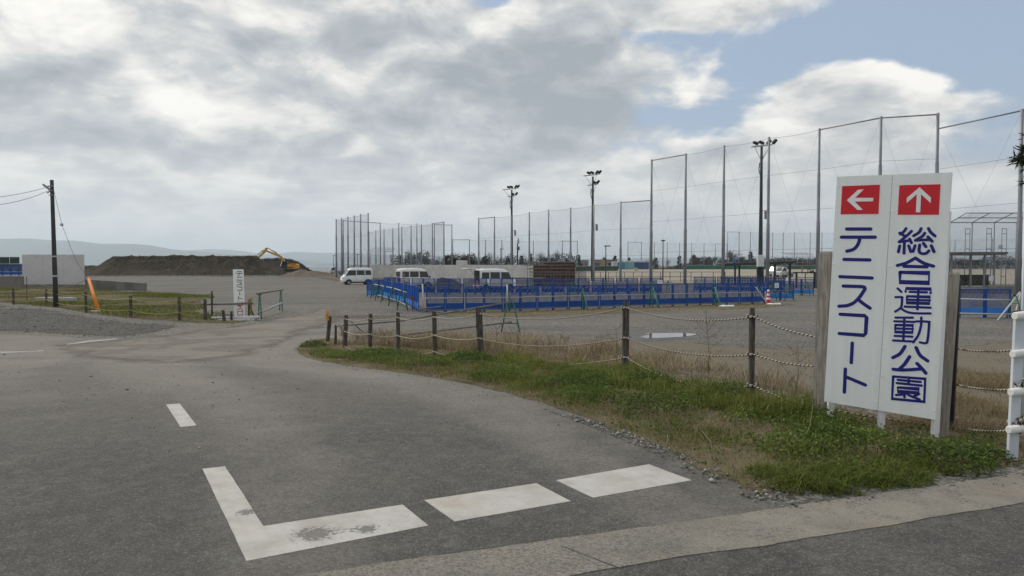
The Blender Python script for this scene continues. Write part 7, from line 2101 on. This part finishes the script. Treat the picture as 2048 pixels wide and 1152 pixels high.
green_poly = W2([(600, 700), (640, 699), (720, 709), (860, 716), (960, 719), (1100, 726), (1250, 750), (1500, 794), (1640, 836), (1900, 872), (2016, 872), (2012, 925), (1900, 946), (1760, 960), (1660, 978), (1590, 982), (1540, 968), (1450, 940), (1310, 890), (1190, 842), (1085, 810), (972, 779), (856, 749), (737, 734), (632, 718)])
# lush green: grass blades, clover-like leaves, all denser in tufts
x, y = sample(green_poly, 90000, r)
nz = fbm(x * 1.3, y * 1.3, 31); ed = edgedist(x, y, green_poly)
keep = r.uniform(0, 1, len(x)) < np.clip((nz - .34) * 4.5, .04, 1) * np.clip(ed / .5 + (fbm(x * 2.0, y * 2.0, 91) - .5) * 1.9, .08, 1)
x, y, nz, ed = x[keep], y[keep], nz[keep], ed[keep]
zz = GROUNDH(x, y) + vh(x, y)
h = (.03 + .10 * np.clip((nz - .33) * 3, 0, 1)) * r.uniform(.5, 1.35, len(x)) * np.clip(.35 + ed / .5, .35, 1)
V, F, tt = blades(x, y, zz, h, r.uniform(.004, .009, len(x)), r.uniform(.2, 1.5, len(x)), np.clip(r.beta(2, 2.5, len(x)) + (fbm(x * 2.5, y * 2.5, 8) - .5) * 1.1, 0, 1), r)
tri_mesh('green_grass', V, F, tt, M['green_blade'])['kind'] = 'stuff'
x, y = sample(green_poly, 120000, r)
nz = fbm(x * 1.1 + 9, y * 1.1, 44); ed = edgedist(x, y, green_poly)
keep = r.uniform(0, 1, len(x)) < np.clip((nz - .42) * 6, 0, 1) * np.clip(ed / .55 + (fbm(x * 2.0, y * 2.0, 91) - .5) * 1.8, 0, 1)
x, y, nz, ed = x[keep], y[keep], nz[keep], ed[keep]
top = (.03 + .17 * np.clip((nz - .4) * 3.2, 0, 1)) * np.clip(.3 + ed / .7, .3, 1)
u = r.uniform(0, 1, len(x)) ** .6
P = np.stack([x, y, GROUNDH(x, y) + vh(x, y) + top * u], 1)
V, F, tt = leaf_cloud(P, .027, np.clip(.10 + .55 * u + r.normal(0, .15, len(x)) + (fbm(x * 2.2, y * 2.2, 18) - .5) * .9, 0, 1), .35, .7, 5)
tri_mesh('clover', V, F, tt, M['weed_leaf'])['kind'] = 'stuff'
# taller ragged green along the fence line
tall_poly = W2([(1000, 722), (1100, 728), (1250, 750), (1500, 794), (1640, 832), (1640, 880), (1480, 835), (1250, 785), (1100, 752), (1000, 735)])
x, y = sample(tall_poly, 16000, r); nz = fbm(x * 1.7, y * 1.7, 29); k = r.uniform(0, 1, len(x)) < np.clip((nz - .45) * 6, .02, 1); x, y, nz = x[k], y[k], nz[k]
V, F, tt = blades(x, y, GROUNDH(x, y) + vh(x, y), (.10 + .22 * np.clip((nz - .45) * 4, 0, 1)) * r.uniform(.5, 1.2, len(x)), r.uniform(.005, .010, len(x)), r.uniform(.2, 1.2, len(x)), np.clip(r.beta(2, 2, len(x)) + .1, 0, 1), r)
tri_mesh('green_grass', V, F, tt, M['green_blade'])['kind'] = 'stuff'
# dry stalks standing in the green
x, y = sample(green_poly, 9000, r); nz = fbm(x * 1.2, y * 1.2, 66); k = r.uniform(0, 1, len(x)) < np.clip((nz - .42) * 5, .03, .9); x, y = x[k], y[k]
V, F, tt = blades(x, y, GROUNDH(x, y) + vh(x, y), r.uniform(.06, .24, len(x)), r.uniform(.003, .006, len(x)), r.uniform(.1, 1.4, len(x)), r.uniform(.2, 1, len(x)), r)
tri_mesh('dead_grass', V, F, tt, M['straw'])['kind'] = 'stuff'
# taller weed clumps, darker and bushier
def clump(label, px, py, rad, hgt, n, seed, size=.03):
    rr_ = np.random.default_rng(seed); c = G(px, py)
    a = rr_.uniform(0, 6.28, n); q = rad * np.sqrt(rr_.uniform(0, 1, n)); u = rr_.uniform(0, 1, n) ** .7
    lump = .65 + .5 * fbm(np.cos(a) * 1.5 + q * 4, np.sin(a) * 1.5 + q * 3, seed)
    P = np.stack([q * np.cos(a), q * np.sin(a), u * hgt * lump * np.sqrt(np.clip(1 - (q / rad) ** 2, .05, 1))], 1)
    t = thing('weed', label, 'weed', c, 0, 'leafy weeds on the verge')
    mb = MB()
    for k in range(12):
        a0 = rr_.uniform(0, 6.28); l = rad * rr_.uniform(.3, .9); mb.tube([(0, 0, -.02), (l * .5 * math.cos(a0), l * .5 * math.sin(a0), hgt * .5), (l * math.cos(a0), l * math.sin(a0), hgt * rr_.uniform(.5, .95))], .004, 4, False)
    mb.build('stem', mat('weed_stem', (.05, .07, .025)) if 'weed_stem' not in bpy.data.materials else bpy.data.materials['weed_stem'], t)
    V, F, tt = leaf_cloud(P, size, np.clip(.05 + .5 * u + rr_.normal(0, .15, n), 0, 1), .3, .6, seed); tri_mesh('foliage', V, F, tt, M['weed_leaf'], t)
clump('dark bushy weed on the verge left of the thick leaning post', 936, 728, .50, .30, 1500, 1, .045)
clump('small dark weed at the verge tip near the farthest posts', 628, 694, .38, .22, 900, 2, .04)
clump('bushy weed at the foot of the left board post of the sign', 1662, 882, .34, .17, 1700, 3, .026)
clump('wide leafy weed under the right half of the sign', 1872, 925, .42, .24, 2600, 4, .026)
clump('leafy weed just left of the white guard post', 1955, 915, .26, .18, 1100, 5, .024)
clump('tall leafy weed before the dark knotted fence post', 1455, 800, .42, .26, 1500, 6, .03)
clump('leafy weed right of the tall dark fence post', 1300, 775, .36, .26, 1200, 7, .03)
# thick dark grass tufts at the gutter
for k, (px, py, rad, hgt, n, lab) in enumerate(((1640, 968, .36, .17, 2600, 'thick dark grass tuft at the gutter below the left sign leg'), (1560, 950, .20, .13, 900, 'small dark grass tuft at the verge edge left of the sign'), (1740, 955, .34, .15, 1900, 'dark grass tuft at the gutter below the middle of the sign'), (1820, 940, .28, .15, 1300, 'dark grass tuft below the right half of the sign'))):
    rr_ = np.random.default_rng(60 + k); c = G(px, py); n_ = n
    a = rr_.uniform(0, 6.28, n_); q = rad * np.sqrt(rr_.uniform(0, 1, n_))
    x = q * np.cos(a) * 1.35; y = q * np.sin(a) * .85
    kp_ = rr_.uniform(0, 1, n_) < np.clip((fbm(x * 7 + k * 5, y * 7, 90) - .36) * 5, .03, 1); x, y, q, a = x[kp_], y[kp_], q[kp_], a[kp_]; n_ = len(x)
    V, F, tt = blades(x, y, np.zeros(n_), hgt * rr_.uniform(.5, 1.3, n_) * np.sqrt(np.clip(1.1 - (q / rad) ** 2, .1, 1)), rr_.uniform(.004, .008, n_), rr_.uniform(.5, 1.9, n_), np.clip(rr_.beta(1.5, 3, n_), 0, 1), rr_)
    o = tri_mesh('grass_tuft', V, F, tt, M['green_blade']); o.location = c; tag(o, lab, 'grass tuft', 'dark grass tufts along the gutter')
# sparse short straw and green bits over the whole verge
x, y = sample(verge_poly, 130000, r); nz = fbm(x * 1.6, y * 1.6, 77); ed = edgedist(x, y, verge_poly)
keep = r.uniform(0, 1, len(x)) < np.clip((nz - .30) * 3, 0.05, 1) * np.clip(ed / .25, .1, 1); x, y, nz = x[keep], y[keep], nz[keep]
V, F, tt = blades(x, y, GROUNDH(x, y) + vh(x, y), r.uniform(.012, .06, len(x)), r.uniform(.003, .007, len(x)), r.uniform(.6, 2.6, len(x)), np.clip(r.uniform(0, 1, len(x)) + (fbm(x * 3, y * 3, 70) - .5), 0, 1), r)
tri_mesh('straw_litter', V, F, tt, M['straw'])['kind'] = 'stuff'
x, y = sample(verge_poly, 45000, r); nz = fbm(x * 2.1, y * 2.1, 15); ed = edgedist(x, y, verge_poly)
keep = (r.uniform(0, 1, len(x)) < np.clip((nz - .50) * 7, 0, .8) * np.clip(ed / .2, 0, 1)); x, y = x[keep], y[keep]
V, F, tt = blades(x, y, GROUNDH(x, y) + vh(x, y), r.uniform(.015, .06, len(x)), r.uniform(.004, .007, len(x)), r.uniform(.3, 1.2, len(x)), np.clip(r.beta(2, 3, len(x)), 0, 1), r)
tri_mesh('sparse_grass', V, F, tt, M['green_blade'])['kind'] = 'stuff'
# tall dead grass behind the posts
dead_poly = W2([(668, 688), (760, 694), (860, 702), (960, 708), (1100, 718), (1250, 742), (1400, 764), (1520, 790), (1640, 820), (1640, 790), (1500, 752), (1380, 728), (1250, 716), (1100, 700), (1000, 688), (900, 680), (800, 676), (710, 676)])
x, y = sample(dead_poly, 17000, r); nz = fbm(x * 1.0, y * 1.0, 5); keep = r.uniform(0, 1, len(x)) < np.clip((nz - .33) * 4, .08, 1); x, y, nz = x[keep], y[keep], nz[keep]
far = np.clip((y - 10) / 7, 0, 1)
h = (.12 + .22 * np.clip((nz - .35) * 2.5, 0, 1) + .28 * far * np.clip((nz - .40) * 4, 0, 1)) * r.uniform(.4, 1.25, len(x))
V, F, tt = blades(x, y, GROUNDH(x, y), h, r.uniform(.004, .008, len(x)) * (1 + .5 * far), r.uniform(.25, 1.7, len(x)), np.clip(r.uniform(0, 1, len(x)) + (fbm(x * 1.5, y * 1.5, 40) - .5) * 1.2, 0, 1), r)
tri_mesh('dead_grass', V, F, tt, M['dead'])['kind'] = 'stuff'
# dry low grass to the right behind the sign and over the brown strip
rp = W2([(1640, 830), (1760, 850), (1900, 868), (2030, 880), (2048, 760), (1900, 745), (1640, 752)]) 
x, y = sample(rp, 22000, r); nz = fbm(x * 1.4, y * 1.4, 51); keep = r.uniform(0, 1, len(x)) < np.clip((nz - .33) * 3.5, .06, 1); x, y, nz = x[keep], y[keep], nz[keep]
V, F, tt = blades(x, y, GROUNDH(x, y), (.05 + .12 * np.clip((nz - .35) * 2.5, 0, 1)) * r.uniform(.5, 1.3, len(x)), r.uniform(.003, .006, len(x)), r.uniform(.4, 1.8, len(x)), r.uniform(.2, 1, len(x)), r)
tri_mesh('dry_grass', V, F, tt, M['straw'])['kind'] = 'stuff'
x, y = sample(dry_poly, 26000, r); nz = fbm(x * .7, y * .9, 62); keep = r.uniform(0, 1, len(x)) < np.clip((nz - .45) * 5, .02, .9); x, y, nz = x[keep], y[keep], nz[keep]
V, F, tt = blades(x, y, GROUNDH(x, y), r.uniform(.02, .07, len(x)), r.uniform(.006, .010, len(x)), r.uniform(.5, 1.6, len(x)), r.uniform(0, 1, len(x)), r)
tri_mesh('dry_grass', V, F, tt, M['dead'])['kind'] = 'stuff'
x, y = sample(fence_strip, 3600, r)
V, F, tt = blades(x, y, np_gz(x, y), r.uniform(.05, .25, len(x)) * fbm(x, y, 3), r.uniform(.01, .018, len(x)), r.uniform(.3, 1.2, len(x)), r.uniform(0, 1, len(x)), r)
tri_mesh('dry_grass', V, F, tt, M['dead'])['kind'] = 'stuff'
# turf at the left
x, y = sample(turf_poly, 60000, r); nz = fbm(x * .35, y * .35, 19); n2 = fbm(x * .2 + 5, y * .25, 23)
keep = r.uniform(0, 1, len(x)) < np.clip((nz - .3) * 3.5, .1, 1); x, y, nz, n2 = x[keep], y[keep], nz[keep], n2[keep]
isg = n2 + r.normal(0, .07, len(x)) < .47
hh = (.04 + .15 * np.clip((nz - .38) * 3, 0, 1)) * r.uniform(.5, 1.2, len(x))
for nm, sel, m in (('green_grass', isg, 'green_blade'), ('dry_grass', ~isg, 'straw')):
    V, F, tt = blades(x[sel], y[sel], np_gz(x[sel], y[sel]) + .03, hh[sel] * (1 if nm[0] == 'g' else .6), r.uniform(.018, .034, sel.sum()), r.uniform(.2, 1.0, sel.sum()), np.clip(r.beta(2, 3, sel.sum()), 0, 1), r)
    tri_mesh(nm, V, F, tt, M[m])['kind'] = 'stuff'
# single dead stalks
M['stalk'] = mat('dry_stalk', (.13, .095, .065), (.20, .15, .10), 10, .95)
def stalk(label, px, py, vt, seed, n=9, m='stalk'):
    rr_ = random.Random(seed); c = G(px, py); h = zat(vt, c.y) - c.z
    t = thing('dead_stalk', label, 'dead weed', c, 0, 'dry stalks standing behind the rope fence')
    mb = MB(); tp = Vector((rr_.uniform(-.05, .05), 0, h)); mb.tube([(0, 0, -.02), tp * .5 + Vector((.02, 0, 0)), tp], [.006, .005, .003], 5); mb.build('stem', M[m], t)
    P = []; mb = MB()
    for k in range(n):
        z = h * rr_.uniform(.3, .95); a = rr_.uniform(0, 6.28); l = h * rr_.uniform(.12, .38)
        p = tp * (z / h); q = p + Vector((math.cos(a) * l, math.sin(a) * l, l * .9)); mb.tube([p, p.lerp(q, .5) + Vector((0, 0, -.01)), q], [.003, .0026, .002], 4, False)
        for j in range(7): P.append(tuple(p.lerp(q, rr_.uniform(.4, 1.05)) + Vector((rr_.gauss(0, .012), rr_.gauss(0, .012), rr_.gauss(0, .012)))))
    mb.build('twig', M[m], t)
    V, F, tt = leaf_cloud(np.array(P), .03, np.array([rr_.random() * .7 for _ in P]), .5, .4, seed); tri_mesh('dry_leaves', V, F, tt, M['dead'], t)
stalk('tall branching dead weed between the puddle and the knotted post', 1417, 762, 634, 1, 12)
stalk('dead weed with a few leaves right of the thick leaning post', 990, 706, 655, 2)
stalk('thin dead weed well right of the thick leaning post', 1035, 712, 660, 3)
stalk('dead weed halfway to the tall dark post, with brown leaves', 1075, 715, 680, 4, 14)
stalk('thin dead weed left of the tall dark post', 1130, 724, 676, 5)
stalk('dead weed just left of the grey board post', 1590, 800, 690, 6, 8)
stalk('pale dead weed touching the tall dark post', 1233, 744, 655, 7, 8)
def straws(label, pts):
    a = [G(*p) for p in pts]
    return a
for k, (b0, t0, lab) in enumerate((((1600, 905), (1626, 808), 'long bent straw in front of the left board post'), ((1325, 905), (1334, 868), 'single dry straw at the gravel edge of the verge'), ((1425, 920), (1404, 862), 'bent straw on the verge before the sign'))):
    c = G(*b0); t1 = at(t0[0], t0[1], c.y) - c
    mb = MB(); mb.tube([(0, 0, 0), t1 * .5 + Vector((.03, 0, .03)), t1], [.004, .0035, .002], 4); o = mb.build('straw', M['rope_yellow'] if k == 0 else M['rope_pale'], None, c); tag(o, lab, 'straw')
# stones along the verge edge and loose on the lot
def stones(name, x, y, z, s, m, seed=0):
    rr_ = np.random.default_rng(seed); n = len(x)
    base = np.array([(1, 0, 0), (0, 1, 0), (-1, 0, 0), (0, -1, 0), (0, 0, .7), (0, 0, -.5)], float)
    V = base[None] * (s[:, None, None] * rr_.uniform(.6, 1.3, (n, 6, 1)))
    a = rr_.uniform(0, 6.28, n); c, s_ = np.cos(a)[:, None], np.sin(a)[:, None]
    X = V[..., 0] * c - V[..., 1] * s_; Y = (V[..., 0] * s_ + V[..., 1] * c) * rr_.uniform(.6, 1, (n, 1))
    V = np.stack([X + x[:, None], Y + y[:, None], V[..., 2] + z[:, None] + s[:, None] * .2], 2).reshape(-1, 3)
    T = np.array([(0, 1, 4), (1, 2, 4), (2, 3, 4), (3, 0, 4), (1, 0, 5), (2, 1, 5), (3, 2, 5), (0, 3, 5)])
    F = (np.arange(n)[:, None, None] * 6 + T[None]).reshape(-1, 3)
    o = tri_mesh(name, V, F, np.repeat(rr_.uniform(0, 1, n), 6), m); o['kind'] = 'stuff'; return o
M['stone'] = attr_mat('stones', [(0, (.10, .098, .094)), (.5, (.19, .185, .175)), (.9, (.30, .29, .275)), (1, (.42, .41, .39))], .9)
band = W2([(1090, 822), (1180, 842), (1290, 880), (1400, 925), (1500, 965), (1600, 975), (1640, 985), (1560, 1004), (1500, 1000), (1380, 948), (1270, 893), (1170, 850)])
x, y = sample(band, 5200, r); k = r.uniform(0, 1, len(x)) < np.clip((fbm(x * 3, y * 3, 2) - .35) * 4, .1, 1); x, y = x[k], y[k]
stones('gravel', x, y, GROUNDH(x, y), r.lognormal(-4.75, .45, len(x)), M['stone'], 1)
edge2 = W2([(600, 704), (700, 733), (900, 765), (1090, 815), (1180, 846), (1190, 854), (1080, 822), (890, 769), (690, 738), (590, 710)])
x, y = sample(edge2, 1200, r); stones('gravel', x, y, GROUNDH(x, y) - .01, r.lognormal(-4.6, .4, len(x)), M['stone'], 2)
lot = W2([(880, 652), (1160, 640), (1400, 630), (1640, 625), (1900, 640), (2048, 645), (2048, 690), (1900, 690), (1640, 700), (1480, 690), (1160, 678), (1000, 664)])
x, y = sample(lot, 9000, r); stones('gravel', x, y, np_gz(x, y) - .008, r.lognormal(-4.45, .4, len(x)), M['stone'], 3)
lot2 = W2([(560, 610), (740, 600), (840, 625), (860, 650), (700, 668), (620, 640), (540, 640)])
x, y = sample(lot2, 5000, r); stones('gravel', x, y, np_gz(x, y) - .01, r.lognormal(-4.35, .4, len(x)), M['stone'], 4)
x, y = sample(strip_poly, 3500, r); stones('gravel', x, y, np_gz(x, y) + .01, r.lognormal(-4.0, .4, len(x)), M['stone'], 5)
# grit scattered over the asphalt
gritp = W2([(0, 690), (300, 680), (640, 660), (600, 700), (800, 728), (1000, 772), (1200, 850), (1400, 950), (900, 960), (300, 900), (0, 800)])
x, y = sample(gritp, 1500, r); stones('grit', x, y, np_gz(x, y) + .004, r.lognormal(-5.0, .45, len(x)), M['stone'], 6)
gl = np.array([gline(s, o_) for s, o_ in zip(r.uniform(1.8, 7.5, 500), r.normal(-.03, .07, 500))])
stones('grit', gl[:, 0], gl[:, 1], np_gz(gl[:, 0], gl[:, 1]) + .012, r.lognormal(-5.1, .45, 500), M['stone'], 7)
